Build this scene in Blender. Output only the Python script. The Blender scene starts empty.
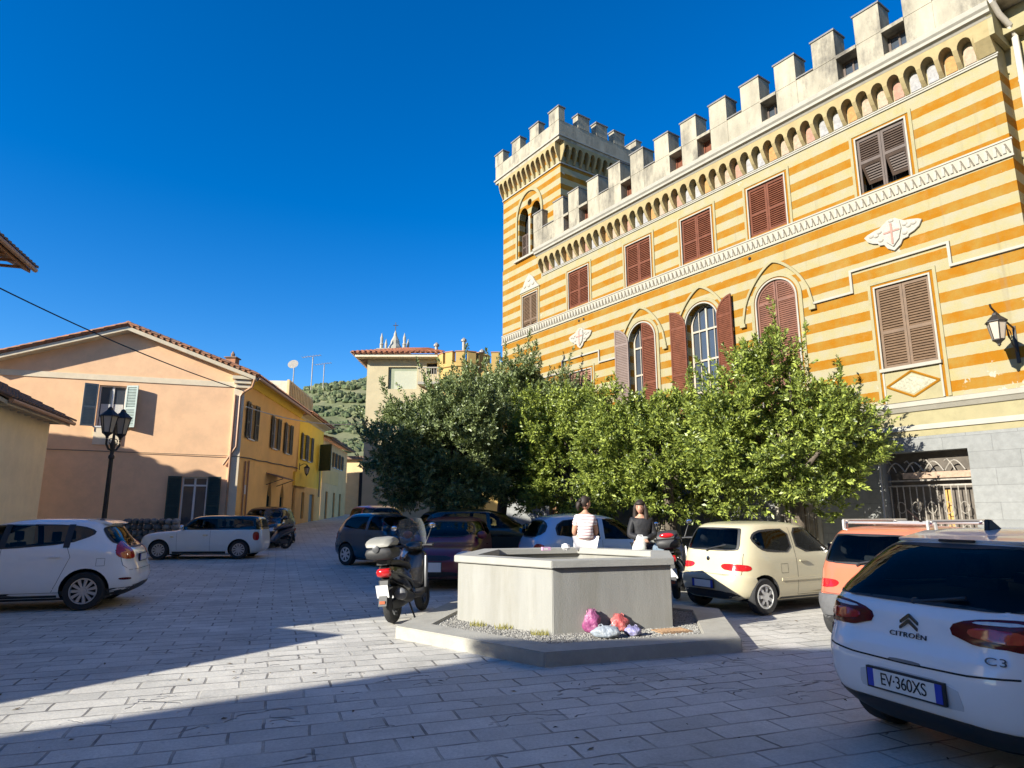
import bpy, bmesh, math, random
import numpy as np
from mathutils import Vector, Matrix
from mathutils.bvhtree import BVHTree
R = math.radians
random.seed(7)
SUN_STR = 5.0; SKY_STR = .098; SKY_SAT = 1.36; SKY_AIR = 1.0; EXPO = 1.1
scene = bpy.context.scene
COL = scene.collection
# ---------------------------------------------------------------- camera model
F = 650.0; CAMH = 1.58; PITCH = math.atan(129/650.0)
CP, SP = math.cos(PITCH), math.sin(PITCH)
def at(u, v, Y):
    a = (u-512)/F; b = (384-v)/F
    r = Vector((a, CP-b*SP, SP+b*CP))
    return r*(Y/r.y) + Vector((0, 0, CAMH))
def gz(y):
    # the piazza rises gently towards the street at the back
    ks = [(-50, 0), (9, 0), (12, .02), (28, .3), (40, .95), (46, 1.1), (70, 1.7), (400, 4)]
    for (a, za), (b, zb) in zip(ks, ks[1:]):
        if y <= b:
            return za+(zb-za)*(y-a)/(b-a)
    return ks[-1][1]
# ---------------------------------------------------------------- materials
def _nodes(name):
    m = bpy.data.materials.new(name); m.use_nodes = True
    nt = m.node_tree
    return m, nt, nt.nodes['Principled BSDF']
def N(nt, t, **kw):
    n = nt.nodes.new(t)
    for k, v in kw.items():
        if k in n.inputs.keys(): n.inputs[k].default_value = v
        else: setattr(n, k, v)
    return n
def rgba(c): return (c[0], c[1], c[2], 1)
def mat(name, col, rough=.7, var=.15, scale=6, bump=0, bscale=40, metal=0, spec=.5, coat=0, stain=None, stscale=1.2, stamt=.5, zscale=1.0):
    m, nt, bs = _nodes(name)
    L = nt.links.new
    bs.inputs['Roughness'].default_value = rough
    bs.inputs['Metallic'].default_value = metal
    bs.inputs['Specular IOR Level'].default_value = spec
    if coat: bs.inputs['Coat Weight'].default_value = coat; bs.inputs['Coat Roughness'].default_value = .03
    tc = N(nt, 'ShaderNodeTexCoord')
    mp = N(nt, 'ShaderNodeMapping'); mp.inputs['Scale'].default_value = (1, 1, zscale)
    L(tc.outputs['Object'], mp.inputs['Vector'])
    no = N(nt, 'ShaderNodeTexNoise', Scale=scale, Detail=6.0, Roughness=.65)
    L(mp.outputs[0], no.inputs['Vector'])
    cr = N(nt, 'ShaderNodeValToRGB')
    cr.color_ramp.elements[0].position = .3; cr.color_ramp.elements[1].position = .7
    cr.color_ramp.elements[0].color = rgba([c*(1-var) for c in col])
    cr.color_ramp.elements[1].color = rgba([min(1, c*(1+var)) for c in col])
    L(no.outputs['Fac'], cr.inputs['Fac'])
    out = cr.outputs['Color']
    if stain:
        n2 = N(nt, 'ShaderNodeTexNoise', Scale=stscale, Detail=8.0, Roughness=.7)
        L(mp.outputs[0], n2.inputs['Vector'])
        r2 = N(nt, 'ShaderNodeValToRGB')
        r2.color_ramp.elements[0].position = .48; r2.color_ramp.elements[1].position = .68
        r2.color_ramp.elements[0].color = (0, 0, 0, 1); r2.color_ramp.elements[1].color = (stamt, stamt, stamt, 1)
        L(n2.outputs['Fac'], r2.inputs['Fac'])
        mx = N(nt, 'ShaderNodeMix', data_type='RGBA'); mx.inputs[7].default_value = rgba(stain)
        L(r2.outputs['Color'], mx.inputs[0]); L(out, mx.inputs[6]); out = mx.outputs[2]
    L(out, bs.inputs['Base Color'])
    if bump:
        nb = N(nt, 'ShaderNodeTexNoise', Scale=bscale, Detail=4.0)
        L(tc.outputs['Object'], nb.inputs['Vector'])
        bp = N(nt, 'ShaderNodeBump', Strength=bump, Distance=.02)
        L(nb.outputs['Fac'], bp.inputs['Height']); L(bp.outputs[0], bs.inputs['Normal'])
    return m
def mix_color(nt, fac, a, b):
    mx = N(nt, 'ShaderNodeMix', data_type='RGBA')
    for sock, v in ((mx.inputs[0], fac), (mx.inputs[6], a), (mx.inputs[7], b)):
        if isinstance(v, (int, float)): sock.default_value = v
        elif isinstance(v, (tuple, list)): sock.default_value = rgba(v)
        else: nt.links.new(v, sock)
    return mx.outputs[2]
def mth(nt, op, a, b=0.0):
    n = N(nt, 'ShaderNodeMath', operation=op)
    for i, v in enumerate((a, b)):
        if isinstance(v, (int, float)): n.inputs[i].default_value = v
        else: nt.links.new(v, n.inputs[i])
    return n.outputs[0]
# ---------------------------------------------------------------- mesh builder
class MB:
    def __init__(s, M=None):
        s.v = []; s.f = []; s.m = []; s.M = M or Matrix(); s.mats = []; s.cm = 0
    def use(s, material):
        if material not in s.mats: s.mats.append(material)
        s.cm = s.mats.index(material); return s
    def add(s, vs, fs):
        b = len(s.v); M = s.M
        s.v += [tuple(M @ Vector(p)) for p in vs]
        s.f += [tuple(i+b for i in f) for f in fs]; s.m += [s.cm]*len(fs)
        return s
    def box(s, x0, x1, y0, y1, z0, z1):
        return s.add([(x0,y0,z0),(x1,y0,z0),(x1,y1,z0),(x0,y1,z0),(x0,y0,z1),(x1,y0,z1),(x1,y1,z1),(x0,y1,z1)],
              [(0,3,2,1),(4,5,6,7),(0,1,5,4),(1,2,6,5),(2,3,7,6),(3,0,4,7)])
    def obox(s, c, size, rot=None):
        m = Matrix.Translation(Vector(c)) @ (rot.to_4x4() if rot else Matrix())
        o = s.M; s.M = o @ m
        s.box(-size[0]/2, size[0]/2, -size[1]/2, size[1]/2, -size[2]/2, size[2]/2); s.M = o
        return s
    def prism(s, poly, a0, a1, axis='y'):
        n = len(poly)
        def P(p, a):
            if axis == 'y': return (p[0], a, p[1])
            if axis == 'z': return (p[0], p[1], a)
            return (a, p[0], p[1])
        vs = [P(p, a0) for p in poly]+[P(p, a1) for p in poly]
        fs = [tuple(range(n)), tuple(range(2*n-1, n-1, -1))]
        fs += [(i, i+n, (i+1) % n+n, (i+1) % n) for i in range(n)]
        return s.add(vs, fs)
    def tube(s, pts, r, n=8, cap=True):
        pts = [Vector(p) for p in pts]; k = len(pts)
        rr = r if isinstance(r, (list, tuple)) else [r]*k
        vs = []; up = Vector((0, 0, 1))
        for i, p in enumerate(pts):
            t = (pts[min(i+1, k-1)]-pts[max(i-1, 0)])
            t = t.normalized() if t.length > 1e-9 else Vector((0, 0, 1))
            ref = up if abs(t.dot(up)) < .95 else Vector((1, 0, 0))
            a = t.cross(ref).normalized(); b = t.cross(a)
            for j in range(n):
                an = 2*math.pi*j/n
                vs.append(p+(a*math.cos(an)+b*math.sin(an))*rr[i])
        fs = []
        for i in range(k-1):
            for j in range(n):
                fs.append((i*n+j, i*n+(j+1) % n, (i+1)*n+(j+1) % n, (i+1)*n+j))
        if cap: fs += [tuple(range(n-1, -1, -1)), tuple(range((k-1)*n, k*n))]
        return s.add(vs, fs)
    def lathe(s, prof, n=24, M=None, cap=True):
        vs = []; k = len(prof)
        for r, z in prof:
            for j in range(n):
                an = 2*math.pi*j/n; vs.append((r*math.cos(an), r*math.sin(an), z))
        fs = []
        for i in range(k-1):
            for j in range(n):
                fs.append((i*n+j, i*n+(j+1) % n, (i+1)*n+(j+1) % n, (i+1)*n+j))
        if cap: fs += [tuple(range(n-1, -1, -1)), tuple(range((k-1)*n, k*n))]
        o = s.M
        if M: s.M = o @ M
        s.add(vs, fs); s.M = o
        return s
    def ball(s, c, rad, n=12, k=8, squash=None, seed=None, amt=0):
        rnd = random.Random(seed)
        vs = []; rx, ry, rz = rad if isinstance(rad, (tuple, list)) else (rad,)*3
        for i in range(1, k):
            th = math.pi*i/k
            for j in range(n):
                ph = 2*math.pi*j/n; d = 1+(rnd.uniform(-amt, amt) if amt else 0)
                vs.append((c[0]+rx*d*math.sin(th)*math.cos(ph), c[1]+ry*d*math.sin(th)*math.sin(ph), c[2]+rz*d*math.cos(th)))
        t = len(vs); vs += [(c[0], c[1], c[2]+rz), (c[0], c[1], c[2]-rz)]
        fs = []
        for i in range(k-2):
            for j in range(n):
                fs.append((i*n+j, (i+1)*n+j, (i+1)*n+(j+1) % n, i*n+(j+1) % n))
        for j in range(n):
            fs.append((t, j, (j+1) % n)); fs.append((t+1, (k-2)*n+(j+1) % n, (k-2)*n+j))
        return s.add(vs, fs)
    def panel(s, outline, holes=(), y=0.0, depth=.25, back=False):
        """wall sheet in the xz plane facing +y, with real openings and reveals"""
        bm = bmesh.new(); edges = []
        for loop in [outline]+list(holes):
            vs = [bm.verts.new((p[0], y, p[1])) for p in loop]
            for i in range(len(vs)): edges.append(bm.edges.new((vs[i], vs[(i+1) % len(vs)])))
        bmesh.ops.triangle_fill(bm, use_beauty=True, use_dissolve=False, edges=edges)
        bm.verts.index_update()
        vs = [v.co[:] for v in bm.verts]; fs = []
        for f in bm.faces:
            ids = [v.index for v in f.verts]
            if f.normal.y < 0: ids.reverse()
            fs.append(tuple(ids))
        bm.free(); s.add(vs, fs)
        for h in holes:
            n = len(h)
            s.add([(p[0], y, p[1]) for p in h]+[(p[0], y-depth, p[1]) for p in h],
                  [(i, (i+1) % n, (i+1) % n+n, i+n) for i in range(n)])
        return s
    def build(s, name, material=None, parent=None, smooth=None, fixn=True, bevel=0):
        me = bpy.data.meshes.new(name); me.from_pydata(s.v, [], s.f)
        mats = s.mats if s.mats else [material]
        for m_ in mats: me.materials.append(m_)
        me.polygons.foreach_set('material_index', s.m)
        if fixn or bevel:
            bm = bmesh.new(); bm.from_mesh(me)
            if fixn: bmesh.ops.recalc_face_normals(bm, faces=bm.faces)
            if bevel:
                es = [e for e in bm.edges if len(e.link_faces) == 2 and e.calc_face_angle(0) > .6]
                bmesh.ops.bevel(bm, geom=es, offset=bevel, segments=2, affect='EDGES', clamp_overlap=True)
            bm.to_mesh(me); bm.free()
        if smooth is not None:
            me.polygons.foreach_set('use_smooth', [True]*len(me.polygons))
            me.set_sharp_from_angle(angle=R(smooth))
        me.update()
        return link(name, me, parent)
def link(name, me, parent=None):
    o = bpy.data.objects.new(name, me); COL.objects.link(o)
    if parent is not None: o.parent = parent
    return o
def tag(o, label, cat, group=None):
    o['label'] = label; o['category'] = cat
    if group: o['group'] = group
    return o
def thing(name, label, cat, loc=(0, 0, 0), rz=0, group=None):
    o = bpy.data.objects.new(name, None); COL.objects.link(o); o.empty_display_size = .2
    o.location = loc; o.rotation_euler = (0, 0, rz)
    return tag(o, label, cat, group)
def struct(o, kind='structure'):
    o['kind'] = kind; return o
def frame(origin, xdir):
    x = Vector((xdir[0], xdir[1], 0)).normalized(); y = Vector((-x.y, x.x, 0))
    M = Matrix.Identity(4)
    for i in range(3):
        M[i][0] = x[i]; M[i][1] = y[i]; M[i][2] = (0, 0, 1)[i]; M[i][3] = origin[i]
    return M
def arc(cx, cz, r, a0, a1, n):
    return [(cx+r*math.cos(R(a0+(a1-a0)*i/n)), cz+r*math.sin(R(a0+(a1-a0)*i/n))) for i in range(n+1)]
def rect(x0, x1, z0, z1): return [(x0, z0), (x1, z0), (x1, z1), (x0, z1)]
def archpoly(c, hw, z0, spring, rise=None, n=14):
    rise = rise or hw
    return [(c-hw, z0), (c+hw, z0)]+[(c+hw*math.cos(math.pi*i/n), spring+rise*math.sin(math.pi*i/n)) for i in range(n+1)]
def text_mesh(body, size, depth=.004, spacing=1.0):
    cu = bpy.data.curves.new('lettering', 'FONT'); cu.body = body; cu.size = size; cu.extrude = depth
    cu.align_x = 'CENTER'; cu.align_y = 'CENTER'; cu.space_character = spacing
    o = bpy.data.objects.new('lettering', cu); COL.objects.link(o)
    dg = bpy.context.evaluated_depsgraph_get()
    me = bpy.data.meshes.new_from_object(o.evaluated_get(dg))
    bpy.data.objects.remove(o)
    return me
# ---------------------------------------------------------------- roof covering: barrel tiles as real ridges
def tile_slope(mb, e0, e1, r0, r1, pitch=.24, rad=.085, thick=.07):
    """e0,e1 eave ends; r0,r1 ridge ends (same order)"""
    e0, e1, r0, r1 = map(Vector, (e0, e1, r0, r1))
    nrm = (e1-e0).cross(r0-e0).normalized()
    if nrm.z < 0: nrm = -nrm
    d = nrm*thick
    vs = [e0, e1, r1, r0, e0+d, e1+d, r1+d, r0+d]
    mb.add(vs, [(0, 1, 2, 3), (7, 6, 5, 4), (0, 4, 5, 1), (1, 5, 6, 2), (2, 6, 7, 3), (3, 7, 4, 0)])
    n = max(1, int((e1-e0).length/pitch))
    for i in range(n+1):
        t = i/n
        a = e0.lerp(e1, t)+d; b = r0.lerp(r1, t)+d
        k = max(1, int((b-a).length/.42)); sl = (b-a)
        if sl.length < .3: continue
        sd = sl.normalized(); side = sd.cross(nrm)
        a = a-sd*.06
        vs = []; fs = []
        for j in range(k+1):
            for end in (0, 1):
                # every course overlaps the one below: slightly larger at its foot
                if j == k: break
                p = a.lerp(b, (j+end)/k)+nrm*(.022 if end == 0 else 0)
                w = rad*(1.08 if end == 0 else .9)
                for an in (0, 45, 90, 135, 180):
                    vs.append(p+side*(w*math.cos(R(an)))+nrm*(w*.75*math.sin(R(an))))
        nr = len(vs)//5
        for j in range(nr-1):
            for q in range(4):
                fs.append((j*5+q, j*5+q+1, (j+1)*5+q+1, (j+1)*5+q))
        fs.append((0, 1, 2, 3, 4))
        mb.add(vs, fs)
def shutter(mb, x0, x1, z0, z1, y0, th=.04, slat=.065, rail=True):
    st = .06
    mb.box(x0, x0+st, y0, y0+th, z0, z1); mb.box(x1-st, x1, y0, y0+th, z0, z1)
    zs = [z0, z1-.08]+([z0+(z1-z0)*.42] if rail else [])
    for z in zs: mb.box(x0+st, x1-st, y0, y0+th, z, z+.08)
    n = int((z1-z0-.1)/slat)
    rot = Matrix.Rotation(R(35), 3, 'X')
    for i in range(n):
        z = z0+.09+slat*(i+.5)
        if z > z1-.09: break
        mb.obox(((x0+x1)/2, y0+th*.45, z), (x1-x0-2*st, .01, slat*1.05), rot)
    mb.box(x0+st, x1-st, y0+.001, y0+.006, z0+.02, z1-.02)
# ================================================================ SETTING: light, sky, ground, hill
SUN_AZ = Vector((.80, .60, 0)); SUN_EL = R(23)
world = bpy.data.worlds.new("World"); scene.world = world; world.use_nodes = True
wn = world.node_tree; bg = wn.nodes['Background']
sky = N(wn, 'ShaderNodeTexSky'); sky.sky_type = 'NISHITA'; sky.sun_disc = False
sky.sun_elevation = SUN_EL
sky.sun_rotation = math.atan2(-SUN_AZ.x, -SUN_AZ.y)
sky.air_density = SKY_AIR; sky.dust_density = .1; sky.ozone_density = 4.0; sky.altitude = 300
hsv = N(wn, 'ShaderNodeHueSaturation'); hsv.inputs['Saturation'].default_value = SKY_SAT; hsv.inputs['Hue'].default_value = .509
wn.links.new(sky.outputs[0], hsv.inputs['Color']); wn.links.new(hsv.outputs[0], bg.inputs['Color'])
bg.inputs['Strength'].default_value = SKY_STR
sun = bpy.data.lights.new('sun', 'SUN'); sun.energy = SUN_STR; sun.angle = R(.53); sun.color = (1, .955, .84)
so = bpy.data.objects.new('sun', sun); COL.objects.link(so)
sd = Vector((SUN_AZ.x*math.cos(SUN_EL), SUN_AZ.y*math.cos(SUN_EL), -math.sin(SUN_EL)))
so.rotation_euler = sd.to_track_quat('-Z', 'Y').to_euler(); so.location = (-30, -25, 30)
cam = bpy.data.cameras.new('camera'); co = bpy.data.objects.new('camera', cam); COL.objects.link(co)
cam.sensor_width = 36; cam.lens = 36*F/1024; cam.clip_end = 4000; cam.clip_start = .05
co.location = (0, 0, CAMH); co.rotation_euler = (math.pi/2+PITCH, 0, 0)
scene.camera = co
vs_ = scene.view_settings
vs_.view_transform = 'Standard'; vs_.look = 'None'; vs_.gamma = 1; vs_.exposure = EXPO; vs_.use_curve_mapping = False

# ---- paving
def paving_material():
    m, nt, bs = _nodes('stone_paving'); L = nt.links.new
    tc = N(nt, 'ShaderNodeTexCoord')
    mp = N(nt, 'ShaderNodeMapping'); mp.inputs['Rotation'].default_value = (0, 0, R(-19.4))
    L(tc.outputs['Object'], mp.inputs['Vector'])
    nd = N(nt, 'ShaderNodeTexNoise', Scale=2.2, Detail=3.0); L(mp.outputs[0], nd.inputs['Vector'])
    sub = N(nt, 'ShaderNodeVectorMath', operation='SUBTRACT'); L(nd.outputs['Color'], sub.inputs[0]); sub.inputs[1].default_value = (.5, .5, .5)
    sc = N(nt, 'ShaderNodeVectorMath', operation='SCALE'); L(sub.outputs[0], sc.inputs[0]); sc.inputs['Scale'].default_value = .05
    ad = N(nt, 'ShaderNodeVectorMath', operation='ADD'); L(mp.outputs[0], ad.inputs[0]); L(sc.outputs[0], ad.inputs[1])
    br = N(nt, 'ShaderNodeTexBrick'); br.offset = .43
    for k, v in (('Scale', 1.0), ('Mortar Size', .012), ('Mortar Smooth', .3), ('Brick Width', .56), ('Row Height', .265), ('Bias', 0.0)):
        br.inputs[k].default_value = v
    br.inputs['Color1'].default_value = (.52, .50, .45, 1); br.inputs['Color2'].default_value = (.65, .62, .555, 1)
    br.inputs['Mortar'].default_value = (.16, .15, .14, 1)
    L(ad.outputs[0], br.inputs['Vector'])
    # worn joints: the mortar line comes and goes
    nm = N(nt, 'ShaderNodeTexNoise', Scale=1.7, Detail=4.0); L(mp.outputs[0], nm.inputs['Vector'])
    rm = N(nt, 'ShaderNodeMapRange'); rm.inputs[1].default_value = .38; rm.inputs[2].default_value = .62; rm.inputs[3].default_value = .15; rm.inputs[4].default_value = 1.0
    L(nm.outputs['Fac'], rm.inputs[0])
    jf = mth(nt, 'MULTIPLY', br.outputs['Fac'], rm.outputs[0])
    br2 = N(nt, 'ShaderNodeTexNoise', Scale=.9, Detail=9.0, Roughness=.7); L(mp.outputs[0], br2.inputs['Vector'])
    v1 = N(nt, 'ShaderNodeMapRange'); v1.inputs[1].default_value = .3; v1.inputs[2].default_value = .7; v1.inputs[3].default_value = .68; v1.inputs[4].default_value = 1.16
    L(br2.outputs['Fac'], v1.inputs[0])
    fine = N(nt, 'ShaderNodeTexNoise', Scale=38.0, Detail=5.0, Roughness=.8); L(mp.outputs[0], fine.inputs['Vector'])
    v2 = N(nt, 'ShaderNodeMapRange'); v2.inputs[1].default_value = .25; v2.inputs[2].default_value = .75; v2.inputs[3].default_value = .72; v2.inputs[4].default_value = 1.2
    L(fine.outputs['Fac'], v2.inputs[0])
    base = mix_color(nt, br.outputs['Fac'], br.outputs['Color'], (.55, .52, .46))
    vm = mth(nt, 'MULTIPLY', v1.outputs[0], v2.outputs[0])
    vs = N(nt, 'ShaderNodeVectorMath', operation='SCALE'); L(base, vs.inputs[0]); L(vm, vs.inputs['Scale'])
    col = mix_color(nt, mth(nt, 'MULTIPLY', jf, .85), vs.outputs[0], (.10, .095, .09))
    # broken slab tops: lens shaped spalls with dark lips
    def lens(dy, scale, seed):
        m2 = N(nt, 'ShaderNodeMapping'); m2.inputs['Rotation'].default_value = (0, 0, R(-19.4)); L(tc.outputs['Object'], m2.inputs['Vector'])
        m3 = N(nt, 'ShaderNodeMapping'); m3.inputs['Location'].default_value = (seed, dy*1.9, 0); m3.inputs['Scale'].default_value = (1.0, 1.9, 1); L(m2.outputs[0], m3.inputs['Vector'])
        n_ = N(nt, 'ShaderNodeTexNoise', Scale=scale, Detail=2.5, Roughness=.5); L(m3.outputs[0], n_.inputs['Vector'])
        r_ = N(nt, 'ShaderNodeMapRange'); r_.inputs[1].default_value = .632; r_.inputs[2].default_value = .642; L(n_.outputs['Fac'], r_.inputs[0])
        return r_.outputs[0]
    lipf = None; ins = None
    for sc_, sd_, th_ in ((1.15, 3.0, .028), (1.9, 11.0, .018)):
        i_ = lens(0, sc_, sd_); j_ = lens(th_, sc_, sd_)
        l_ = mth(nt, 'MULTIPLY', i_, mth(nt, 'SUBTRACT', 1.0, j_))
        lipf = l_ if lipf is None else mth(nt, 'MAXIMUM', lipf, l_); ins = i_ if ins is None else mth(nt, 'MAXIMUM', ins, i_)
    # rough broken edge
    rg = N(nt, 'ShaderNodeTexNoise', Scale=17.0, Detail=4.0); L(mp.outputs[0], rg.inputs['Vector'])
    rgm = N(nt, 'ShaderNodeMapRange'); rgm.inputs[1].default_value = .36; rgm.inputs[2].default_value = .5; L(rg.outputs['Fac'], rgm.inputs[0])
    rgm.inputs[3].default_value = .45
    lipf = mth(nt, 'MULTIPLY', lipf, rgm.outputs[0])
    brk = N(nt, 'ShaderNodeTexNoise', Scale=.8, Detail=2.0); L(mp.outputs[0], brk.inputs['Vector'])
    bm_ = N(nt, 'ShaderNodeMapRange'); bm_.inputs[1].default_value = .44; bm_.inputs[2].default_value = .54; L(brk.outputs['Fac'], bm_.inputs[0])
    lipf = mth(nt, 'MULTIPLY', lipf, bm_.outputs[0]); ins = mth(nt, 'MULTIPLY', ins, bm_.outputs[0])
    col = mix_color(nt, mth(nt, 'MULTIPLY', ins, .30), col, (.62, .585, .52))
    col = mix_color(nt, mth(nt, 'MULTIPLY', lipf, .85), col, (.07, .066, .06))
    # oil and dirt blots
    ob = N(nt, 'ShaderNodeTexNoise', Scale=1.4, Detail=5.0, Roughness=.6); L(mp.outputs[0], ob.inputs['Vector'])
    of = N(nt, 'ShaderNodeMapRange'); of.inputs[1].default_value = .66; of.inputs[2].default_value = .74; of.inputs[3].default_value = 0.0; of.inputs[4].default_value = .6
    L(ob.outputs['Fac'], of.inputs[0])
    col = mix_color(nt, of.outputs[0], col, (.13, .12, .115))
    L(col, bs.inputs['Base Color'])
    rr = N(nt, 'ShaderNodeMapRange'); rr.inputs[3].default_value = .55; rr.inputs[4].default_value = .85
    L(br2.outputs['Fac'], rr.inputs[0]); L(rr.outputs[0], bs.inputs['Roughness'])
    h = mth(nt, 'SUBTRACT', mth(nt, 'MULTIPLY', fine.outputs['Fac'], .22), mth(nt, 'ADD', mth(nt, 'MULTIPLY', jf, .9), mth(nt, 'MULTIPLY', lipf, .9)))
    h = mth(nt, 'ADD', h, mth(nt, 'MULTIPLY', br2.outputs['Fac'], .9))
    bp = N(nt, 'ShaderNodeBump', Strength=.8, Distance=.02); L(h, bp.inputs['Height']); L(bp.outputs[0], bs.inputs['Normal'])
    return m
M_PAVE = paving_material()
mb = MB().use(M_PAVE)
ys = [-200, -40, 0, 9, 10, 11, 12, 20, 28, 34, 40, 43, 46, 58, 70, 200, 400, 900]
xs = [-700, -60, -20, 0, 20, 60, 700]
vs = [(x, y, gz(y)) for y in ys for x in xs]
w_ = len(xs)
mb.add(vs, [(j*w_+i, j*w_+i+1, (j+1)*w_+i+1, (j+1)*w_+i) for j in range(len(ys)-1) for i in range(w_-1)])
struct(mb.build('ground', fixn=False))

# ---- wooded hill beyond the street
def hill_h(x, y):
    d = math.hypot((x+60)/215, (y-430)/150)
    base = 106*math.exp(-d*d)
    return base + 3*math.sin(x*.05+1)*math.cos(y*.04)+2*math.sin(x*.13+y*.09)
M_HILL = mat('hill_scrub', (.115, .125, .055), .95, .35, .12, bump=.6, bscale=.6, stain=(.24, .21, .12), stscale=.05, stamt=.6)
mb = MB().use(M_HILL)
nx, ny = 60, 40
vs = []
for j in range(ny+1):
    for i in range(nx+1):
        x = -480+720*i/nx; y = 200+420*j/ny
        edge = min(1, j/6)
        vs.append((x, y, max(-1, (hill_h(x, y)-14)*edge)))
mb.add(vs, [(j*(nx+1)+i, j*(nx+1)+i+1, (j+1)*(nx+1)+i+1, (j+1)*(nx+1)+i) for j in range(ny) for i in range(nx)])
struct(mb.build('hill', smooth=60, fixn=False))
rng = np.random.default_rng(5)
M_BUSH = mat('hill_trees', (.065, .085, .034), .95, .55, .25, bump=.5, bscale=1.5)
M_BUSH2 = mat('hill_trees_dry', (.115, .125, .055), .95, .4, .25, bump=.5, bscale=1.5)
mb = MB(); cnt = 0
while cnt < 2300:
    x = rng.uniform(-200, -50); y = rng.uniform(225, 440)
    u = 512+F*x/(y*CP)
    if u < 215 or u > 400: continue
    edge = min(1, ((y-200)/420*ny)/6)
    z = (hill_h(x, y)-14)*edge
    if math.sin(z*.62+x*.03) > .55: continue           # terraces stay open
    r = rng.uniform(.8, 1.9)
    mb.use(M_BUSH if rng.random() < .65 else M_BUSH2)
    mb.ball((x, y, z+r*.3), (r*1.25, r*1.25, r*rng.uniform(.7, 1.2)), 7, 5, seed=cnt, amt=.28); cnt += 1
struct(mb.build('hillside_wood', fixn=False), 'stuff')

# ================================================================ BASIN in the middle of the square
M_CONC = mat('basin_concrete', (.285, .282, .262), .9, .12, 3, spec=.15, bump=.18, bscale=60, stain=(.21, .20, .165), stscale=2.6, stamt=.55, zscale=.16)
M_RIM = mat('basin_rim_concrete', (.32, .315, .29), .85, .08, 4, bump=.2, bscale=50, stain=(.32, .30, .26), stscale=3, stamt=.3)
M_KERB = mat('plinth_concrete', (.36, .345, .30), .85, .12, 4, bump=.3, bscale=50, stain=(.25, .23, .2), stscale=2.5, stamt=.4)
def hexa(c, r, a0=-101.5): return [(c[0]+r*math.cos(R(a0+60*i)), c[1]+r*math.sin(R(a0+60*i))) for i in range(6)]
PC = (.83, 9.62); BC = (.84, 10.06)
def ring(mb, pi, po, z0, z1, zi=None):
    n = len(pi); zi = z0 if zi is None else zi
    vs = [(p[0], p[1], z0) for p in po]+[(p[0], p[1], z1) for p in po]+[(p[0], p[1], z1) for p in pi]+[(p[0], p[1], zi) for p in pi]
    fs = []
    for i in range(n):
        j = (i+1) % n
        fs += [(i, j, j+n, i+n), (i+n, j+n, j+2*n, i+2*n), (i+2*n, j+2*n, j+3*n, i+3*n), (i+3*n, j+3*n, j, i)]
    mb.add(vs, fs)
pl = thing('basin_plinth', 'low concrete hexagonal kerb filled with gravel under the basin', 'plinth', (PC[0], PC[1], 0))
mb = MB().use(M_KERB)
ring(mb, hexa((0, 0), 1.98), hexa((0, 0), 2.46), -.05, .15, .02)
mb.build('kerb', parent=pl, bevel=.012)
M_GRAVEL = mat('gravel', (.25, .24, .22), .9, .45, 40, bump=.9, bscale=60)
mb = MB().use(M_GRAVEL)
mb.add([(p[0], p[1], .115) for p in hexa((0, 0), 1.99)], [(0, 1, 2, 3, 4, 5)])
mb.use(mat('pebble_pale', (.30, .29, .265), .85, .3, 30))
PB = mb.cm; mb.use(mat('pebble_dark', (.15, .145, .135), .85, .3, 30)); PD = mb.cm
cnt = 0
hx = 1.98*math.cos(R(30))
while cnt < 5200:
    x, y = random.uniform(-2, 2), random.uniform(-2, 2)
    ok = True; inn = True
    for i in range(6):
        an = R(-101.5+30+60*i); dd = x*math.cos(an)+y*math.sin(an); dbb = (x+PC[0]-BC[0])*math.cos(an)+(y+PC[1]-BC[1])*math.sin(an)
        if dd > hx-.02: ok = False
        if dbb > 1.65*math.cos(R(30)): inn = False
    if not ok or inn or y > .8: continue
    r = random.uniform(.006, .015); mb.cm = PB if random.random() < .7 else PD
    a = random.uniform(0, 6.28); ca, sa = math.cos(a)*r, math.sin(a)*r
    mb.add([(x+ca*1.3, y+sa*1.3, .118), (x-sa, y+ca, .118), (x-ca*1.3, y-sa*1.3, .118), (x+sa, y-ca, .118), (x+ca*.2, y, .118+r*.9)],
           [(0, 1, 4), (1, 2, 4), (2, 3, 4), (3, 0, 4)]); cnt += 1
struct(mb.build('gravel', parent=pl, fixn=False), 'stuff')
ba = thing('stone_basin', 'raised hexagonal concrete basin with an overhanging rim in the middle of the square', 'basin', (BC[0], BC[1], .1))
mb = MB().use(M_CONC); ring(mb, hexa((0, 0), 1.46), hexa((0, 0), 1.69), 0, .80); mb.build('basin_wall', parent=ba, bevel=.008)
mb = MB().use(M_RIM); ring(mb, hexa((0, 0), 1.40), hexa((0, 0), 1.75), .803, .895, .803); mb.build('rim', parent=ba, bevel=.008)
mb = MB().use(mat('basin_floor_dirt', (.25, .23, .19), .95, .3, 8, bump=.5)); mb.add([(p[0], p[1], .42) for p in hexa((0, 0), 1.47)], [(0, 1, 2, 3, 4, 5)]); mb.build('basin_floor', parent=ba, fixn=False)

# windblown bits of leaf and grit lying about on the paving
M_LITTER = mat('dry_leaf_litter', (.10, .075, .045), .9, .4, 30)
mb = MB().use(M_LITTER); rs = random.Random(31)
for i in range(230):
    x, y = rs.uniform(-7, 6), rs.uniform(3.2, 13)
    if math.hypot(x-PC[0], y-PC[1]) < 2.55: continue
    l, a = rs.uniform(.012, .045), rs.uniform(0, 6.28); w = l*rs.uniform(.2, .45); ca, sa = math.cos(a), math.sin(a); z = gz(y)+.004
    mb.add([(x-ca*l, y-sa*l, z), (x+sa*w, y-ca*w, z+rs.uniform(.002, .012)), (x+ca*l, y+sa*l, z+rs.uniform(0, .012)), (x-sa*w, y+ca*w, z+.003)], [(0, 1, 2, 3)])
struct(mb.build('leaf_litter', fixn=False), 'stuff')
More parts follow.
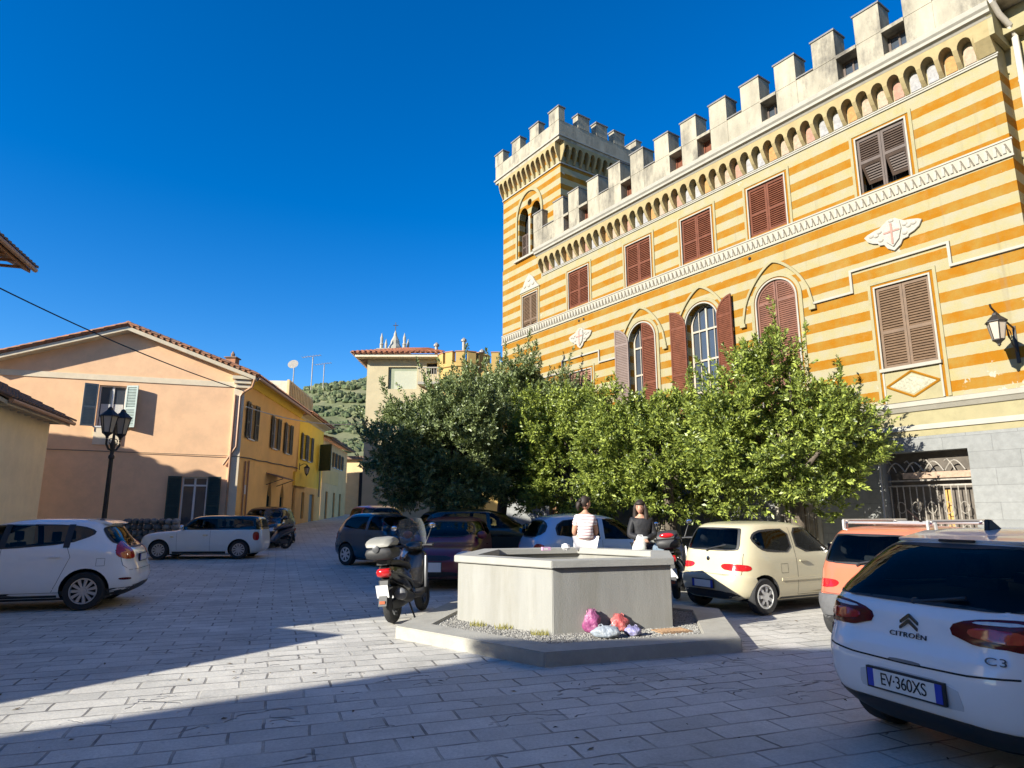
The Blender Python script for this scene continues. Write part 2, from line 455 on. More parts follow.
# ================================================================ CASTLE
CD = Vector((-.57023, .82148)); CO = (9.9416, 14.1716, 0)
CROT = math.atan2(CD.y, CD.x)
castle = thing('castle', 'orange and cream striped crenellated palace with a square corner tower', 'building', CO, CROT)
CREAM = (.285, .25, .142); ORANGE = (.25, .106, .006)
def stripe_mat(name, tower=False):
    m, nt, bs = _nodes(name); L = nt.links.new
    bs.inputs['Roughness'].default_value = .9; bs.inputs['Specular IOR Level'].default_value = .12
    tc = N(nt, 'ShaderNodeTexCoord'); sp = N(nt, 'ShaderNodeSeparateXYZ'); L(tc.outputs['Object'], sp.inputs[0])
    no = N(nt, 'ShaderNodeTexNoise', Scale=11.0, Detail=6.0); L(tc.outputs['Object'], no.inputs['Vector'])
    z = mth(nt, 'ADD', sp.outputs['Z'], mth(nt, 'MULTIPLY', mth(nt, 'SUBTRACT', no.outputs['Fac'], .5), .03))
    lo = mth(nt, 'FRACT', mth(nt, 'DIVIDE', mth(nt, 'SUBTRACT', z, 8.885-516*.01*0-20*.516), .516))
    hi = mth(nt, 'FRACT', mth(nt, 'DIVIDE', mth(nt, 'SUBTRACT', z, 11.02-20*.5147), .5147))
    up = mth(nt, 'GREATER_THAN', z, 9.4)
    ph = N(nt, 'ShaderNodeMix', data_type='FLOAT'); L(up, ph.inputs[0]); L(lo, ph.inputs[2]); L(hi, ph.inputs[3])
    o = mth(nt, 'LESS_THAN', ph.outputs[0], .475)
    if not tower:
        o = mth(nt, 'MULTIPLY', o, mth(nt, 'MAXIMUM', mth(nt, 'LESS_THAN', z, 11.4), mth(nt, 'GREATER_THAN', sp.outputs['X'], 15.22)))
    # chalky wear in the orange wash
    n2 = N(nt, 'ShaderNodeTexNoise', Scale=1.1, Detail=9.0, Roughness=.72); L(tc.outputs['Object'], n2.inputs['Vector'])
    r2 = N(nt, 'ShaderNodeMapRange'); r2.inputs[1].default_value = .56; r2.inputs[2].default_value = .74; r2.inputs[3].default_value = 0; r2.inputs[4].default_value = .75
    L(n2.outputs['Fac'], r2.inputs[0])
    # flaking near the base of the painted wall
    n3 = N(nt, 'ShaderNodeTexNoise', Scale=1.6, Detail=7.0, Roughness=.7); L(tc.outputs['Object'], n3.inputs['Vector'])
    lowm = N(nt, 'ShaderNodeMapRange'); lowm.inputs[1].default_value = 5.2; lowm.inputs[2].default_value = 4.2; lowm.inputs[3].default_value = 0; lowm.inputs[4].default_value = .1
    L(z, lowm.inputs[0])
    flake = mth(nt, 'MULTIPLY', mth(nt, 'GREATER_THAN', mth(nt, 'ADD', n3.outputs['Fac'], lowm.outputs[0]), .665), .85)
    oc = mix_color(nt, r2.outputs[0], ORANGE, (.35, .22, .08))
    n4 = N(nt, 'ShaderNodeTexNoise', Scale=4.5, Detail=9.0, Roughness=.75); L(tc.outputs['Object'], n4.inputs['Vector'])
    m4 = N(nt, 'ShaderNodeMapRange'); m4.inputs[1].default_value = .36; m4.inputs[2].default_value = .66; L(n4.outputs['Fac'], m4.inputs[0])
    n5 = N(nt, 'ShaderNodeTexNoise', Scale=1.7, Detail=6.0, Roughness=.65); L(tc.outputs['Object'], n5.inputs['Vector'])
    m5 = N(nt, 'ShaderNodeMapRange'); m5.inputs[1].default_value = .42; m5.inputs[2].default_value = .64; L(n5.outputs['Fac'], m5.inputs[0])
    oc2 = mix_color(nt, mth(nt, 'MULTIPLY', m4.outputs[0], .85), oc, (.275, .102, .004))
    oc2 = mix_color(nt, mth(nt, 'MULTIPLY', m5.outputs[0], .75), oc2, (.25, .16, .035))
    cc = mix_color(nt, mth(nt, 'MULTIPLY', m4.outputs[0], .75), CREAM, (.31, .25, .10))
    cc = mix_color(nt, mth(nt, 'MULTIPLY', m5.outputs[0], .7), cc, (.29, .265, .20))
    col = mix_color(nt, o, cc, oc2)
    # rain streaks below the ledges
    mpz = N(nt, 'ShaderNodeMapping'); mpz.inputs['Scale'].default_value = (5.0, 5.0, .25); L(tc.outputs['Object'], mpz.inputs['Vector'])
    n6 = N(nt, 'ShaderNodeTexNoise', Scale=1.0, Detail=6.0, Roughness=.6); L(mpz.outputs[0], n6.inputs['Vector'])
    m6 = N(nt, 'ShaderNodeMapRange'); m6.inputs[1].default_value = .58; m6.inputs[2].default_value = .75; m6.inputs[3].default_value = 0; m6.inputs[4].default_value = .42; L(n6.outputs['Fac'], m6.inputs[0])
    col = mix_color(nt, m6.outputs[0], col, (.17, .13, .08))
    col = mix_color(nt, flake, col, (.36, .33, .27))
    L(col, bs.inputs['Base Color'])
    nb = N(nt, 'ShaderNodeTexNoise', Scale=30.0, Detail=5.0); L(tc.outputs['Object'], nb.inputs['Vector'])
    bp = N(nt, 'ShaderNodeBump', Strength=.15, Distance=.02); L(nb.outputs['Fac'], bp.inputs['Height']); L(bp.outputs[0], bs.inputs['Normal'])
    return m
M_STR = stripe_mat('striped_render'); M_STRT = stripe_mat('striped_render_tower', True)
M_CREAM = mat('cream_render', CREAM, .9, .12, 4, spec=.12, bump=.12, stain=(.25, .20, .12), stscale=2, stamt=.35)
M_ORNG = mat('orange_render', ORANGE, .9, .15, 5, spec=.12, bump=.12)
M_WHITE = mat('white_moulding', (.315, .292, .24), .8, .1, 3, bump=.1, stain=(.25, .225, .19), stscale=2.5, stamt=.3)
M_GREY = mat('parapet_render', (.315, .28, .212), .95, .22, 2.2, spec=.1, bump=.3, stain=(.105, .095, .08), stscale=1.6, stamt=.95, zscale=.4)
M_CAP = mat('slate_capping', (.16, .15, .14), .8, .2, 5)
M_DARKIN = mat('dark_interior', (.012, .012, .013), .9, .1)  # near-black colour standing in for the shade of unlit rooms
M_GLASS = mat('window_glass', (.05, .06, .075), .06, .1, 2, spec=.8)
M_SHR = mat('red_brown_shutter_paint', (.128, .042, .022), .7, .25, 6, spec=.2)
M_SHD = mat('dark_brown_shutter_paint', (.07, .045, .032), .6, .2, 6)
M_SHB = mat('weathered_brown_shutter_paint', (.13, .078, .042), .65, .2, 6)
M_SHA = mat('sun_bleached_red_brown_paint', (.15, .06, .035), .65, .25, 3)
M_SHP = mat('faded_rose_shutter_paint', (.25, .13, .085), .7, .12, 6)
M_SHM = mat('mauve_brown_shutter_paint', (.17, .12, .10), .65, .12, 6)
M_WOODW = mat('pale_window_wood', (.36, .31, .24), .7, .1, 6)

UPW = [12.77, 9.49, 6.88, 4.30, 1.01]
SW0, SW1 = -1.6, 18.2
holes = [rect(c-.6, c+.6, 9.655, 11.17) for c in UPW]
holes += [rect(15.5, 16.56, 9.27, 11.05)]
holes += [rect(.33, 1.55, 5.0, 7.06), rect(12.13, 13.37, 4.7, 6.98)]
ARC = [4.26, 6.88, 9.48]
holes += [archpoly(c, .62, 4.35, 7.5) for c in ARC]
mb = MB().use(M_STR)
mb.panel(rect(SW0, SW1, 4.1, 12.755), holes, 0, .30)
mb.box(SW0+.002, SW1-.002, -9, -.6, 4.1, 12.72)
# step back at the near corner, the block goes on beyond it
mb.add([(SW0, 0, 4.1), (SW0, -.6, 4.1), (SW0, -.6, 12.755), (SW0, 0, 12.755)], [(0, 1, 2, 3)])
mb.add([(SW0, -.6, 4.1), (-9, -.6, 4.1), (-9, -.6, 13.0), (SW0, -.6, 13.0)], [(0, 1, 2, 3)])
mb.add([(-9, -.6, 0), (-9, -9, 0), (-9, -9, 13.2), (-9, -.6, 13.2)], [(0, 1, 2, 3)])
mb.add([(SW1, 0, 4.1), (SW1, -9, 4.1), (SW1, -9, 12.755), (SW1, 0, 12.755)], [(3, 2, 1, 0)])
mb.build('striped_wall', parent=castle, fixn=False)
mb = MB().use(M_DARKIN); mb.box(SW0+.1, SW1-.1, -.59, -.5, .1, 12.9); mb.build('room_darkness', parent=castle)  # dark sheet behind the openings, painted as unlit rooms
# ground storey of dressed grey stone
def course_mat(name, col, bw, rh):
    m, nt, bs = _nodes(name); L = nt.links.new
    bs.inputs['Roughness'].default_value = .85
    tc = N(nt, 'ShaderNodeTexCoord'); sp = N(nt, 'ShaderNodeSeparateXYZ'); L(tc.outputs['Object'], sp.inputs[0])
    cb = N(nt, 'ShaderNodeCombineXYZ'); L(sp.outputs['X'], cb.inputs[0]); L(sp.outputs['Z'], cb.inputs[1])
    br = N(nt, 'ShaderNodeTexBrick')
    for k, v in (('Scale', 1.0), ('Mortar Size', .006), ('Brick Width', bw), ('Row Height', rh)): br.inputs[k].default_value = v
    br.inputs['Color1'].default_value = rgba([c*.93 for c in col]); br.inputs['Color2'].default_value = rgba([c*1.06 for c in col]); br.inputs['Mortar'].default_value = rgba([c*.72 for c in col])
    L(cb.outputs[0], br.inputs['Vector'])
    n = N(nt, 'ShaderNodeTexNoise', Scale=7.0, Detail=8.0, Roughness=.7); L(tc.outputs['Object'], n.inputs['Vector'])
    r = N(nt, 'ShaderNodeMapRange'); r.inputs[1].default_value = .3; r.inputs[2].default_value = .7; r.inputs[3].default_value = .82; r.inputs[4].default_value = 1.12
    L(n.outputs['Fac'], r.inputs[0])
    s = N(nt, 'ShaderNodeVectorMath', operation='SCALE'); L(br.outputs['Color'], s.inputs[0]); L(r.outputs[0], s.inputs['Scale'])
    L(s.outputs[0], bs.inputs['Base Color'])
    h = mth(nt, 'SUBTRACT', mth(nt, 'MULTIPLY', n.outputs['Fac'], .5), br.outputs['Fac'])
    bp = N(nt, 'ShaderNodeBump', Strength=.4, Distance=.02); L(h, bp.inputs['Height']); L(bp.outputs[0], bs.inputs['Normal'])
    return m
M_ASH = course_mat('grey_ashlar', (.21, .213, .205), .95, .36)
mb = MB().use(M_ASH)
mb.panel(rect(SW0-.1, SW1, -.3, 3.31), [rect(0, 1.82, -.2, 2.97), rect(3.56, 4.65, .7, 1.8), rect(8.2, 9.3, .9, 1.9), rect(13.9, 14.8, -.1, 2.2)], .04, .35)
mb.add([(SW0-.1, .04, -.3), (SW0-.1, -.6, -.3), (SW0-.1, -.6, 3.31), (SW0-.1, .04, 3.31)], [(0, 1, 2, 3)])
mb.add([(SW0, -.56, -.3), (-9, -.56, -.3), (-9, -.56, 4.1), (SW0, -.56, 4.1)], [(0, 1, 2, 3)])
mb.build('stone_base_wall', parent=castle, fixn=False)
# mouldings over the base
mb = MB().use(M_CREAM)
mb.box(SW0-.08, SW1+.02, -.3, .03, 3.312, 3.45); mb.box(SW0-.06, SW1+.02, -.3, .02, 3.58, 3.88)
mb.use(M_WHITE)
mb.prism([(.0, 3.45), (.07, 3.46), (.05, 3.54), (.03, 3.58), (-.2, 3.58), (-.2, 3.45)], SW0-.1, SW1+.03, 'x')
mb.prism([(.0, 3.88), (.05, 3.90), (.12, 3.99), (.15, 4.01), (.15, 4.11), (.02, 4.14), (-.2, 4.14), (-.2, 3.88)], SW0-.14, SW1+.05, 'x')
mb.build('base_moulding', parent=castle)
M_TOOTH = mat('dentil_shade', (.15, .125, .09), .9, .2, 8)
# dentil course below the upper windows
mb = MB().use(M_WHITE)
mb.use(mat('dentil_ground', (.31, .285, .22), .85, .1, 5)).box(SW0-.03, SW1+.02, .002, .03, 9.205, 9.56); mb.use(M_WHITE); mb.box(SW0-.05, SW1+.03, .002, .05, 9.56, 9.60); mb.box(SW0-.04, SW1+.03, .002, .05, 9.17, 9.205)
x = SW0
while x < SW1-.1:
    # slanting rope-like hooks, thin, coloured dark to stand for each tooth's shadow
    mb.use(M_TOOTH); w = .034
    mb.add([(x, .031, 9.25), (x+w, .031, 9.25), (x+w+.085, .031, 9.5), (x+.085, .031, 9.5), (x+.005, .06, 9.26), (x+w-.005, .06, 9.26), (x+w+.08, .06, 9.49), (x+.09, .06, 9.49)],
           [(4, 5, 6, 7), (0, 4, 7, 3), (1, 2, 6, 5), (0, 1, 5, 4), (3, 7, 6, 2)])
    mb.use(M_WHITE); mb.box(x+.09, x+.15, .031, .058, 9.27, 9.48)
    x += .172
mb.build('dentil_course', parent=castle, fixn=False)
M_FRZ = mat('ochre_frieze_render', (.31, .245, .125), .9, .15, 6, bump=.2, spec=.1, stain=(.20, .145, .075), stscale=3, stamt=.5)
# corbel frieze: comb of little pointed arches
FR0, FR1, PITCHF = -1.32, 15.10, .39
def frieze(mb, s0, s1, z0, z1, zc, pitch, proud, spring):
    n = int(round((s1-s0)/pitch)); pitch = (s1-s0)/n; hw = pitch*.37
    # stepped outline in (s,z); lower feet sit closer to the wall than the top
    def yo(z): 
        t = max(0, min(1, (z-z0)/(spring-z0))); return .05+(proud-.05)*t**.7
    out = []
    for i in range(n):
        c = s0+pitch*(i+.5)
        out += [(c-hw, z0)]+[(c-hw*math.cos(math.pi*k/8), spring+hw*1.35*math.sin(math.pi*k/8)) for k in range(9)]+[(c+hw, z0)]
    bm = bmesh.new()
    loop = [(s0, z0)]+out+[(s1, z0), (s1, z1), (s0, z1)]
    # split feet with a mid height so that they curve
    pts = []
    for i, p in enumerate(loop):
        pts.append(p); q = loop[(i+1) % len(loop)]
        if abs(p[0]-q[0]) < 1e-6 and abs(p[1]-q[1]) > .2:
            for t in (.35, .7): pts.append((p[0], p[1]+(q[1]-p[1])*t))
    vs = [bm.verts.new((p[0], 0, p[1])) for p in pts]
    es = [bm.edges.new((vs[i], vs[(i+1) % len(vs)])) for i in range(len(vs))]
    bmesh.ops.triangle_fill(bm, use_beauty=True, use_dissolve=False, edges=es)
    bm.verts.index_update()
    V = [(v.co.x, yo(v.co.z), v.co.z) for v in bm.verts]
    Fs = [tuple(v.index for v in f.verts) if f.normal.y > 0 else tuple(v.index for v in f.verts)[::-1] for f in bm.faces]
    m = len(V)
    V += [(a, 0.004, c) for a, b, c in V]
    Fs += [(i, (i+1) % m, (i+1) % m+m, i+m) for i in range(m)]
    bm.free(); mb.add(V, Fs)
mb = MB().use(M_FRZ)
frieze(mb, FR0, FR1, 11.70, 12.42, 0, PITCHF, .30, 12.07)
mb.box(SW0-.02, FR0-.001, .004, .30, 12.0, 12.42); mb.prism([(.004, 11.7), (.06, 11.7), (.30, 12.0), (.004, 12.0)], SW0-.02, FR0-.001, 'x')
mb.use(M_WHITE)
mb.box(SW0-.05, FR1+.05, .003, .035, 11.66, 11.698); mb.box(SW0-.03, FR1+.03, .003, .035, 11.60, 11.64)
for i, tone in enumerate([(.32, .24, .17), (.31, .17, .12), (.27, .26, .255), (.34, .18, .06)]):
    mb.use(mat('frieze_panel_paint_%s' % 'abcd'[i], tone, .85, .25, 14))
    n = int(round((FR1-FR0)/PITCHF)); pt = (FR1-FR0)/n
    for k in range(n):
        if (k*7+k//3) % 4 == i:
            c = FR0+pt*(k+.5); mb.prism(archpoly(c, pt*.3, 11.72, 12.05, .12, 6), .004, .03)
mb.build('corbel_frieze', parent=castle)
mb = MB().use(M_WHITE)
mb.prism([(-.2, 12.42), (.305, 12.42), (.35, 12.48), (.42, 12.50), (.43, 12.57), (.48, 12.62), (.50, 12.72), (.47, 12.75), (-.2, 12.75)], SW0-.12, FR1+.08, 'x')
mb.build('cornice', parent=castle)
# parapet: attic wall with merlons and windows in some of the gaps
MC = [-.30, .88, 2.06, 3.22, 4.38, 5.56, 6.74, 7.92, 9.1, 10.27, 11.47, 12.64, 13.62, 15.04]
WINGAP = {0, 1, 3, 5, 6, 8, 10, 11}
PY0, PY1 = -.22, .30
mb = MB().use(M_GREY)
for k in range(len(MC)):
    x0, x1 = MC[k]-.32, MC[k]+.32
    mb.box(x0+.002, x1-.002, PY0, PY1-.01, 12.751, 13.60)
    if k+1 < len(MC):
        g0, g1 = x1, MC[k+1]-.32
        if k in WINGAP:
            mb.box(g0, g1, PY0, PY1-.02, 12.751, 12.92); mb.box(g0, g1, PY0+.02, PY1+.03, 13.52, 13.62)
            mb.box(g0, g1, PY0, PY0+.02, 12.92, 13.52)
        else:
            mb.box(g0, g1, PY0, PY1-.02, 12.751, 13.62); mb.use(M_CAP).box(g0, g1, PY0-.02, PY1+.02, 13.622, 13.66); mb.use(M_GREY)
mb.box(-9, MC[0]-.322, PY0, PY1-.01, 12.751, 13.62)
mb.box(-9, SW1, -9, PY0-.3, 12.70, 12.80)
mb.build('parapet', parent=castle)
for k, c in enumerate(MC+[-1.4]):
    mb = MB().use(M_GREY); mb.box(c-.32, c+.32, PY0-.02, PY1, 13.602, 14.42)
    mb.use(M_CAP); mb.box(c-.35, c+.35, PY0-.05, PY1+.03, 14.422, 14.47)
    mb.build('merlon', parent=castle)
    if k in WINGAP and k+1 < len(MC):
        g0, g1 = c+.32, MC[k+1]-.32
        f = MB().use(M_SHR if k > 4 else M_SHD)
        y = PY0+.14
        for r_ in ((g0+.002, g0+.06, 12.92, 13.52), (g1-.06, g1-.002, 12.92, 13.52), (g0+.06, g1-.06, 12.92, 12.98), (g0+.06, g1-.06, 13.46, 13.52), ((g0+g1)/2-.025, (g0+g1)/2+.025, 12.98, 13.46)):
            f.box(r_[0], r_[1], y, y+.05, r_[2], r_[3])
        w = f.build('attic_window', parent=castle)
        g = MB().use(M_SHR if k > 4 else M_GLASS); g.box(g0+.01, g1-.01, y+.005, y+.02, 12.93, 13.51); g.build('pane', parent=w)
# ---------------- tower above the roof
T0, T1, TD = 13.80, 18.15, 4.4
tcx = 16.03
mb = MB().use(M_STRT)
LAN = [archpoly(tcx+o, .36, 12.95, 14.75, .55, 10) for o in (-.46, .46)]
circ = [(tcx+.16*math.cos(2*math.pi*i/14), 15.42+.16*math.sin(2*math.pi*i/14)) for i in range(14)]
mb.panel(rect(T0, T1, 12.74, 17.5), LAN+[circ], .002, .35)
for (a, b) in (((T0, .002), (T0, -TD)), ((T0, -TD), (T1, -TD)), ((T1, -TD), (T1, .002))):
    mb.add([(a[0], a[1], 12.9), (b[0], b[1], 12.9), (b[0], b[1], 17.5), (a[0], a[1], 17.5)], [(0, 1, 2, 3)])
mb.build('tower_wall', parent=castle)
mb = MB().use(M_DARKIN); mb.box(T0+.3, T1-.3, -.6, -.42, 12.9, 16.2); mb.build('room_darkness', parent=castle)  # dark sheet painted as the shade inside the tower
TO = .28
def around(fn):
    """apply a builder on the four faces of the tower (front, near side, far side, back)"""
    for (o, xd, ln) in (((T0, .002, 0), (1, 0), T1-T0), ((T0, -TD, 0), (0, 1), TD), ((T1, .002, 0), (0, -1), TD), ((T1, -TD, 0), (-1, 0), T1-T0)):
        fn(frame(o, xd), ln)
mb = MB()
def tf(M, ln):
    mb.M = M; mb.use(M_FRZ); frieze(mb, -.0, ln, 16.42, 17.24, 0, .36, TO, 16.92)
    mb.use(M_WHITE).box(-.02, ln+.02, .004, .05, 16.30, 16.36)
around(tf); mb.build('tower_corbel_frieze', parent=castle)
mb = MB().use(M_GREY)
mb.box(T0-TO, T1+TO, -TD-TO, TO, 17.24, 17.38); mb.use(M_WHITE).box(T0-TO-.06, T1+TO+.06, -TD-TO-.06, TO+.06, 17.38, 17.45)
mb.use(M_GREY)
a0, a1, b0, b1 = T0-TO, T1+TO, -TD-TO, TO
for (p, q, r_, s_) in ((a0, a1, b1-.3, b1), (a0, a1, b0, b0+.3), (a0, a0+.3, b0+.3, b1-.3), (a1-.3, a1, b0+.3, b1-.3)):
    mb.box(p, q, r_, s_, 17.45, 18.14)
mb.build('tower_parapet', parent=castle)
def tower_merlon(x0, x1, y0, y1):
    m = MB().use(M_GREY); m.box(x0, x1, y0, y1, 18.141, 18.74); m.use(M_CAP).box(x0-.04, x1+.04, y0-.04, y1+.04, 18.742, 18.80); m.build('merlon', parent=castle)
L_ = a1-a0; mw = .66
for i in range(4):
    x0 = a0+(L_-mw)*i/3
    for (y0, y1) in ((b1-.32, b1+.012), (b0-.012, b0+.32)):
        tower_merlon(x0-(.012 if i == 0 else 0), x0+mw+(.012 if i == 3 else 0), y0, y1)
for i in range(1, 4):
    y0 = b0+(b1-b0-mw)*i/4+.0
    for (x0, x1) in ((a0-.012, a0+.32), (a1-.32, a1+.012)):
        tower_merlon(x0, x1, y0, y0+mw)
# tower gothic window
f = MB().use(M_CREAM)
hood = archpoly(tcx, 1.02, 12.9, 14.75, 1.35, 16)[2:]
inn = archpoly(tcx, .90, 12.9, 14.75, 1.2, 16)[2:]
for (A, B, y1) in ((hood, inn, .07),):
    n = len(A)
    vs = [(p[0], .003, p[1]) for p in A]+[(p[0], y1, p[1]) for p in A]+[(p[0], y1, p[1]) for p in B]+[(p[0], .003, p[1]) for p in B]
    f.add(vs, [(i+k*n, i+1+k*n, i+1+(k+1)*n, i+(k+1)*n) for i in range(n-1) for k in range(3)])
f.box(tcx+.90, tcx+1.02, .003, .07, 12.9, 14.75); f.box(tcx-1.02, tcx-.90, .003, .07, 12.9, 14.75)
f.use(M_WHITE).box(tcx-1.1, tcx+1.1, .003, .12, 12.80, 12.90)
f.use(M_WHITE).box(tcx-.06, tcx+.06, -.15, .03, 12.9, 14.75)
tw = f.build('tower_window', parent=castle)
s = MB().use(M_SHD)
for o in (-.46, .46):
    shutter(s, tcx+o-.34, tcx+o-.005, 12.96, 14.1, -.2); shutter(s, tcx+o+.005, tcx+o+.34, 12.96, 14.1, -.2)
s.build('shutter', parent=tw)
# ---------------- windows
def surround(mb, c, hw, z0, z1, top=.20):
    for (w0, w1, m_, y) in ((hw+.10, hw+.17, M_CREAM, .03), (hw+.04, hw+.10, M_ORNG, .012), (hw, hw+.04, M_WHITE, .04)):
        mb.use(m_); t0 = z1+(w0-hw); t1 = z1+(w1-hw)
        mb.box(c-w1, c-w0, .003, y, z0, t1); mb.box(c+w0, c+w1, .003, y, z0, t1); mb.box(c-w0, c+w0, .003, y, t0, t1)
for i, c in enumerate(UPW):
    f = MB(); surround(f, c, .6, 9.605, 11.17)
    w = f.build('window', parent=castle)
    m_ = M_SHD if i == 4 else M_SHR
    for sgn in (-1, 1):
        x0, x1 = (c-.595, c-.004) if sgn < 0 else (c+.004, c+.595)
        if i == 4:
            s = MB().use(m_); shutter(s, x0, x1, 10.45, 11.16, -.06, rail=False)
            s.box(x0, x0+.05, -.06, -.02, 9.66, 10.45); s.box(x1-.05, x1, -.06, -.02, 9.66, 10.45)
            # lower flap pushed outward
            o = s.M; s.M = o @ Matrix.Translation((0, -.02, 10.44)) @ Matrix.Rotation(R(-(38 if sgn > 0 else 33)), 4, 'X')
            shutter(s, x0+.05, x1-.05, -.56, 0, -.02, th=.03, rail=False); s.M = o
        else:
            s = MB().use(m_); shutter(s, x0, x1, 9.66, 11.16, -.06)
        s.build('shutter', parent=w)
f = MB(); surround(f, 16.03, .53, 9.21, 11.05); w = f.build('window', parent=castle)
for x0, x1 in ((15.505, 16.026), (16.034, 16.555)):
    s = MB().use(M_SHB); shutter(s, x0, x1, 9.85, 11.04, -.06, rail=False)
    s.box(x0, x0+.05, -.06, -.02, 9.28, 9.85); s.box(x1-.05, x1, -.06, -.02, 9.28, 9.85)
    o = s.M; s.M = Matrix.Translation((0, -.02, 9.84)) @ Matrix.Rotation(R(-30), 4, 'X'); shutter(s, x0+.05, x1-.05, -.52, 0, -.02, th=.03, rail=False); s.M = o
    s.build('shutter', parent=w)
f = MB(); surround(f, .94, .61, 4.16, 7.06)
f.use(M_WHITE).box(.94-.68, .94+.68, .003, .10, 4.92, 5.0)
f.use(M_CREAM).box(.94-.61, .94+.61, .003, .02, 4.15, 4.92)
f.use(M_ORNG)
dz0, dz1, dzc = 4.25, 4.86, 4.555
for (p, q) in (((.36, dzc), (.94, dz1)), ((.94, dz1), (1.52, dzc)), ((1.52, dzc), (.94, dz0)), ((.94, dz0), (.36, dzc))):
    f.tube([(p[0], .02, p[1]), (q[0], .02, q[1])], .03, 6)
f.use(mat('floral_panel_paint', (.31, .29, .21), .85, .35, 22)).prism([(.43, dzc), (.94, dz0+.07), (1.45, dzc), (.94, dz1-.07)], .02, .026)
w = f.build('window', parent=castle)
for x0, x1 in ((.335, .936), (.944, 1.545)):
    s = MB().use(M_SHB); shutter(s, x0, x1, 5.005, 7.055, -.06); s.build('shutter', parent=w)
f = MB(); surround(f, 12.75, .62, 4.3, 6.98); w = f.build('window', parent=castle)
for x0, x1 in ((12.135, 12.746), (12.754, 13.365)):
    s = MB().use(M_SHP); shutter(s, x0, x1, 4.7, 6.97, -.06); s.build('shutter', parent=w)
def arch_band(mb, c, hwA, riseA, hwB, riseB, zs, y0, y1, z0, n=20, point=False):
    def prof(hw, rise):
        if not point: return [(c+hw*math.cos(math.pi*i/n), zs+rise*math.sin(math.pi*i/n)) for i in range(n+1)]
        # two-centred pointed arch
        out = []
        for i in range(n+1):
            t = i/n; s_ = 1-2*t; q = abs(s_)
            out.append((c+hw*s_, zs+rise*math.sqrt(max(0, 1-q**1.35))**1.15))
        return out
    A, B = prof(hwA, riseA), prof(hwB, riseB)
    A = [(c+hwA, z0)]+A+[(c-hwA, z0)]; B = [(c+hwB, z0)]+B+[(c-hwB, z0)]
    k = len(A)
    vs = [(p[0], y0, p[1]) for p in A]+[(p[0], y1, p[1]) for p in A]+[(p[0], y1, p[1]) for p in B]+[(p[0], y0, p[1]) for p in B]
    mb.add(vs, [(i+j*k, i+1+j*k, i+1+(j+1)*k, i+(j+1)*k) for i in range(k-1) for j in range(3)])
def leaf_poly(w, z0, spring):
    return [(0, z0), (w, z0)]+[(w*math.cos(t), 0) and (w-w*math.cos(R(90-90*i/8)) if False else w*math.sin(R(90-90*i/8)), spring+w*math.cos(R(90-90*i/8))*1.0) for i, t in enumerate([0]*9)]
def arch_leaf(material, w, z0, spring, solid=True):
    """leaf in its own frame: u=0 is the meeting stile (tall), u=w the hinge"""
    mb = MB().use(material)
    poly = [(0, z0), (w, z0)]+[(w*math.cos(R(90*i/10)), spring+w*math.sin(R(90*i/10))) for i in range(11)]
    inner = [(0.05, z0+.08), (w-.05, z0+.08)]+[((w-.05)*math.cos(R(90*i/10)) if i < 10 else .05, spring+(w-.06)*math.sin(R(90*i/10))) for i in range(11)]
    inner = [(max(.05, a), b) for a, b in inner]
    mb.panel(poly, [inner], .022, .044); mb.panel(poly, [inner], -.022, 0)
    n = len(poly); mb.add([(p[0], .022, p[1]) for p in poly]+[(p[0], -.022, p[1]) for p in poly], [(i, (i+1) % n, (i+1) % n+n, i+n) for i in range(n)])
    for zr in (spring, z0+(spring-z0)*.5): mb.box(.05, w-.04, -.02, .02, zr-.04, zr+.04)
    z = z0+.1; rot = Matrix.Rotation(R(35), 3, 'X')
    while z < spring+w-.1:
        ww = (w-.05) if z < spring else math.sqrt(max(0, (w-.06)**2-(z-spring)**2))
        if ww > .1: mb.obox(((.05+ww)/2, 0, z), (ww-.05, .008, .062), rot)
        z += .06
    mb.add([(p[0], -.004, p[1]) for p in inner], [tuple(range(len(inner)))])
    return mb
def place_leaf(mb, c, side, ang, parent):
    """side -1: hinge at low x; ang = opening angle"""
    w = .60
    # local: u from meeting stile to hinge.  hinge at c+side*.61
    Mx = Matrix.Translation((c+side*.61, -.03 if ang < 20 else .06, 0)) @ Matrix.Rotation(R(-ang*side), 4, 'Z') @ (Matrix.Translation((-side*.60, 0, 0)) if side > 0 else Matrix.Translation((.60, 0, 0)) @ Matrix.Diagonal((-1, 1, 1, 1)))
    mb.v = [tuple(Mx @ Vector(p)) for p in mb.v]
    return mb.build('shutter', parent=parent)
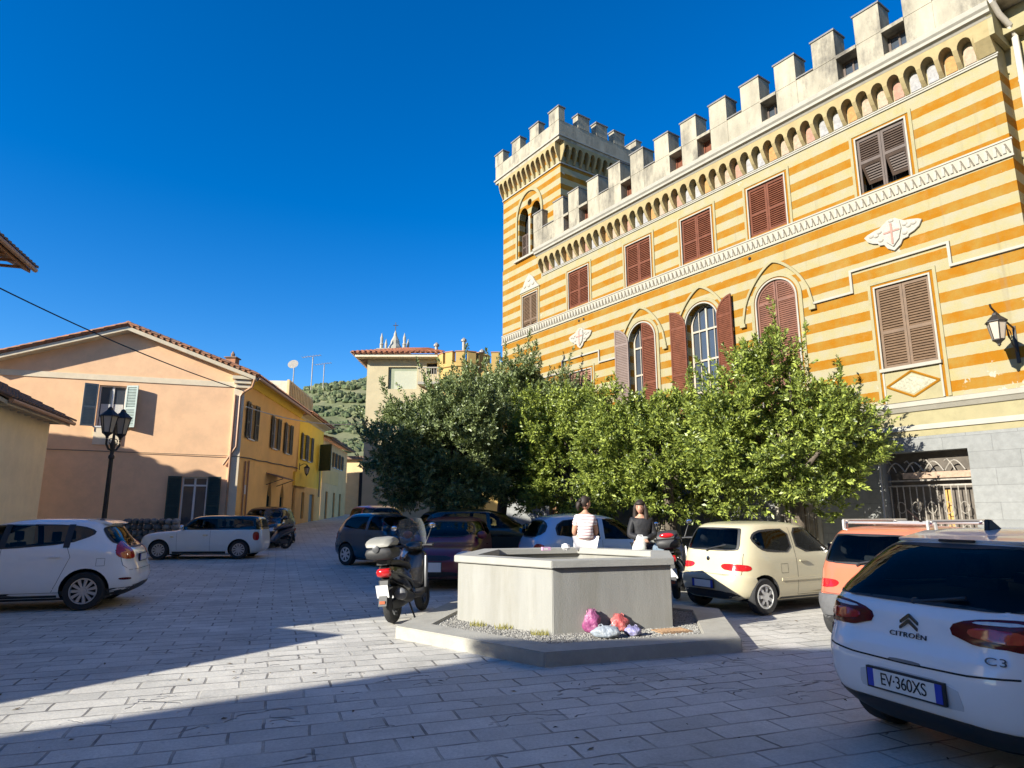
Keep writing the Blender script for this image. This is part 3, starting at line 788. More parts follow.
for i, c in enumerate(ARC):
    f = MB().use(M_CREAM); arch_band(f, c, .80, .80, .70, .70, 7.5, .003, .04, 4.3)
    f.use(M_ORNG); arch_band(f, c, .70, .70, .66, .66, 7.5, .003, .012, 4.3)
    f.use(M_WHITE); arch_band(f, c, .66, .66, .615, .615, 7.5, .003, .05, 4.3)
    w = f.build('arched_window', parent=castle, fixn=True)
    if i == 0:
        place_leaf(arch_leaf(M_SHA, .60, 4.4, 7.5), c, -1, 0, w); place_leaf(arch_leaf(M_SHA, .60, 4.4, 7.5), c, 1, 0, w)
    else:
        g = MB().use(M_GLASS); g.prism(archpoly(c, .60, 4.4, 7.5), -.27, -.26); g.build('pane', parent=w)
        s = MB().use(M_WOODW)
        arch_band(s, c, .61, .61, .54, .54, 7.5, -.25, -.21, 4.4)
        for xx in (c-.03,) : s.box(xx, xx+.06, -.25, -.21, 4.4, 8.08)
        for zz in (7.28, 6.3, 5.3): s.box(c-.54, c-.03, -.25, -.21, zz, zz+.06); s.box(c+.03, c+.54, -.25, -.21, zz, zz+.06)
        for xx in (c-.30, c+.28): s.box(xx, xx+.025, -.248, -.215, 4.4, 7.95)
        s.build('window_frame', parent=w)
        if i == 1:
            place_leaf(arch_leaf(M_SHR, .60, 4.4, 7.5), c, 1, 174, w); place_leaf(arch_leaf(M_SHR, .60, 4.4, 7.5), c, -1, 174, w)
        else:
            place_leaf(arch_leaf(M_SHM, .60, 4.4, 7.5), c, 1, 172, w); place_leaf(arch_leaf(M_SHP if False else M_SHR, .60, 4.4, 7.5), c, -1, 4, w)
    h = MB().use(M_CREAM); arch_band(h, c, 1.12, 1.58, 1.05, 1.49, 7.15, .003, .06, 7.05, 24, True)
    for sgn in (-1, 1): h.box(c+sgn*1.09-.09, c+sgn*1.09+.09, .003, .10, 6.95, 7.05)
    h.build('hood_mould', parent=castle)
# stepping string course
mb = MB().use(M_WHITE)
def band(pts):
    for p, q in zip(pts, pts[1:]):
        if abs(p[1]-q[1]) < .01: mb.box(min(p[0], q[0])-.03, max(p[0], q[0])+.03, .003, .06, p[1]-.03, p[1]+.03)
        else: mb.box(p[0]-.03, p[0]+.03, .003, .06, min(p[1], q[1])+.031, max(p[1], q[1])-.031)
band([(3.13, 7.12), (2.1, 7.12), (2.1, 7.68), (-.17, 7.68), (-.17, 7.12), (SW0, 7.12)])
mb.build('string_course', parent=castle)
mb = MB().use(M_WHITE)
band([(10.6, 7.12), (11.66, 7.12), (11.66, 7.58), (13.84, 7.58), (13.84, 7.12), (SW1, 7.12)])
mb.build('string_course', parent=castle)
# carved coats of arms
M_CARVE = mat('carved_marble', (.33, .305, .255), .8, .12, 12, bump=.5, bscale=30)
M_CROSS = mat('red_cross_paint', (.36, .17, .13), .8, .2, 10)
def crest(c, z, k=1.0):
    half = [(0, .36), (.10, .36), (.17, .30), (.30, .22), (.42, .20), (.60, .15), (.68, .10), (.60, -.04), (.48, -.12), (.36, -.16), (.34, -.22), (.22, -.24), (.15, -.36), (0, -.46)]
    pol = [(c+k*a, z+k*b) for a, b in half]+[(c-k*a, z+k*b) for a, b in reversed(half[1:-1])]
    m = MB().use(M_CARVE); m.prism(pol, .003, .06)
    sh = [(0, .26), (.2, .25), (.22, .05), (.15, -.2), (0, -.36), (-.15, -.2), (-.22, .05), (-.2, .25)]
    m.prism([(c+k*a, z+k*b) for a, b in sh], .06, .10)
    for a, b in ((.38, .05), (-.38, .05), (.5, .08), (-.5, .08), (.28, -.1), (-.28, -.1), (0, .32), (.3, .12), (-.3, .12)):
        m.ball((c+k*a, .06, z+k*b), (.07*k, .035, .05*k), 8, 6)
    m.use(M_CROSS); m.box(c-.025, c+.025, .101, .112, z-.30*k, z+.24*k); m.box(c-.19*k, c-.026, .101, .112, z+.0*k, z+.05*k); m.box(c+.026, c+.19*k, .101, .112, z+.0*k, z+.05*k)
    m.build('coat_of_arms', parent=castle, bevel=.006)
crest(.97, 8.33); crest(12.7, 8.33)
m = MB().use(M_CARVE); m.prism([(16.03-.75, 11.22), (16.03+.75, 11.22), (16.03+.5, 11.45), (16.03+.25, 11.8), (16.03, 11.98), (16.03-.25, 11.8), (16.03-.5, 11.45)], .003, .07)
for a, b in ((0, .35), (.3, .12), (-.3, .12), (0, .1)): m.ball((16.03+a, .07, 11.35+b), (.12, .05, .1), 8, 6)
m.build('carved_pediment', parent=castle, bevel=.008)
for a, b in ((12.79, 9.02), (12.51, 9.02), (5.0, 9.02)): MB().use(M_DARKIN).ball((a, .01, b), (.05, .03, .05), 8, 6).build('wall_vent', parent=castle)
# rainwater pipe at the near corner
m = MB().use(mat('painted_drainpipe', (.55, .50, .42), .6, .1, 5))
m.tube([(SW0-.16, .30, 13.0), (SW0-.16, .30, 12.75), (SW0-.18, .05, 12.55), (SW0-.26, -.25, 12.35), (SW0-.28, -.40, 12.1), (SW0-.28, -.42, .2)], .065, 10)
for z in (11, 9, 7, 5, 3): m.tube([(SW0-.28, -.42, z), (SW0-.28, -.42, z+.06)], .08, 10)
m.build('drainpipe', parent=castle, smooth=40)
# near corner: cornice return and the cornice of the recessed wall
m = MB().use(M_CREAM)
m.prism([(-.6, 12.0), (.30, 12.0), (.30, 12.42), (.42, 12.55), (.48, 12.75), (-.6, 12.75)], SW0-.121, SW0-.02, 'x')
m.box(-9, SW0-.1, -.6, -.25, 12.2, 12.9)
m.build('corner_cornice', parent=castle)
# ironwork
M_IRON = mat('old_iron', (.10, .085, .07), .55, .3, 15, metal=.6)
M_IRONP = mat('pale_worn_iron', (.30, .27, .23), .6, .3, 15, metal=.3)
g = MB().use(M_IRONP)
for k in range(13):
    x = .05+1.72*k/12; g.tube([(x, -.12, .05), (x, -.12, 2.18)], .014, 6)
for z in (.1, .9, 2.18, 2.30): g.box(.02, 1.80, -.14, -.10, z, z+.035)
g.use(mat('rusty_gate_band', (.33, .23, .16), .8, .3, 12)).box(.0, 1.45, -.16, -.08, 2.36, 2.50); g.use(M_IRONP)
for c in (.35, .78, 1.2, 1.6):
    g.tube([(c-.2, -.12, 2.52)]+[(c-.2+.4*t/8, -.12, 2.52+.22*math.sin(math.pi*t/8)) for t in range(9)], .016, 6)
    g.tube([(c, -.12, 2.52), (c+.05, -.12, 2.65), (c+.14, -.12, 2.78), (c+.2, -.12, 2.74)], .014, 6)
for k in range(5):
    c = .25+.33*k
    for zc in (1.2, 1.7): g.tube([(c+.09*math.cos(t*.7), -.12, zc+.13*math.sin(t*.7)) for t in range(10)], .01, 5)
g.use(M_IRON)
for z in (.5, .6): g.box(.05, 1.78, -.13, -.12, .1, z)
g.build('iron_gate', parent=castle)
m = MB().use(mat('gateway_lining', (.10, .085, .07), .9, .3, 4)).box(.0, 1.82, -.34, -.32, -.2, 2.97); m.use(mat('ochre_door', (.45, .26, .08), .8, .2, 5)).box(.55, .70, -.32, -.30, 1.0, 2.1); m.build('gateway', parent=castle)
for (x0, x1, z0, z1) in ((3.56, 4.65, .7, 1.8), (8.2, 9.3, .9, 1.9)):
    m = MB().use(M_WHITE)
    m.box(x0-.1, x0, .04, .08, z0-.1, z1+.1); m.box(x1, x1+.1, .04, .08, z0-.1, z1+.1); m.box(x0, x1, .04, .08, z1, z1+.1); m.box(x0, x1, .04, .1, z0-.1, z0)
    w = m.build('grated_window', parent=castle)
    m = MB().use(M_IRONP)
    for k in range(1, 8): m.box(x0+(x1-x0)*k/8-.012, x0+(x1-x0)*k/8+.012, .0, .024, z0, z1)
    for k in range(1, 4): m.box(x0, x1, -.012, -.001, z0+(z1-z0)*k/4-.012, z0+(z1-z0)*k/4+.012)
    m.build('iron_grille', parent=w)
    m = MB().use(M_WOODW).box(x0, x1, -.25, -.22, z0, z1); m.use(M_SHB).box(x0+.5, x0+.62, -.22, -.2, z0, z1); m.build('wooden_screen', parent=w)
m = MB().use(mat('brown_door_paint', (.20, .11, .05), .6, .2, 6)).box(13.92, 14.78, -.2, -.14, -.1, 2.18); m.box(14.32, 14.38, -.14, -.12, 0, 2.1); m.build('door', parent=castle)
# ---------------- lantern on a scrolled bracket (hangs on the wall, a thing of its own)
M_BLACK = mat('black_iron_paint', (.03, .026, .024), .5, .2, 10, metal=.3)
M_LAMPG = mat('lamp_glass', (.45, .38, .30), .25, .1, 4, spec=.6)
def lantern(parent, M, k=1.0, glass=None):
    c = MB(M).use(M_BLACK)
    c.lathe([(.02*k, .47*k), (.05*k, .44*k), (.06*k, .40*k), (.13*k, .34*k), (.20*k, .27*k), (.205*k, .25*k), (.17*k, .25*k)], 6)
    c.build('lantern_cap', parent=parent)
    g = MB(M).use(glass or M_LAMPG); g.lathe([(.165*k, .25*k), (.10*k, -.10*k)], 6); g.build('lantern_glass', parent=parent)
    f = MB(M).use(M_BLACK)
    for j in range(6):
        a = math.pi*j/3; f.tube([(.172*k*math.cos(a), .172*k*math.sin(a), .25*k), (.105*k*math.cos(a), .105*k*math.sin(a), -.10*k)], .011*k, 5)
    f.lathe([(.11*k, -.10*k), (.115*k, -.12*k), (.06*k, -.16*k), (.03*k, -.20*k), (.035*k, -.22*k), (.005*k, -.25*k)], 6)
    f.build('lantern_frame', parent=parent)
CM = Matrix.Translation(CO) @ Matrix.Rotation(CROT, 4, 'Z')
wl = thing('wall_lantern', 'black iron lantern on a scrolled bracket fixed to the striped wall', 'lamp', CM @ Vector((-1.15, .0, 5.0)), CROT)
b = MB().use(M_BLACK)
b.box(-.03, .03, .002, .03, -.35, .45)
b.tube([(0, .03, .40), (0, .5, .50), (0, 1.0, .62), (0, 1.12, .66), (0, 1.15, .72)], .02, 8)
b.tube([(0, .03, -.10), (0, .22, .02), (0, .36, .20), (0, .45, .42)], .014, 6)
b.tube([(0, .32+.10*math.cos(t*.55), .22+.10*math.sin(t*.55)) for t in range(13)], .01, 5)
b.tube([(0, .62+.07*math.cos(t*.55), .42+.07*math.sin(t*.55)) for t in range(13)], .01, 5)
b.build('bracket', parent=wl)
lantern(wl, Matrix.Translation((0, .95, .12)), 1.0)
# ================================================================ HOUSES
KS = 28/24.0
def zs(z): return 1.58+(z-1.58)*KS
M_TILE = mat('terracotta_tiles', (.36, .155, .075), .85, .35, 3.5, bump=.2, stain=(.22, .19, .15), stscale=2.5, stamt=.6)
M_TILED = mat('old_grey_brown_tiles', (.23, .14, .09), .9, .35, 3.5, bump=.2, stain=(.14, .12, .09), stscale=2, stamt=.6)
M_PEACH = mat('peach_render', (.88, .545, .31), .9, .07, 2, bump=.12, stain=(.70, .44, .26), stscale=.9, stamt=.6)
M_ORST = mat('apricot_street_render', (.92, .52, .17), .9, .10, 2, bump=.12, stain=(.62, .33, .13), stscale=1.0, stamt=.45)
M_YEL = mat('yellow_render', (.92, .60, .07), .9, .10, 2, bump=.12, stain=(.6, .38, .10), stscale=1.0, stamt=.3)
M_PALE = mat('pale_cream_render', (.44, .37, .225), .9, .08, 1.5, bump=.12, stain=(.33, .27, .17), stscale=.7, stamt=.4)
M_SAND = mat('sandy_render', (.70, .50, .25), .9, .10, 1.5, bump=.12, stain=(.52, .40, .24), stscale=.8, stamt=.4)
M_BAND = mat('cream_band', (.74, .62, .44), .85, .08, 3)
M_SOFFIT = mat('cream_soffit', (.66, .56, .40), .85, .1, 3)
M_GRN = mat('dark_green_shutter_paint', (.035, .055, .042), .55, .2, 6)
M_GRNL = mat('grey_green_shutter_paint', (.30, .36, .33), .6, .12, 6)
M_OLIVE = mat('olive_brown_shutter_paint', (.10, .085, .055), .6, .2, 6)
M_FRAMEW = mat('white_window_frame', (.70, .68, .63), .6, .06, 4)
M_CURT = mat('net_curtain', (.55, .54, .50), .9, .15, 20)
M_COPPER = mat('copper_pipe_paint', (.40, .22, .12), .5, .2, 6)
M_WIRE = mat('black_cable', (.015, .016, .022), .6, .1)
M_WIREW = mat('pale_cable', (.55, .50, .42), .6, .1)
M_STREETGREY = mat('grey_plinth_render', (.36, .33, .29), .9, .15, 3)

def window_open(parent, M, c, hw, z0, z1, leaf_mat, leafw=None, yback=-.16, ang=172, curtain=True, frame_m=None, sill=True):
    """window in a real opening, casement frame, glass and two opened louvred leaves"""
    f = MB(M).use(frame_m or M_FRAMEW)
    f.box(c-hw, c-hw+.06, yback, yback+.06, z0, z1); f.box(c+hw-.06, c+hw, yback, yback+.06, z0, z1)
    f.box(c-hw+.06, c+hw-.06, yback, yback+.06, z0, z0+.06); f.box(c-hw+.06, c+hw-.06, yback, yback+.06, z1-.06, z1); f.box(c-.04, c+.04, yback, yback+.06, z0+.06, z1-.06)
    if sill: f.box(c-hw-.06, c+hw+.06, .003, .07, z0-.06, z0-.003)
    w = f.build('window', parent=parent)
    g = MB(M).use(M_GLASS).box(c-hw, c+hw, yback+.01, yback+.03, z0, z1)
    if curtain: g.use(M_CURT).box(c-hw+.1, c+hw-.1, yback+.031, yback+.034, z0+.08, z0+(z1-z0)*.55)
    g.build('pane', parent=w)
    lw = leafw or hw
    for sgn in (-1, 1):
        Mx = M @ Matrix.Translation((c+sgn*(hw+.01), .05, 0)) @ Matrix.Rotation(R(-sgn*(ang-180)), 4, 'Z')
        s = MB(Mx).use(leaf_mat)
        if sgn > 0: shutter(s, 0, lw, z0-.02, z1+.02, -.02)
        else: shutter(s, -lw, 0, z0-.02, z1+.02, -.02)
        s.build('shutter', parent=w)
    return w
# ---------------- the peach house with its gable to the square
KP = Vector((-11.706, 28.0, 0)); e1 = Vector((-.9507, -.3102, 0)); e2 = Vector((-.093, .996, 0)).normalized()
GB = gz(28)-.35
peach = thing('corner_house', 'peach rendered house with tiled gable facing the square and apricot side along the street', 'house', KP)
MG = frame((0, 0, 0), e1); MS = frame((0, 0, 0), -e2)   # gable frame (x to the left), street frame (x = -distance along the street)
GW = 7.9*KS; EZ = zs(6.72); RZ = zs(8.12)
SL = 9.15*KS
wz0, wz1 = zs(4.56), zs(6.02)
win_g = rect(3.90*KS, 4.76*KS, wz0, wz1); door_g = rect(.99*KS, 1.83*KS, zs(1.02), zs(2.85))
mb = MB(MG).use(M_PEACH)
mb.panel([(0, GB), (GW, GB), (GW, EZ), (GW/2, RZ), (0, EZ)], [win_g, door_g], 0, .25)
mb.use(M_BAND).box(.0, GW, .003, .03, zs(6.19), zs(6.39))
mb.box(-.0, .42, .004, .05, GB, zs(6.19)-.002)                       # pale corner strip
mb.build('gable_wall', parent=peach, fixn=False)
SWIN = [(1.1, .78, 4.39, 5.74), (4.56, .62, 4.36, 5.71), (6.85, .6, 4.35, 5.72)]
street_h = [rect(-(c*KS)-.42, -(c*KS)+.42, zs(a), zs(b)) for c, w, a, b in SWIN]
def gothic(c, hw, z0, zsp, rise): return [(c-hw, z0), (c+hw, z0)]+[(c+hw*(1-2*i/10), zsp+rise*(1-abs(1-2*i/10)**1.7)) for i in range(11)]
street_h += [gothic(-4.35*KS, .42, GB+.42, zs(2.3), .75), gothic(-6.5*KS, .40, zs(1.75), zs(2.3), .70), rect(-8.9*KS-.45, -8.9*KS+.45, GB+.6, zs(2.8))]
mb = MB(MS).use(M_ORST)
mb.panel(rect(-SL, 0, GB, EZ), street_h, 0, .22)
mb.use(M_YEL)
mb.prism([(.003, EZ-.42), (.06, EZ-.40), (.16, EZ-.22), (.20, EZ-.10), (.45, EZ-.02), (.003, EZ-.02)], -SL, -.0, 'x')
mb.build('street_wall', parent=peach, fixn=False)
P = lambda s, t, z: (KP*0)+e1*s+e2*t+Vector((0, 0, z))
mb = MB().use(M_PEACH)
for a, b in ((P(GW, 0, 0), P(GW, SL, 0)), (P(GW, SL, 0), P(0, SL, 0))):
    mb.add([(a.x, a.y, GB), (b.x, b.y, GB), (b.x, b.y, EZ), (a.x, a.y, EZ)], [(0, 1, 2, 3)])
mb.build('back_wall', parent=peach)
m = MB(MG).use(M_DARKIN).box(.6, GW-.5, -.5, -.4, GB+.3, EZ-.2); m.M = MS; m.box(-SL+.3, -.8, -.5, -.4, GB+.3, EZ-.2); m.build('room_darkness', parent=peach)  # dark sheets stand for the unlit rooms behind both walls
OV = .42
mb = MB().use(M_TILE)
def pr(s, t, z): 
    v = P(s, t, z); return (v.x, v.y, v.z)
sl = (RZ-EZ)/(GW/2)
tile_slope(mb, pr(-.55, -OV, EZ-.55*sl+.06), pr(-.55, SL, EZ-.55*sl+.06), pr(GW/2, -OV, RZ+.06), pr(GW/2, SL, RZ+.06))
tile_slope(mb, pr(GW+.55, -OV, EZ-.55*sl+.06), pr(GW+.55, SL, EZ-.55*sl+.06), pr(GW/2, -OV, RZ+.06), pr(GW/2, SL, RZ+.06))
n = 22
for side in (-1, 1):
    for i in range(n):                                                 # verge tiles laid along the gable edge
        t0, t1 = i/n, (i+.92)/n
        a = Vector(pr(GW/2+side*(GW/2+.55)*t0, -OV+.05, RZ+.17-(RZ-EZ+.55*sl)*t0)); b = Vector(pr(GW/2+side*(GW/2+.55)*t1, -OV+.05, RZ+.13-(RZ-EZ+.55*sl)*t1))
        mb.tube([a, b], [.085, .11], 8)
mb.tube([pr(GW/2, -OV, RZ+.14), pr(GW/2, SL, RZ+.14)], .12, 8)
roof = mb.build('roof', parent=peach)
m = MB().use(M_SOFFIT)
for side in (-1, 1):
    a = [pr(GW/2+side*(GW/2+.5), -OV+.02, EZ-.5*sl+.03), pr(GW/2, -OV+.02, RZ+.03), pr(GW/2, .02, RZ+.03), pr(GW/2+side*(GW/2+.5), .02, EZ-.5*sl+.03)]
    b = [(p[0], p[1], p[2]-.16) for p in a]
    m.add(a+b, [(0, 1, 2, 3), (7, 6, 5, 4), (0, 4, 5, 1), (1, 5, 6, 2), (2, 6, 7, 3), (3, 7, 4, 0)])
m.M = MG
for k, (w_, zz) in enumerate(((.62, .30), (.54, .20), (.46, .08))): m.box(-.28+.03*k, w_-.1, .004, .30-.07*k, EZ-.12-.18*k-.16, EZ-.14-.18*k)
m.build('eave_moulding', parent=peach)
m = MB().use(M_TILE); c = Vector(pr(.9*KS, 1.4, 0)); m.box(c.x-.22, c.x+.22, c.y-.22, c.y+.22, EZ+.1, EZ+.95); m.use(M_TILED).box(c.x-.28, c.x+.28, c.y-.28, c.y+.28, EZ+.95, EZ+1.0); m.lathe([(.08, 0), (.1, .16), (.02, .3)], 8, Matrix.Translation((c.x, c.y, EZ+1.0))); m.build('chimney', parent=roof)
w = window_open(peach, MG, 4.33*KS, .43*KS, wz0, wz1, M_GRNL, .42*KS, ang=160)
f = MB(MG).use(M_BAND).box(3.9*KS, 4.76*KS, .003, .05, wz0-.75, wz0-.07); f.build('window_apron', parent=peach)
w = window_open(peach, MG, 1.41*KS, .42*KS, zs(1.02), zs(2.85), M_GRN, .44*KS, ang=172, curtain=False, sill=False)
f = MB(MG).use(M_FRAMEW).box(.99*KS, 1.83*KS, -.15, -.09, zs(2.52), zs(2.58)); f.build('transom', parent=w)
for c, hw_, a, b in SWIN: window_open(peach, MS, -c*KS, .42, zs(a), zs(b), M_OLIVE, .46, ang=176, curtain=False)
for c, z0, in ((-4.35*KS, GB+.42), (-6.5*KS, zs(1.75))):
    f = MB(MS).use(M_DARKIN).box(c-.42, c+.42, -.2, -.17, z0, zs(2.3)+.7); f.use(M_GRN).box(c-.4, c-.34, -.17, -.1, z0, zs(2.3)); f.box(c+.34, c+.4, -.17, -.1, z0, zs(2.3)); f.box(c-.03, c+.03, -.17, -.1, z0, zs(2.5)); f.build('pointed_door', parent=peach)
f = MB(MS).use(M_GRN).box(-8.9*KS-.45, -8.9*KS+.45, -.2, -.15, GB+.6, zs(2.8)); f.build('street_door', parent=peach)
f = MB(MS).use(M_TILED); a, b = -3.9*KS-1.9, -3.9*KS+.3
f.add([(a, .0, zs(3.22)), (b, .0, zs(3.22)), (b, .85, zs(3.0)), (a, .85, zs(3.0)), (a, 0, zs(3.22)+.05), (b, 0, zs(3.22)+.05), (b, .85, zs(3.0)+.05), (a, .85, zs(3.0)+.05)], [(0, 1, 2, 3), (7, 6, 5, 4), (0, 4, 5, 1), (1, 5, 6, 2), (2, 6, 7, 3), (3, 7, 4, 0)])
f.use(M_IRON)
for x in (a+.1, b-.1): f.tube([(x, .0, zs(2.75)), (x, .8, zs(3.0))], .02, 6)
f.build('door_canopy', parent=peach)
f = MB(MG).use(M_COPPER)
f.tube([(-.40, .5, EZ-.30), (-.32, .42, EZ-.62), (.05, .10, EZ-.85), (.16, .08, EZ-1.0), (.16, .08, EZ-3.2), (.62, .08, EZ-4.0)], .05, 8)
f.tube([(.36, .1, EZ-.95), (.36, .1, GB)], .045, 8)
f.M = MS; f.tube([(-1.2, .06, GB+.1), (-1.2, .06, zs(3.55)), ], .04, 8); f.tube([(-.7, .06, GB+.1), (-.7, .06, zs(3.5))], .04, 8)
f.tube([(.2, .62, EZ-.22), (-SL, .62, EZ-.22)], .07, 8)
f.build('drainpipe', parent=peach, smooth=40)
f = MB(MS).use(M_WIRE); f.tube([(-SL*i/8, .05, zs(3.62)+(.0 if i % 2 else -.03)+.03*i) for i in range(9)], .022, 5); f.M = MG; f.tube([(0, .06, zs(3.62)), (3, .04, zs(3.66)), (GW, .04, zs(3.74))], .012, 5)
f.build('wall_cable', parent=peach)
# ---------------- yellow house further along the street with the terrace block on top
T1_ = SL+.02; T2_ = 15.6*KS; EY = zs(6.62)
yh = thing('yellow_house', 'deep yellow street house joined to the apricot wall, pale lower storey', 'house', KP)
GB2 = gz(40)-.6
ws = [(10.35, 4.35, 5.66), (11.75, 4.35, 5.66)]
mb = MB(MS).use(M_YEL)
mb.panel(rect(-T2_, -T1_, zs(2.95), EY), [rect(-c*KS-.42, -c*KS+.42, zs(a), zs(b)) for c, a, b in ws], 0, .2)
mb.use(M_ORST).panel(rect(-T2_, -T1_, GB2, zs(2.95)-.002), [rect(-10.9*KS-.4, -10.9*KS+.4, gz(40)+.3, zs(2.65)), rect(-13.0*KS-.9, -13.0*KS+.6, gz(42)-.1, zs(2.6))], .002, .2)
mb.use(M_YEL).add([(-T2_, 0, GB2), (-T2_, -8, GB2), (-T2_, -8, EY), (-T2_, 0, EY)], [(0, 1, 2, 3)])
mb.build('street_wall', parent=yh, fixn=False)
for c, a, b in ws: window_open(yh, MS, -c*KS, .42, zs(a), zs(b), M_OLIVE, .46, ang=176, curtain=False)
f = MB(MS).use(M_GRN).box(-10.9*KS-.4, -10.9*KS+.4, -.16, -.12, gz(40)+.2, zs(2.65)); f.build('street_door', parent=yh)
f = MB(MS).use(mat('grey_garage_door', (.17, .19, .17), .6, .15, 5)).box(-13.0*KS-.9, -13.0*KS+.6, -.16, -.12, gz(42)-.2, zs(2.6)); f.build('garage_door', parent=yh)
f = MB(MS).use(M_GRN); sh = Matrix.Translation((-14.5*KS, .03, 0)) @ Matrix.Rotation(R(60), 4, 'Z'); f.M = MS @ sh; shutter(f, 0, 1.0, zs(4.0), zs(5.55), 0); f.build('shutter', parent=yh)
mb = MB(MS).use(M_TILE)
tile_slope(mb, (-T2_-.2, .65, EY+.0), (-T1_-.02, .65, EY+.0), (-T2_-.2, -3, EY+.9), (-T1_-.02, -3, EY+.9))
mb.use(M_SOFFIT).prism([(.003, EY-.25), (.12, EY-.15), (.55, EY-.06), (.55, EY-.02), (.003, EY-.02)], -T2_, -T1_, 'x')
mb.build('roof', parent=yh)
mb = MB(MS).use(mat('stained_terrace_wall', (.66, .56, .42), .9, .15, 2, bump=.15, stain=(.40, .30, .20), stscale=1.5, stamt=.6))
mb.box(-T2_+.3, -T1_-.4, -7, -1.0, EY+.1, EY+2.05)
mb.use(M_SAND).box(-T2_+.25, -T1_-.35, -1.0, -.86, EY+1.0, EY+2.12)
x = -T2_+.4
while x < -T1_-.5: mb.box(x, x+.10, -.86, -.80, EY+1.05, EY+2.0); x += .45
mb.build('roof_terrace', parent=yh)
mb = MB(MS).use(M_IRONP); mb.tube([(-14.6*KS, .1, zs(2.5)), (-14.6*KS, .1, zs(4.2))], .05, 8); mb.build('drainpipe', parent=yh)
# balcony-like yellow lower box seen under the lamp
mb = MB(MS).use(M_YEL); mb.box(-T1_-2.2, -T1_+.9, .003, .14, zs(2.92), zs(3.6)); mb.build('yellow_fascia', parent=yh)
M_ENDH = mat('warm_cream_render', (.88, .52, .22), .9, .1, 1.5, bump=.12, stain=(.68, .38, .15), stscale=.8, stamt=.4)
# ---------------- pale house at the end of the street
fh = thing('street_end_house', 'pale cream and apricot house with grey shutters far down the street', 'house', KP)
T3 = T2_+.05; T4 = 25*KS; EF = zs(6.0)
mb = MB(MS).use(M_ENDH)
fw = [(17.2, .45), (19.6, .42), (20.9, .42), (22.2, .42)]
mb.panel(rect(-T4, -T3, GB2+.2, EF), [rect(-c*KS-h, -c*KS+h, zs(4.55), zs(5.5)) for c, h in fw]+[rect(-c*KS-.45, -c*KS+.45, gz(48), zs(2.9)) for c in (17.5, 20.2, 22.6)], 0, .2)
mb.use(M_ORST).box(-21.5*KS, -T3-.002, .002, .02, zs(3.4), zs(4.3))
mb.use(M_ENDH).add([(-T4, 0, GB2), (-T4, -8, GB2), (-T4, -8, EF), (-T4, 0, EF)], [(0, 1, 2, 3)])
mb.use(M_PALE).box(-T4+1, -T3-2.2, -7, -2.2, EF+.2, EF+1.7)
mb.build('street_wall', parent=fh, fixn=False)
for c, h in fw: window_open(fh, MS, -c*KS, h, zs(4.55), zs(5.5), M_OLIVE, h, ang=174, curtain=False)
for c in (17.5, 20.2, 22.6): MB(MS).use(M_GRN).box(-c*KS-.45, -c*KS+.45, -.16, -.12, gz(48)-.2, zs(2.9)).build('street_door', parent=fh)
mb = MB(MS).use(M_TILED); tile_slope(mb, (-T4-.3, .6, EF+.02), (-T3-.02, .6, EF+.02), (-T4-.3, -2.2, EF+.8), (-T3-.02, -2.2, EF+.8))
mb.use(M_TILE); tile_slope(mb, (-T4+.8, -2.0, EF+1.72), (-T3-2.0, -2.0, EF+1.72), (-T4+.8, -6, EF+2.7), (-T3-2.0, -6, EF+2.7))
mb.build('roof', parent=fh)
m = MB(MS).use(M_DARKIN).box(-T4+2, -T3-3, -2.21, -2.18, EF+.75, EF+1.55); m.build('loggia_opening_darkness', parent=fh)
# gate wall closing the view at the far end
eh = thing('street_end_wall', 'dark shaded archway wall closing the far end of the street', 'wall', (0, 0, 0))
a = at(352, 520, 60); b = at(376, 520, 60)
mb = MB().use(M_SAND); mb.box(a.x-1.5, b.x+2, 60, 61, .8, 6.4); mb.use(M_DARKIN).box(a.x+.5, a.x+1.6, 59.9, 60-.01, .9, 5.2); mb.use(M_TILED).box(a.x-1.7, b.x+2.1, 59.6, 61.2, 6.4, 6.7); mb.build('wall', parent=eh)

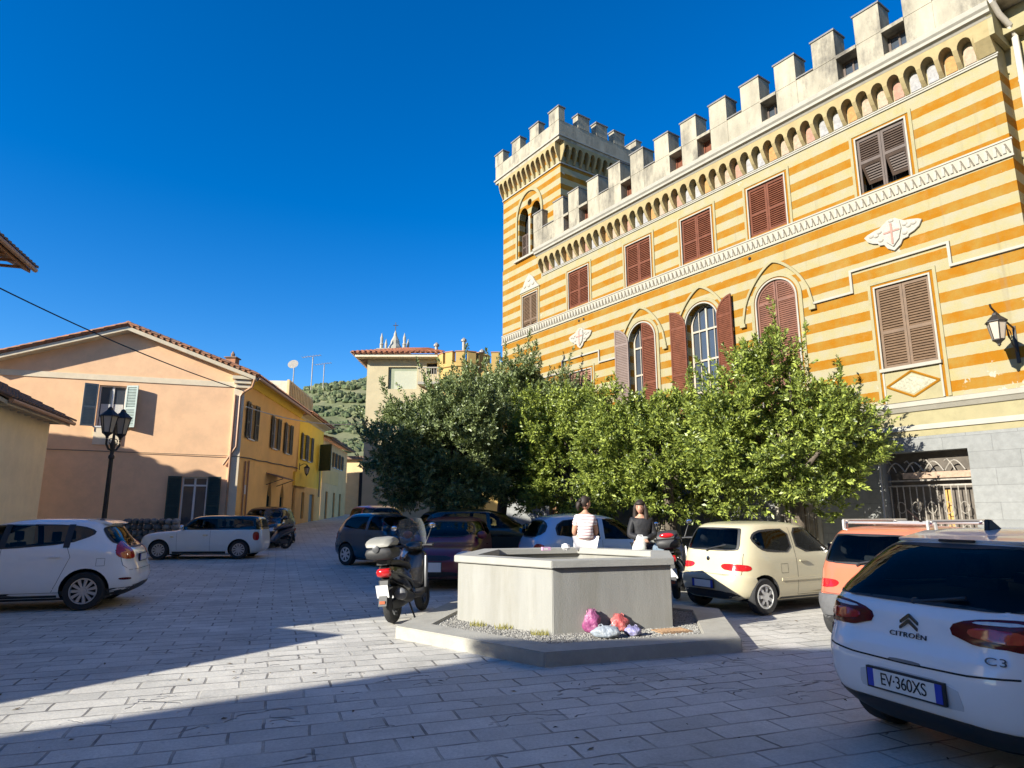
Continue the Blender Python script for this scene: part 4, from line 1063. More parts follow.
# ---------------- generic eaves house used for the near left row and the row behind the photographer
def plain_house(name, label, origin, xdir, w, d, ez, rz, wall, tile, ov=.6, wins=(), ridge='x', z0=-.3):
    t = thing(name, label, 'house', origin, math.atan2(xdir[1], xdir[0]))
    mb = MB().use(wall)
    mb.panel(rect(0, w, z0, ez), [rect(c-h, c+h, a, b) for c, h, a, b in wins], 0, .2)
    for (p, q) in (((w, 0), (w, -d)), ((0, -d), (0, 0))):
        mb.add([(p[0], p[1], z0), (q[0], q[1], z0), (q[0], q[1], ez), (p[0], -d/2, rz), (p[0], p[1], ez)], [(0, 1, 2, 3, 4)])
    mb.add([(0, -d, z0), (w, -d, z0), (w, -d, ez), (0, -d, ez)], [(3, 2, 1, 0)])
    mb.build('wall', parent=t, fixn=False)
    m = MB().use(M_DARKIN).box(.4, w-.4, -.5, -.4, z0+.2, ez-.2); m.build('room_darkness', parent=t)  # dark sheet in place of the unlit rooms
    k = (rz-ez)/(d/2)
    mb = MB().use(tile)
    tile_slope(mb, (-.3, ov, ez-ov*k+.1), (w+.3, ov, ez-ov*k+.1), (-.3, -d/2, rz+.1), (w+.3, -d/2, rz+.1))
    tile_slope(mb, (-.3, -d-ov, ez-ov*k+.1), (w+.3, -d-ov, ez-ov*k+.1), (-.3, -d/2, rz+.1), (w+.3, -d/2, rz+.1))
    mb.build('roof', parent=t)
    m = MB().use(M_SOFFIT if name != 'tall_house' else mat('timber_soffit', (.34, .17, .08), .8, .2, 6))
    m.add([(-.25, ov-.05, ez-ov*k+.06), (w+.25, ov-.05, ez-ov*k+.06), (w+.25, 0, ez+.06), (-.25, 0, ez+.06), (-.25, ov-.05, ez-ov*k-.06), (w+.25, ov-.05, ez-ov*k-.06), (w+.25, 0, ez-.06), (-.25, 0, ez-.06)],
          [(0, 1, 2, 3), (7, 6, 5, 4), (0, 4, 5, 1), (1, 5, 6, 2), (2, 6, 7, 3), (3, 7, 4, 0)])
    if ov > .3:
        x = 0
        while x < w: m.box(x, x+.09, .003, ov-.1, ez-ov*k-.02, ez-ov*k+.05); x += .55
    m.build('eaves', parent=t)
    m = MB().use(M_COPPER); m.tube([(-.3, ov+.06, ez-ov*k+.06), (w+.3, ov+.06, ez-ov*k+.06)], .07, 8); m.build('gutter', parent=t)
    for c, h, a, b in wins: window_open(t, Matrix(), c, h, a, b, M_GRN, h, ang=172, curtain=False)
    return t
M_LW = mat('pale_yellow_render', (.86, .70, .42), .9, .08, 1.5, bump=.15, stain=(.74, .58, .34), stscale=.9, stamt=.4)
lx = Vector((.294, -.956, 0)).normalized()
LO = Vector((-16.68, 23.3, 0))
plain_house('low_yellow_house', 'low pale yellow house at the left edge with deep tiled eaves', LO, lx, 4.8, 5.6, 5.05, 6.5, M_LW, M_TILED)
plain_house('gable_shadow_house', 'unseen taller house added behind the low yellow house to shadow the gable', LO-Vector((-lx.y, lx.x, 0))*6.3, lx, 4.8, 9, 7.55, 7.9, M_PALE, M_TILED, ov=.25)  # out of view, put in for its shadow on the gable
plain_house('tall_house', 'tall house at the left whose tiled eave tip juts into the sky', LO+lx*5.15+Vector((lx.y, -lx.x, 0))*.14, lx, 15.1, 10, 9.15, 11.4, M_LW, M_TILED, ov=.76, wins=[(3, .5, 5.2, 7.0), (7, .5, 5.2, 7.0), (11, .5, 5.2, 7.0)])
plain_house('reflection_block', 'unseen tall block added behind the viewer to darken the car glass reflection', Vector((10.5, -6.6, 0)), Vector((1, .012, 0)), 34, 9, 17.5, 18.4, M_SAND, M_TILE, ov=.1,  # out of view, added so the car glass mirrors less bright sky
            wins=[(3+4*k, .55, z, z+1.7) for k in range(8) for z in (1.2, 4.6, 8.0, 11.4)])
an = thing('shadow_annex', 'unseen flat roofed annex shaped to cast a shadow tip on the paving', 'outbuilding', (-8.0, 4.76, 0))  # out of view, shaped only for its shadow on the lit paving
mb = MB().use(M_LW); mb.prism([(0, 0), (-2.6, 1.35), (-4.6, -2.2), (-2.2, -3.2)], 0, 2.92, 'z'); mb.build('wall', parent=an)
mb = MB().use(M_TILED); mb.prism([(.1, .05), (-2.7, 1.5), (-4.7, -2.3), (-2.2, -3.4)], 2.93, 3.02, 'z'); mb.build('roof', parent=an)
plain_house('row_house', 'long rendered house behind the viewer that shades the square', Vector((-17.9, -5.55, 0)), Vector((1, .012, 0)), 28, 8, 9.4, 10.6, M_SAND, M_TILE, ov=.1,
            wins=[(4+5*k, .55, 5.4, 7.2) for k in range(5)]+[(4+5*k, .55, 1.2, 3.0) for k in range(5)])

# ---------------- tall cream house in the middle distance
YC = 37.0
pl_, pr_ = at(368, 352, YC), at(434, 360, YC)
cx0, cx1 = pl_.x, pr_.x; cz1 = at(400, 357, YC).z
ch = thing('tall_cream_house', 'tall cream house with a red tiled roof and a pale blind at its top window', 'house', (cx1, YC, 0), math.pi)
Wc = cx1-cx0
mb = MB().use(M_PALE)
w0, w1 = cx1-at(388, 380, YC).x, cx1-at(417, 380, YC).x
wa, wb = at(400, 389, YC).z, at(400, 367, YC).z
o0, o1 = .0, cx1-at(424, 370, YC).x
mb.panel(rect(-.35, Wc, 0, cz1), [rect(w1, w0, wa, wb), rect(-.2, o1-.15, at(430, 374, YC).z, at(430, 363, YC).z)], 0, .25)
mb.add([(Wc, 0, 0), (Wc, -9, 0), (Wc, -9, cz1), (Wc, 0, cz1)], [(0, 1, 2, 3)]); mb.add([(-.35, 0, 0), (-.35, -9, 0), (-.35, -9, cz1), (-.35, 0, cz1)], [(0, 1, 2, 3)])
mb.build('wall', parent=ch, fixn=False)
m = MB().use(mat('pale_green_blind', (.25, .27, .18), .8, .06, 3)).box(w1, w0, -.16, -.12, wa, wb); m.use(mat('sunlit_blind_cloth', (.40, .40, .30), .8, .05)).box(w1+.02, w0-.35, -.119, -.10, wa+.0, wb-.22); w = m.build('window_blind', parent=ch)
m = MB().use(M_DARKIN).box(-.3, o1, -.3, -.26, cz1-2.6, cz1-.1); m.build('loggia_darkness', parent=ch)  # dark sheet painted as the shade inside the loggia
mb = MB().use(mat('fresh_red_tiles', (.34, .13, .065), .85, .25, 3, bump=.2))
tile_slope(mb, (-.6, .7, cz1+.05), (Wc+.7, .7, cz1+.05), (1.0, -4.2, cz1+1.5), (Wc-1.6, -4.2, cz1+1.5), .3, .1)
mb.use(M_TILED); tile_slope(mb, (Wc+.7, .7, cz1+.05), (Wc+.7, -9, cz1+.05), (Wc-1.6, -4.2, cz1+1.5), (Wc-1.6, -5, cz1+1.5), .3, .1)
mb.use(M_SOFFIT).box(-.55, Wc+.6, -9, .6, cz1-.12, cz1+.03)
mb.use(M_TILED)
for i in range(20): mb.box(Wc+.002, Wc+.55, -.2-.42*i, -.08-.42*i, cz1-.24, cz1-.121)
mb.build('roof', parent=ch)
m = MB().use(M_WHITE)
ba_, bb_ = at(428, 387, YC-1), at(440, 362, YC-1)
for i in range(9): m.box(-.4+.14*i, -.37+.14*i, .75, .79, at(430, 381, YC).z-.2, at(430, 371, YC).z)
m.box(-.45, .8, .72, .82, at(430, 371, YC).z, at(430, 371, YC).z+.06); m.box(-.45, .8, .003, .85, at(430, 381, YC).z-.35, at(430, 381, YC).z-.2)
m.build('balcony', parent=ch)
# ---------------- yellow bay with battlements behind the trees
YB = 35.0
bt = thing('crenellated_bay_house', 'yellow house with a rounded battlemented bay rising behind the trees', 'house', (at(461, 380, YB).x, YB+1.8, 0))
rz_ = at(461, 361, YB).z; rr_ = (at(487, 370, YB).x-at(435, 370, YB).x)/2
mb = MB().use(M_YEL if False else mat('golden_render', (.42, .28, .09), .9, .08, 2, bump=.1, stain=(.36, .23, .08), stscale=1, stamt=.4))
GOLD = mb.mats[0]
mb.lathe([(rr_, 0), (rr_, rz_-.25), (rr_+.08, rz_-.2), (rr_+.08, rz_), (rr_-.22, rz_), (rr_-.22, rz_-.5)], 32, cap=False)
mb.box(rr_*.6, rr_+3.2, -1.0, 7, 0, rz_+.05); mb.box(-rr_+.3, rr_*.6, 0, 7, 0, rz_-.3)
mb.build('bay_wall', parent=bt)
for i in range(14):
    a = 2*math.pi*(i+.35)/14
    m = MB(Matrix.Rotation(a, 4, 'Z')).use(GOLD); m.box(rr_-.2, rr_+.075, -.24, .24, rz_+.001, rz_+.62); m.use(M_TILE).box(rr_-.24, rr_+.11, -.27, .27, rz_+.622, rz_+.67); m.build('merlon', parent=bt)
for i in range(4):
    m = MB().use(GOLD); x = rr_+.2+.85*i; m.box(x, x+.45, -1.0, -.72, rz_+.051, rz_+.68); m.use(M_TILE).box(x-.03, x+.48, -1.03, -.69, rz_+.682, rz_+.73); m.build('merlon', parent=bt)
m = MB().use(M_IRONP)
for x, h in ((-1.75, 1.6), (-.1, 1.9), (1.0, 1.2)):
    m.lathe([(.10, rz_-.4), (.10, rz_+h), (.17, rz_+h+.02), (.17, rz_+h+.12), (.03, rz_+h+.25)], 10, Matrix.Translation((x, 1.2, 0)))
m.build('flue_pipe', parent=bt)
# white pinnacles of a church behind the cream house
YP = 62.0
pc = at(395, 346, YP)
chh = thing('church_tower', 'white church belfry top with slender pinnacles above the red roof', 'church', (pc.x, YP, 0))
mb = MB().use(M_WHITE); mb.box(-1.3, 1.3, -1.3, 1.3, 0, pc.z-.8); mb.box(-1.5, 1.5, -1.5, 1.5, pc.z-.8, pc.z-.6); mb.build('tower', parent=chh)
for dx, dy in ((-1.1, -1.1), (1.1, -1.1), (-1.1, 1.1), (1.1, 1.1)):
    m = MB().use(M_WHITE); m.lathe([(.20, 0), (.20, .5), (.26, .55), (.15, .75), (.17, 1.3), (.02, 1.9)], 8, Matrix.Translation((dx, dy, pc.z-.6)) @ Matrix.Scale(.85, 4)); m.build('pinnacle', parent=chh)
m = MB().use(M_WHITE); m.lathe([(.85, 0), (.8, .5), (.55, .9), (.5, 1.3), (.2, 1.9), (.16, 2.2), (.02, 2.6)], 10, Matrix.Translation((0, 0, pc.z-.6)) @ Matrix.Scale(.85, 4)); m.use(M_IRON); m.tube([(0, 0, pc.z+1.5), (0, 0, pc.z+2.4)], .04, 5); m.tube([(-.25, 0, pc.z+2.1), (.25, 0, pc.z+2.1)], .04, 5); m.build('spire', parent=chh)
# ================================================================ VEHICLES
def paint(name, col, rough=.25, coat=.6, metal=0.0):
    return mat(name, col, rough, .03, 3, coat=coat, metal=metal, bump=.0)
def car_glass():
    m, nt, bs = _nodes('car_glass'); bs.inputs['Base Color'].default_value = (.012, .015, .018, 1); bs.inputs['Roughness'].default_value = .02; bs.inputs['Specular IOR Level'].default_value = .45
    tr = N(nt, 'ShaderNodeBsdfTransparent'); tr.inputs['Color'].default_value = (.42, .47, .48, 1)
    gl = N(nt, 'ShaderNodeBsdfGlossy'); gl.inputs['Roughness'].default_value = .015
    fr = N(nt, 'ShaderNodeFresnel'); fr.inputs['IOR'].default_value = 1.3
    mx = N(nt, 'ShaderNodeMixShader'); nt.links.new(fr.outputs[0], mx.inputs[0]); nt.links.new(tr.outputs[0], mx.inputs[1]); nt.links.new(gl.outputs[0], mx.inputs[2])
    nt.links.new(mx.outputs[0], nt.nodes['Material Output'].inputs['Surface'])
    return m
M_CGLASS = car_glass()
M_CABIN = mat('cabin_trim', (.022, .022, .024), .9, .2, 12)
M_CSEAT = mat('car_seat_cloth', (.05, .05, .055), .95, .25, 14)
def chaikin(p, n):
    p = [Vector(q) for q in p]
    for _ in range(n):
        q = []
        for i in range(len(p)):
            a, b = p[i], p[(i+1) % len(p)]; q += [a*.78+b*.22, a*.22+b*.78]
        p = q
    return p
def shrink(p, d=.022):
    c = sum(p, Vector((0, 0)))/len(p); return [c+(q-c)*max(.5, 1-d/max(.05, (q-c).length)*1.2) for q in p]
M_TYRE = mat('tyre_rubber', (.022, .022, .023), .8, .2, 20)
M_RIM = mat('alloy_rim', (.52, .52, .53), .32, .06, 8, metal=.7)
M_HUBCAP = mat('hubcap', (.62, .62, .60), .4, .08, 8, metal=.2)
M_BLKPL = mat('black_plastic', (.025, .025, .027), .55, .15, 20)
M_GRYPL = mat('grey_bumper_plastic', (.115, .115, .118), .6, .12, 20, bump=.1)
M_LAMPR = mat('red_lamp_lens', (.42, .012, .015), .12, .12, 30, spec=.8, coat=.5)
M_LAMPD = mat('dark_red_lamp_lens', (.10, .005, .008), .14, .12, 30, spec=.4)
M_LAMPW = mat('clear_lamp_lens', (.62, .62, .62), .1, .12, 30, spec=.8, coat=.5)
M_CHROME = mat('chrome', (.7, .7, .7), .12, .03, 3, metal=1)
M_PLATE = mat('plate_white', (.74, .74, .72), .4, .03, 5)
M_PLATEB = mat('plate_blue', (.02, .05, .42), .4, .05, 5)
M_INK = mat('plate_black', (.012, .012, .014), .5, .1)
M_SEAM = mat('panel_gap', (.02, .02, .022), .8, .1)
def pchip(xs, ys, q):
    xs = np.array(xs, float); ys = np.array(ys, float); h = np.diff(xs); d = np.diff(ys)/h
    m = np.zeros(len(xs)); m[0] = d[0]; m[-1] = d[-1]
    for i in range(1, len(xs)-1):
        if d[i-1]*d[i] > 0:
            w1 = 2*h[i]+h[i-1]; w2 = h[i]+2*h[i-1]; m[i] = (w1+w2)/(w1/d[i-1]+w2/d[i])
    k = np.clip(np.searchsorted(xs, q)-1, 0, len(h)-1); t = (q-xs[k])/h[k]
    return (2*t**3-3*t**2+1)*ys[k]+(t**3-2*t**2+t)*h[k]*m[k]+(-2*t**3+3*t**2)*ys[k+1]+(t**3-t**2)*h[k]*m[k+1]
QY = [0, .2, .4, .56, .68, .78, .86, .92, .96, .985]
QX = [.97, .93, .86, .76, .62, .45, .25]
class Car:
    """body lofted from horizontal sections (z, rear x, front x, half width, squareness)"""
    def __init__(s, name, label, levels, loc, head, bodymat, wheels, group=None, roofmat=None, roof_z=None, k=1.0, wheel_kind='alloy', cuts=(), belt=.95):
        s.t = thing(name, label, 'car', (loc[0], loc[1], gz(loc[1])), math.atan2(head[1], head[0]), group or 'cars parked around the square')
        s.t.scale = (k, k, k)
        lv = np.array(levels, float); z = lv[:, 0]; q = [z[0]]; s.xr = lv[:, 1].min(); s.w = lv[:, 3].max()
        for a, b, l0, l1 in zip(z, z[1:], lv, lv[1:]):
            n = max(2, int(max((b-a)/.035, abs(l1[2]-l0[2])/.10, abs(l1[1]-l0[1])/.06)))
            q += [a+(b-a)*i/n for i in range(1, n+1)]
        q = np.array(q); col = [pchip(z, lv[:, i], q) for i in range(1, 5)]
        vs = []; fs = []
        for zi, xr, xf, w, n in zip(q, *col):
            xm = (xr+xf)/2; a = (xf-xr)/2; half = []
            for y in QY: half.append((-(1-y**n)**(1/n), y))
            xl = -half[-1][0]
            side = [(-xl*q_, (1-(xl*q_)**n)**(1/n)) for q_ in (.93, .84, .72, .55, .28)]
            left = half+side+[(0, 1)]
            full = left+[(-x, y) for x, y in reversed(left[:-1])]          # rear centre -> left side -> front centre
            full = full+[(x, -y) for x, y in reversed(full[1:-1])]
            vs.append([(xm+a*x, w*y, zi) for x, y in full])
        m = max(len(v) for v in vs)
        V = [p for ring_ in vs for p in ring_]
        for i in range(len(vs)-1):
            for j in range(m): fs.append((i*m+j, (i+1)*m+j, (i+1)*m+(j+1) % m, i*m+(j+1) % m))
        h = m//2
        for off, flip in ((0, False), ((len(vs)-1)*m, True)):                # caps as strips across
            for j in range(h):
                a_, b_ = off+j, off+j+1; c_, d_ = off+(m-j) % m, off+(m-j-1) % m
                f = [a_, b_, d_, c_]; f = list(dict.fromkeys(f))
                if len(f) >= 3: fs.append(tuple(f[::-1] if flip else f))
        mb = MB().use(bodymat); mb.add(V, fs)
        me = bpy.data.meshes.new('b'); me.from_pydata(mb.v, [], mb.f)
        bm = bmesh.new(); bm.from_mesh(me); bmesh.ops.recalc_face_normals(bm, faces=bm.faces); bm.to_mesh(me)
        s.bvh = BVHTree.FromBMesh(bm); bm.free()
        o = bpy.data.objects.new('b', me); COL.objects.link(o)
        cut = MB(); s.wh = wheels                                            # (x list, track half, radius, tyre width)
        xs, tr, rad, tw = wheels
        for x in xs:
            for sy in (-1, 1):
                cut.lathe([(rad+.055, -.2), (rad+.055, .26)], 28, Matrix.Translation((x, sy*(tr-.02), rad)) @ Matrix.Rotation(R(-90*sy), 4, 'X'))
        cme = bpy.data.meshes.new('c'); cme.from_pydata(cut.v, [], cut.f)
        bm = bmesh.new(); bm.from_mesh(cme); bmesh.ops.recalc_face_normals(bm, faces=bm.faces); bm.to_mesh(cme); bm.free()
        c = bpy.data.objects.new('c', cme); COL.objects.link(c)
        extra = []
        for cu in cuts:                                                      # window openings through the shell
            pl = shrink(chaikin(cu[1], cu[2])); cm = MB()
            if cu[0] == 'side': cm.prism([(q.x, q.y) for q in pl], -1.4, 1.4, 'y')
            else: cm.prism([(q.x, q.y) for q in pl], cu[3], cu[4], 'x')
            xme = bpy.data.meshes.new('c'); xme.from_pydata(cm.v, [], cm.f)
            bm = bmesh.new(); bm.from_mesh(xme); bmesh.ops.recalc_face_normals(bm, faces=bm.faces); bm.to_mesh(xme); bm.free()
            xo = bpy.data.objects.new('c', xme); COL.objects.link(xo); extra.append(xo)
            m2 = o.modifiers.new('w', 'BOOLEAN'); m2.operation = 'DIFFERENCE'; m2.object = xo; m2.solver = 'EXACT'
        md = o.modifiers.new('x', 'BOOLEAN'); md.operation = 'DIFFERENCE'; md.object = c; md.solver = 'EXACT'
        dg = bpy.context.evaluated_depsgraph_get()
        res = bpy.data.meshes.new_from_object(o.evaluated_get(dg))
        bpy.data.objects.remove(o); bpy.data.objects.remove(c)
        for xo in extra: bpy.data.objects.remove(xo)
        res.materials.clear(); res.materials.append(bodymat); res.materials.append(M_CABIN)
        if roofmat: res.materials.append(roofmat)
        mi = []
        for p in res.polygons:
            cc = p.center; k_ = 0
            if s.bvh.find_nearest(cc)[3] > .006: k_ = 1
            if cc.z < levels[0][0]+.01: k_ = 1
            if roofmat and cc.z > roof_z: k_ = 2
            mi.append(k_)
        res.polygons.foreach_set('material_index', mi)
        res.polygons.foreach_set('use_smooth', [True]*len(res.polygons)); res.set_sharp_from_angle(angle=R(32))
        res.name = 'body'
        s.body = link('body', res, s.t)
        if cuts:
            for x, ys in ((.18, (-.36, .36)), (-.62, (-.38, .38))):
                for y in ys:
                    m = MB().use(M_CSEAT); m.box(x-.06, x+.05, y-.21, y+.21, belt-.10, belt+.08); m.box(x-.05, x+.03, y-.11, y+.11, belt+.11, belt+.27); m.box(x-.02, x, y-.05, y-.03, belt+.07, belt+.12); m.box(x-.02, x, y+.03, y+.05, belt+.07, belt+.12); m.build('seat', parent=s.t, bevel=.025)
        for x in xs:
            for sy in (-1, 1): s.wheel(x, sy*tr, rad, tw, sy, wheel_kind)
    def wheel(s, x, y, r, tw, sy, kind):
        Mx = Matrix.Translation((x, y, r)) @ Matrix.Rotation(R(-90*sy), 4, 'X')
        rr = r*.66
        m = MB(Mx).use(M_TYRE); h = tw/2
        m.lathe([(rr, -h*.9), (r*.93, -h), (r*.99, -h*.8), (r, -h*.5), (r, h*.5), (r*.99, h*.8), (r*.93, h), (rr, h*.9), (rr, -h*.9)], 32, cap=False)
        w = m.build('wheel', parent=s.t, smooth=35)
        m = MB(Mx)
        m.use(M_BLKPL).lathe([(rr, h*.2), (.02, h*.2)], 24)
        m.use(M_RIM if kind == 'alloy' else M_HUBCAP)
        m.lathe([(rr*1.0, h*.5), (rr*1.02, h*.95), (rr*.93, h*.97), (rr*.90, h*.6)], 32, cap=False)
        if kind == 'alloy':
            for i in range(11):
                a = 2*math.pi*i/11; o = m.M; m.M = Mx @ Matrix.Rotation(a, 4, 'Z')
                m.prism([(.03, -.016), (rr*.95, -.026), (rr*.95, .026), (.03, .016)], h*.55, h*.8, 'z'); m.M = o
            m.lathe([(.055, h*.5), (.05, h*.86), (.0, h*.88)], 16)
        else:
            m.lathe([(rr*.93, h*.75), (rr*.55, h*.93), (.06, h*.86), (.0, h*.9)], 24)
            m.use(M_BLKPL)
            for i in range(7):
                a = 2*math.pi*i/7; o = m.M; m.M = Mx @ Matrix.Rotation(a, 4, 'Z')
                m.prism([(rr*.42, -.012), (rr*.80, -.034), (rr*.80, .034), (rr*.42, .012)], h*.8, h*.945, 'z'); m.M = o
        m.build('rim', parent=w, smooth=35)
    def patch(s, name, material, poly, view, off=.004, parent=None, rows=10, cols=14, smooth_it=2, thick=.012, build=True, mb=None):
        """trim piece, pane or lamp that follows the body: outline given in the (side|rear|front|corner) view"""
        if view[0] == 'side': U, V, d, o = Vector((1, 0, 0)), Vector((0, 0, 1)), Vector((0, -view[1], 0)), Vector((0, view[1]*3, 0))
        elif view[0] == 'rear': U, V, d, o = Vector((0, 1, 0)), Vector((0, 0, 1)), Vector((1, 0, 0)), Vector((-6, 0, 0))
        elif view[0] == 'front': U, V, d, o = Vector((0, 1, 0)), Vector((0, 0, 1)), Vector((-1, 0, 0)), Vector((6, 0, 0))
        elif view[0] == 'top': U, V, d, o = Vector((1, 0, 0)), Vector((0, 1, 0)), Vector((0, 0, -1)), Vector((0, 0, 5))
        else:  # corner: view[1]= sign of side, view[2]= angle from rear in degrees; U runs towards the side
            a = R(view[2]); sy = view[1]
            d = Vector((math.cos(a), -sy*math.sin(a), 0)); U = Vector((math.sin(a), sy*math.cos(a), 0)); V = Vector((0, 0, 1)); o = Vector((s.xr+.05, sy*(s.w-.05), 0))-d*6
        p = [Vector(q) for q in poly]
        for _ in range(smooth_it):
            q = []
            for i in range(len(p)):
                a, b = p[i], p[(i+1) % len(p)]; q += [a*.78+b*.22, a*.22+b*.78]
            p = q
        lo = min(q.y for q in p)+1e-4; hi = max(q.y for q in p)-1e-4
        grid = []
        for i in range(rows+1):
            z = lo+(hi-lo)*(.5-.5*math.cos(math.pi*i/rows)); xs_ = []
            for k in range(len(p)):
                a, b = p[k], p[(k+1) % len(p)]
                if (a.y-z)*(b.y-z) < 0: xs_.append(a.x+(b.x-a.x)*(z-a.y)/(b.y-a.y))
            if len(xs_) < 2: continue
            x0, x1 = min(xs_), max(xs_)
            grid.append([(x0+(x1-x0)*j/cols, z) for j in range(cols+1)])
        last = None; P = []; 
        for row in grid:
            pr_ = []
            for (u, v) in row:
                org = o+U*u+V*v; hit = s.bvh.ray_cast(org, d)
                if hit[0] is None:
                    near = s.bvh.find_nearest(org-d*0+d*(o.length)); hit = near
                n = hit[1] if hit[1].dot(d) < 0 else -hit[1]
                pr_.append(hit[0]+n*off)
            P.append(pr_)
        R_, C_ = len(P), cols+1
        verts = [q for r in P for q in r]; faces = [(i*C_+j, i*C_+j+1, (i+1)*C_+j+1, (i+1)*C_+j) for i in range(R_-1) for j in range(C_-1)]
        mid = faces[(R_//2)*(C_-1)+C_//2]; nv = (verts[mid[1]]-verts[mid[0]]).cross(verts[mid[3]]-verts[mid[0]])
        if nv.dot(d) > 0: faces = [f[::-1] for f in faces]
        border = [j for j in range(C_)]+[i*C_+C_-1 for i in range(1, R_)]+[(R_-1)*C_+j for j in range(C_-2, -1, -1)]+[i*C_ for i in range(R_-2, 0, -1)]
        b0 = len(verts); verts += [verts[i]+d*thick for i in border]; nb = len(border)
        faces += [(border[i], border[(i+1) % nb], b0+(i+1) % nb, b0+i) for i in range(nb)]
        mb = mb or MB()
        mb.use(material); mb.add(verts, faces)
        if material is M_CGLASS:
            outp, inp = p, shrink(p, .030); rv = []
            for a, b in zip(outp, inp):
                for q in (a, b):
                    h_ = s.bvh.ray_cast(o+U*q.x+V*q.y, d)
                    if h_[0] is None: h_ = s.bvh.find_nearest(o+U*q.x+V*q.y+d*o.length)
                    n_ = h_[1] if h_[1].dot(d) < 0 else -h_[1]
                    rv.append(h_[0]+n_*(off+.003))
            k_ = len(outp); mb.use(M_BLKPL); mb.add(rv, [(2*i, 2*i+1, (2*i+3) % (2*k_), (2*i+2) % (2*k_)) for i in range(k_)])
        if not build: return mb
        return mb.build(name, parent=parent or s.t, smooth=40, fixn=False)
    def line(s, mb, pts, view, w=.006, off=.002):
        """panel gap: thin dark strip following the body along a polyline"""
        mb.use(M_SEAM)
        q = []
        for a, b in zip(pts, pts[1:]):
            a, b = Vector(a), Vector(b); n = max(1, int((b-a).length/.06)); q += [a.lerp(b, i/n) for i in range(n)]
        q.append(Vector(pts[-1]))
        vs = []
        for i, p in enumerate(q):
            t = (q[min(i+1, len(q)-1)]-q[max(i-1, 0)]).normalized(); nn = Vector((-t.y, t.x))*w/2
            for sgn in (-1, 1):
                c = p+nn*sgn
                if view[0] == 'side': o, d = Vector((c.x, view[1]*3, c.y)), Vector((0, -view[1], 0))
                elif view[0] == 'rear': o, d = Vector((-6, c.x, c.y)), Vector((1, 0, 0))
                else: o, d = Vector((6, c.x, c.y)), Vector((-1, 0, 0))
                h = s.bvh.ray_cast(o, d)
                if h[0] is None: h = s.bvh.find_nearest(o)
                n_ = h[1] if h[1].dot(d) < 0 else -h[1]
                vs.append(h[0]+n_*off)
        mb.add(vs, [(2*i, 2*i+1, 2*i+3, 2*i+2) for i in range(len(q)-1)])
    def hit(s, o, d):
        h = s.bvh.ray_cast(Vector(o), Vector(d)); return h[0]
    def mirror(s, x, z, sy, material):
        p = s.hit((x, sy*3, z), (0, -sy, 0))
        m = MB().use(material); m.ball((x+.02, p.y+sy*.13, z+.05), (.07, .11, .085), 14, 10); m.use(M_BLKPL); m.box(x-.02, x+.04, min(p.y-.02*sy, p.y+sy*.08), max(p.y-.02*sy, p.y+sy*.08), z-.02, z+.02)
        m.use(M_CHROME).box(x-.062, x-.045, p.y+sy*.13-.08, p.y+sy*.13+.08, z-.01, z+.105)
        m.build('wing_mirror', parent=s.t, smooth=50)
    def plate(s, view, c, z, text=None, w=.52, h=.11, tilt=0, bands=True, off=.018):
        sg = -1 if view == 'rear' else 1
        p = s.hit((6*sg, c, z), (-sg, 0, 0)); x = p.x+sg*off
        Mx = Matrix.Translation((x, c, z)) @ Matrix.Rotation(R(tilt), 4, 'Y')
        m = MB(Mx)
        m.use(M_BLKPL).box(-.012, .012, -w/2-.012, w/2+.012, -h/2-.012, h/2+.012)
        m.use(M_PLATE); a, b = (.012*sg, .016*sg); m.box(min(a, b), max(a, b), -w/2+.045, w/2-.045, -h/2, h/2)
        m.use(M_PLATEB if bands else M_PLATE)
        for q0, q1 in ((-w/2, -w/2+.044), (w/2-.044, w/2)): m.box(min(a, b), max(a, b), q0, q1, -h/2, h/2)
        o = m.build('number_plate', parent=s.t)
        if text:
            me = text_mesh(text, h*.98, .001, .93)
            rot = Matrix(((0, 0, sg, 0), (-1 if sg < 0 else 1, 0, 0, 0), (0, 1, 0, 0), (0, 0, 0, 1)))
            me.transform(Mx @ Matrix.Translation((sg*.0185, 0, 0)) @ rot @ Matrix.Diagonal((.80, 1, 1, 1)))
            me.materials.clear(); me.materials.append(M_INK); link('plate_lettering', me, o)
        return o
    def handle(s, x, z, sy, material):
        p = s.hit((x, sy*3, z), (0, -sy, 0))
        m = MB().use(material); m.obox((x, p.y+sy*.018, z), (.17, .03, .028)); m.build('door_handle', parent=s.t, bevel=.008)
LETTER = lambda me, M, material, parent, name='lettering': (me.transform(M), me.materials.clear(), me.materials.append(material), link(name, me, parent))

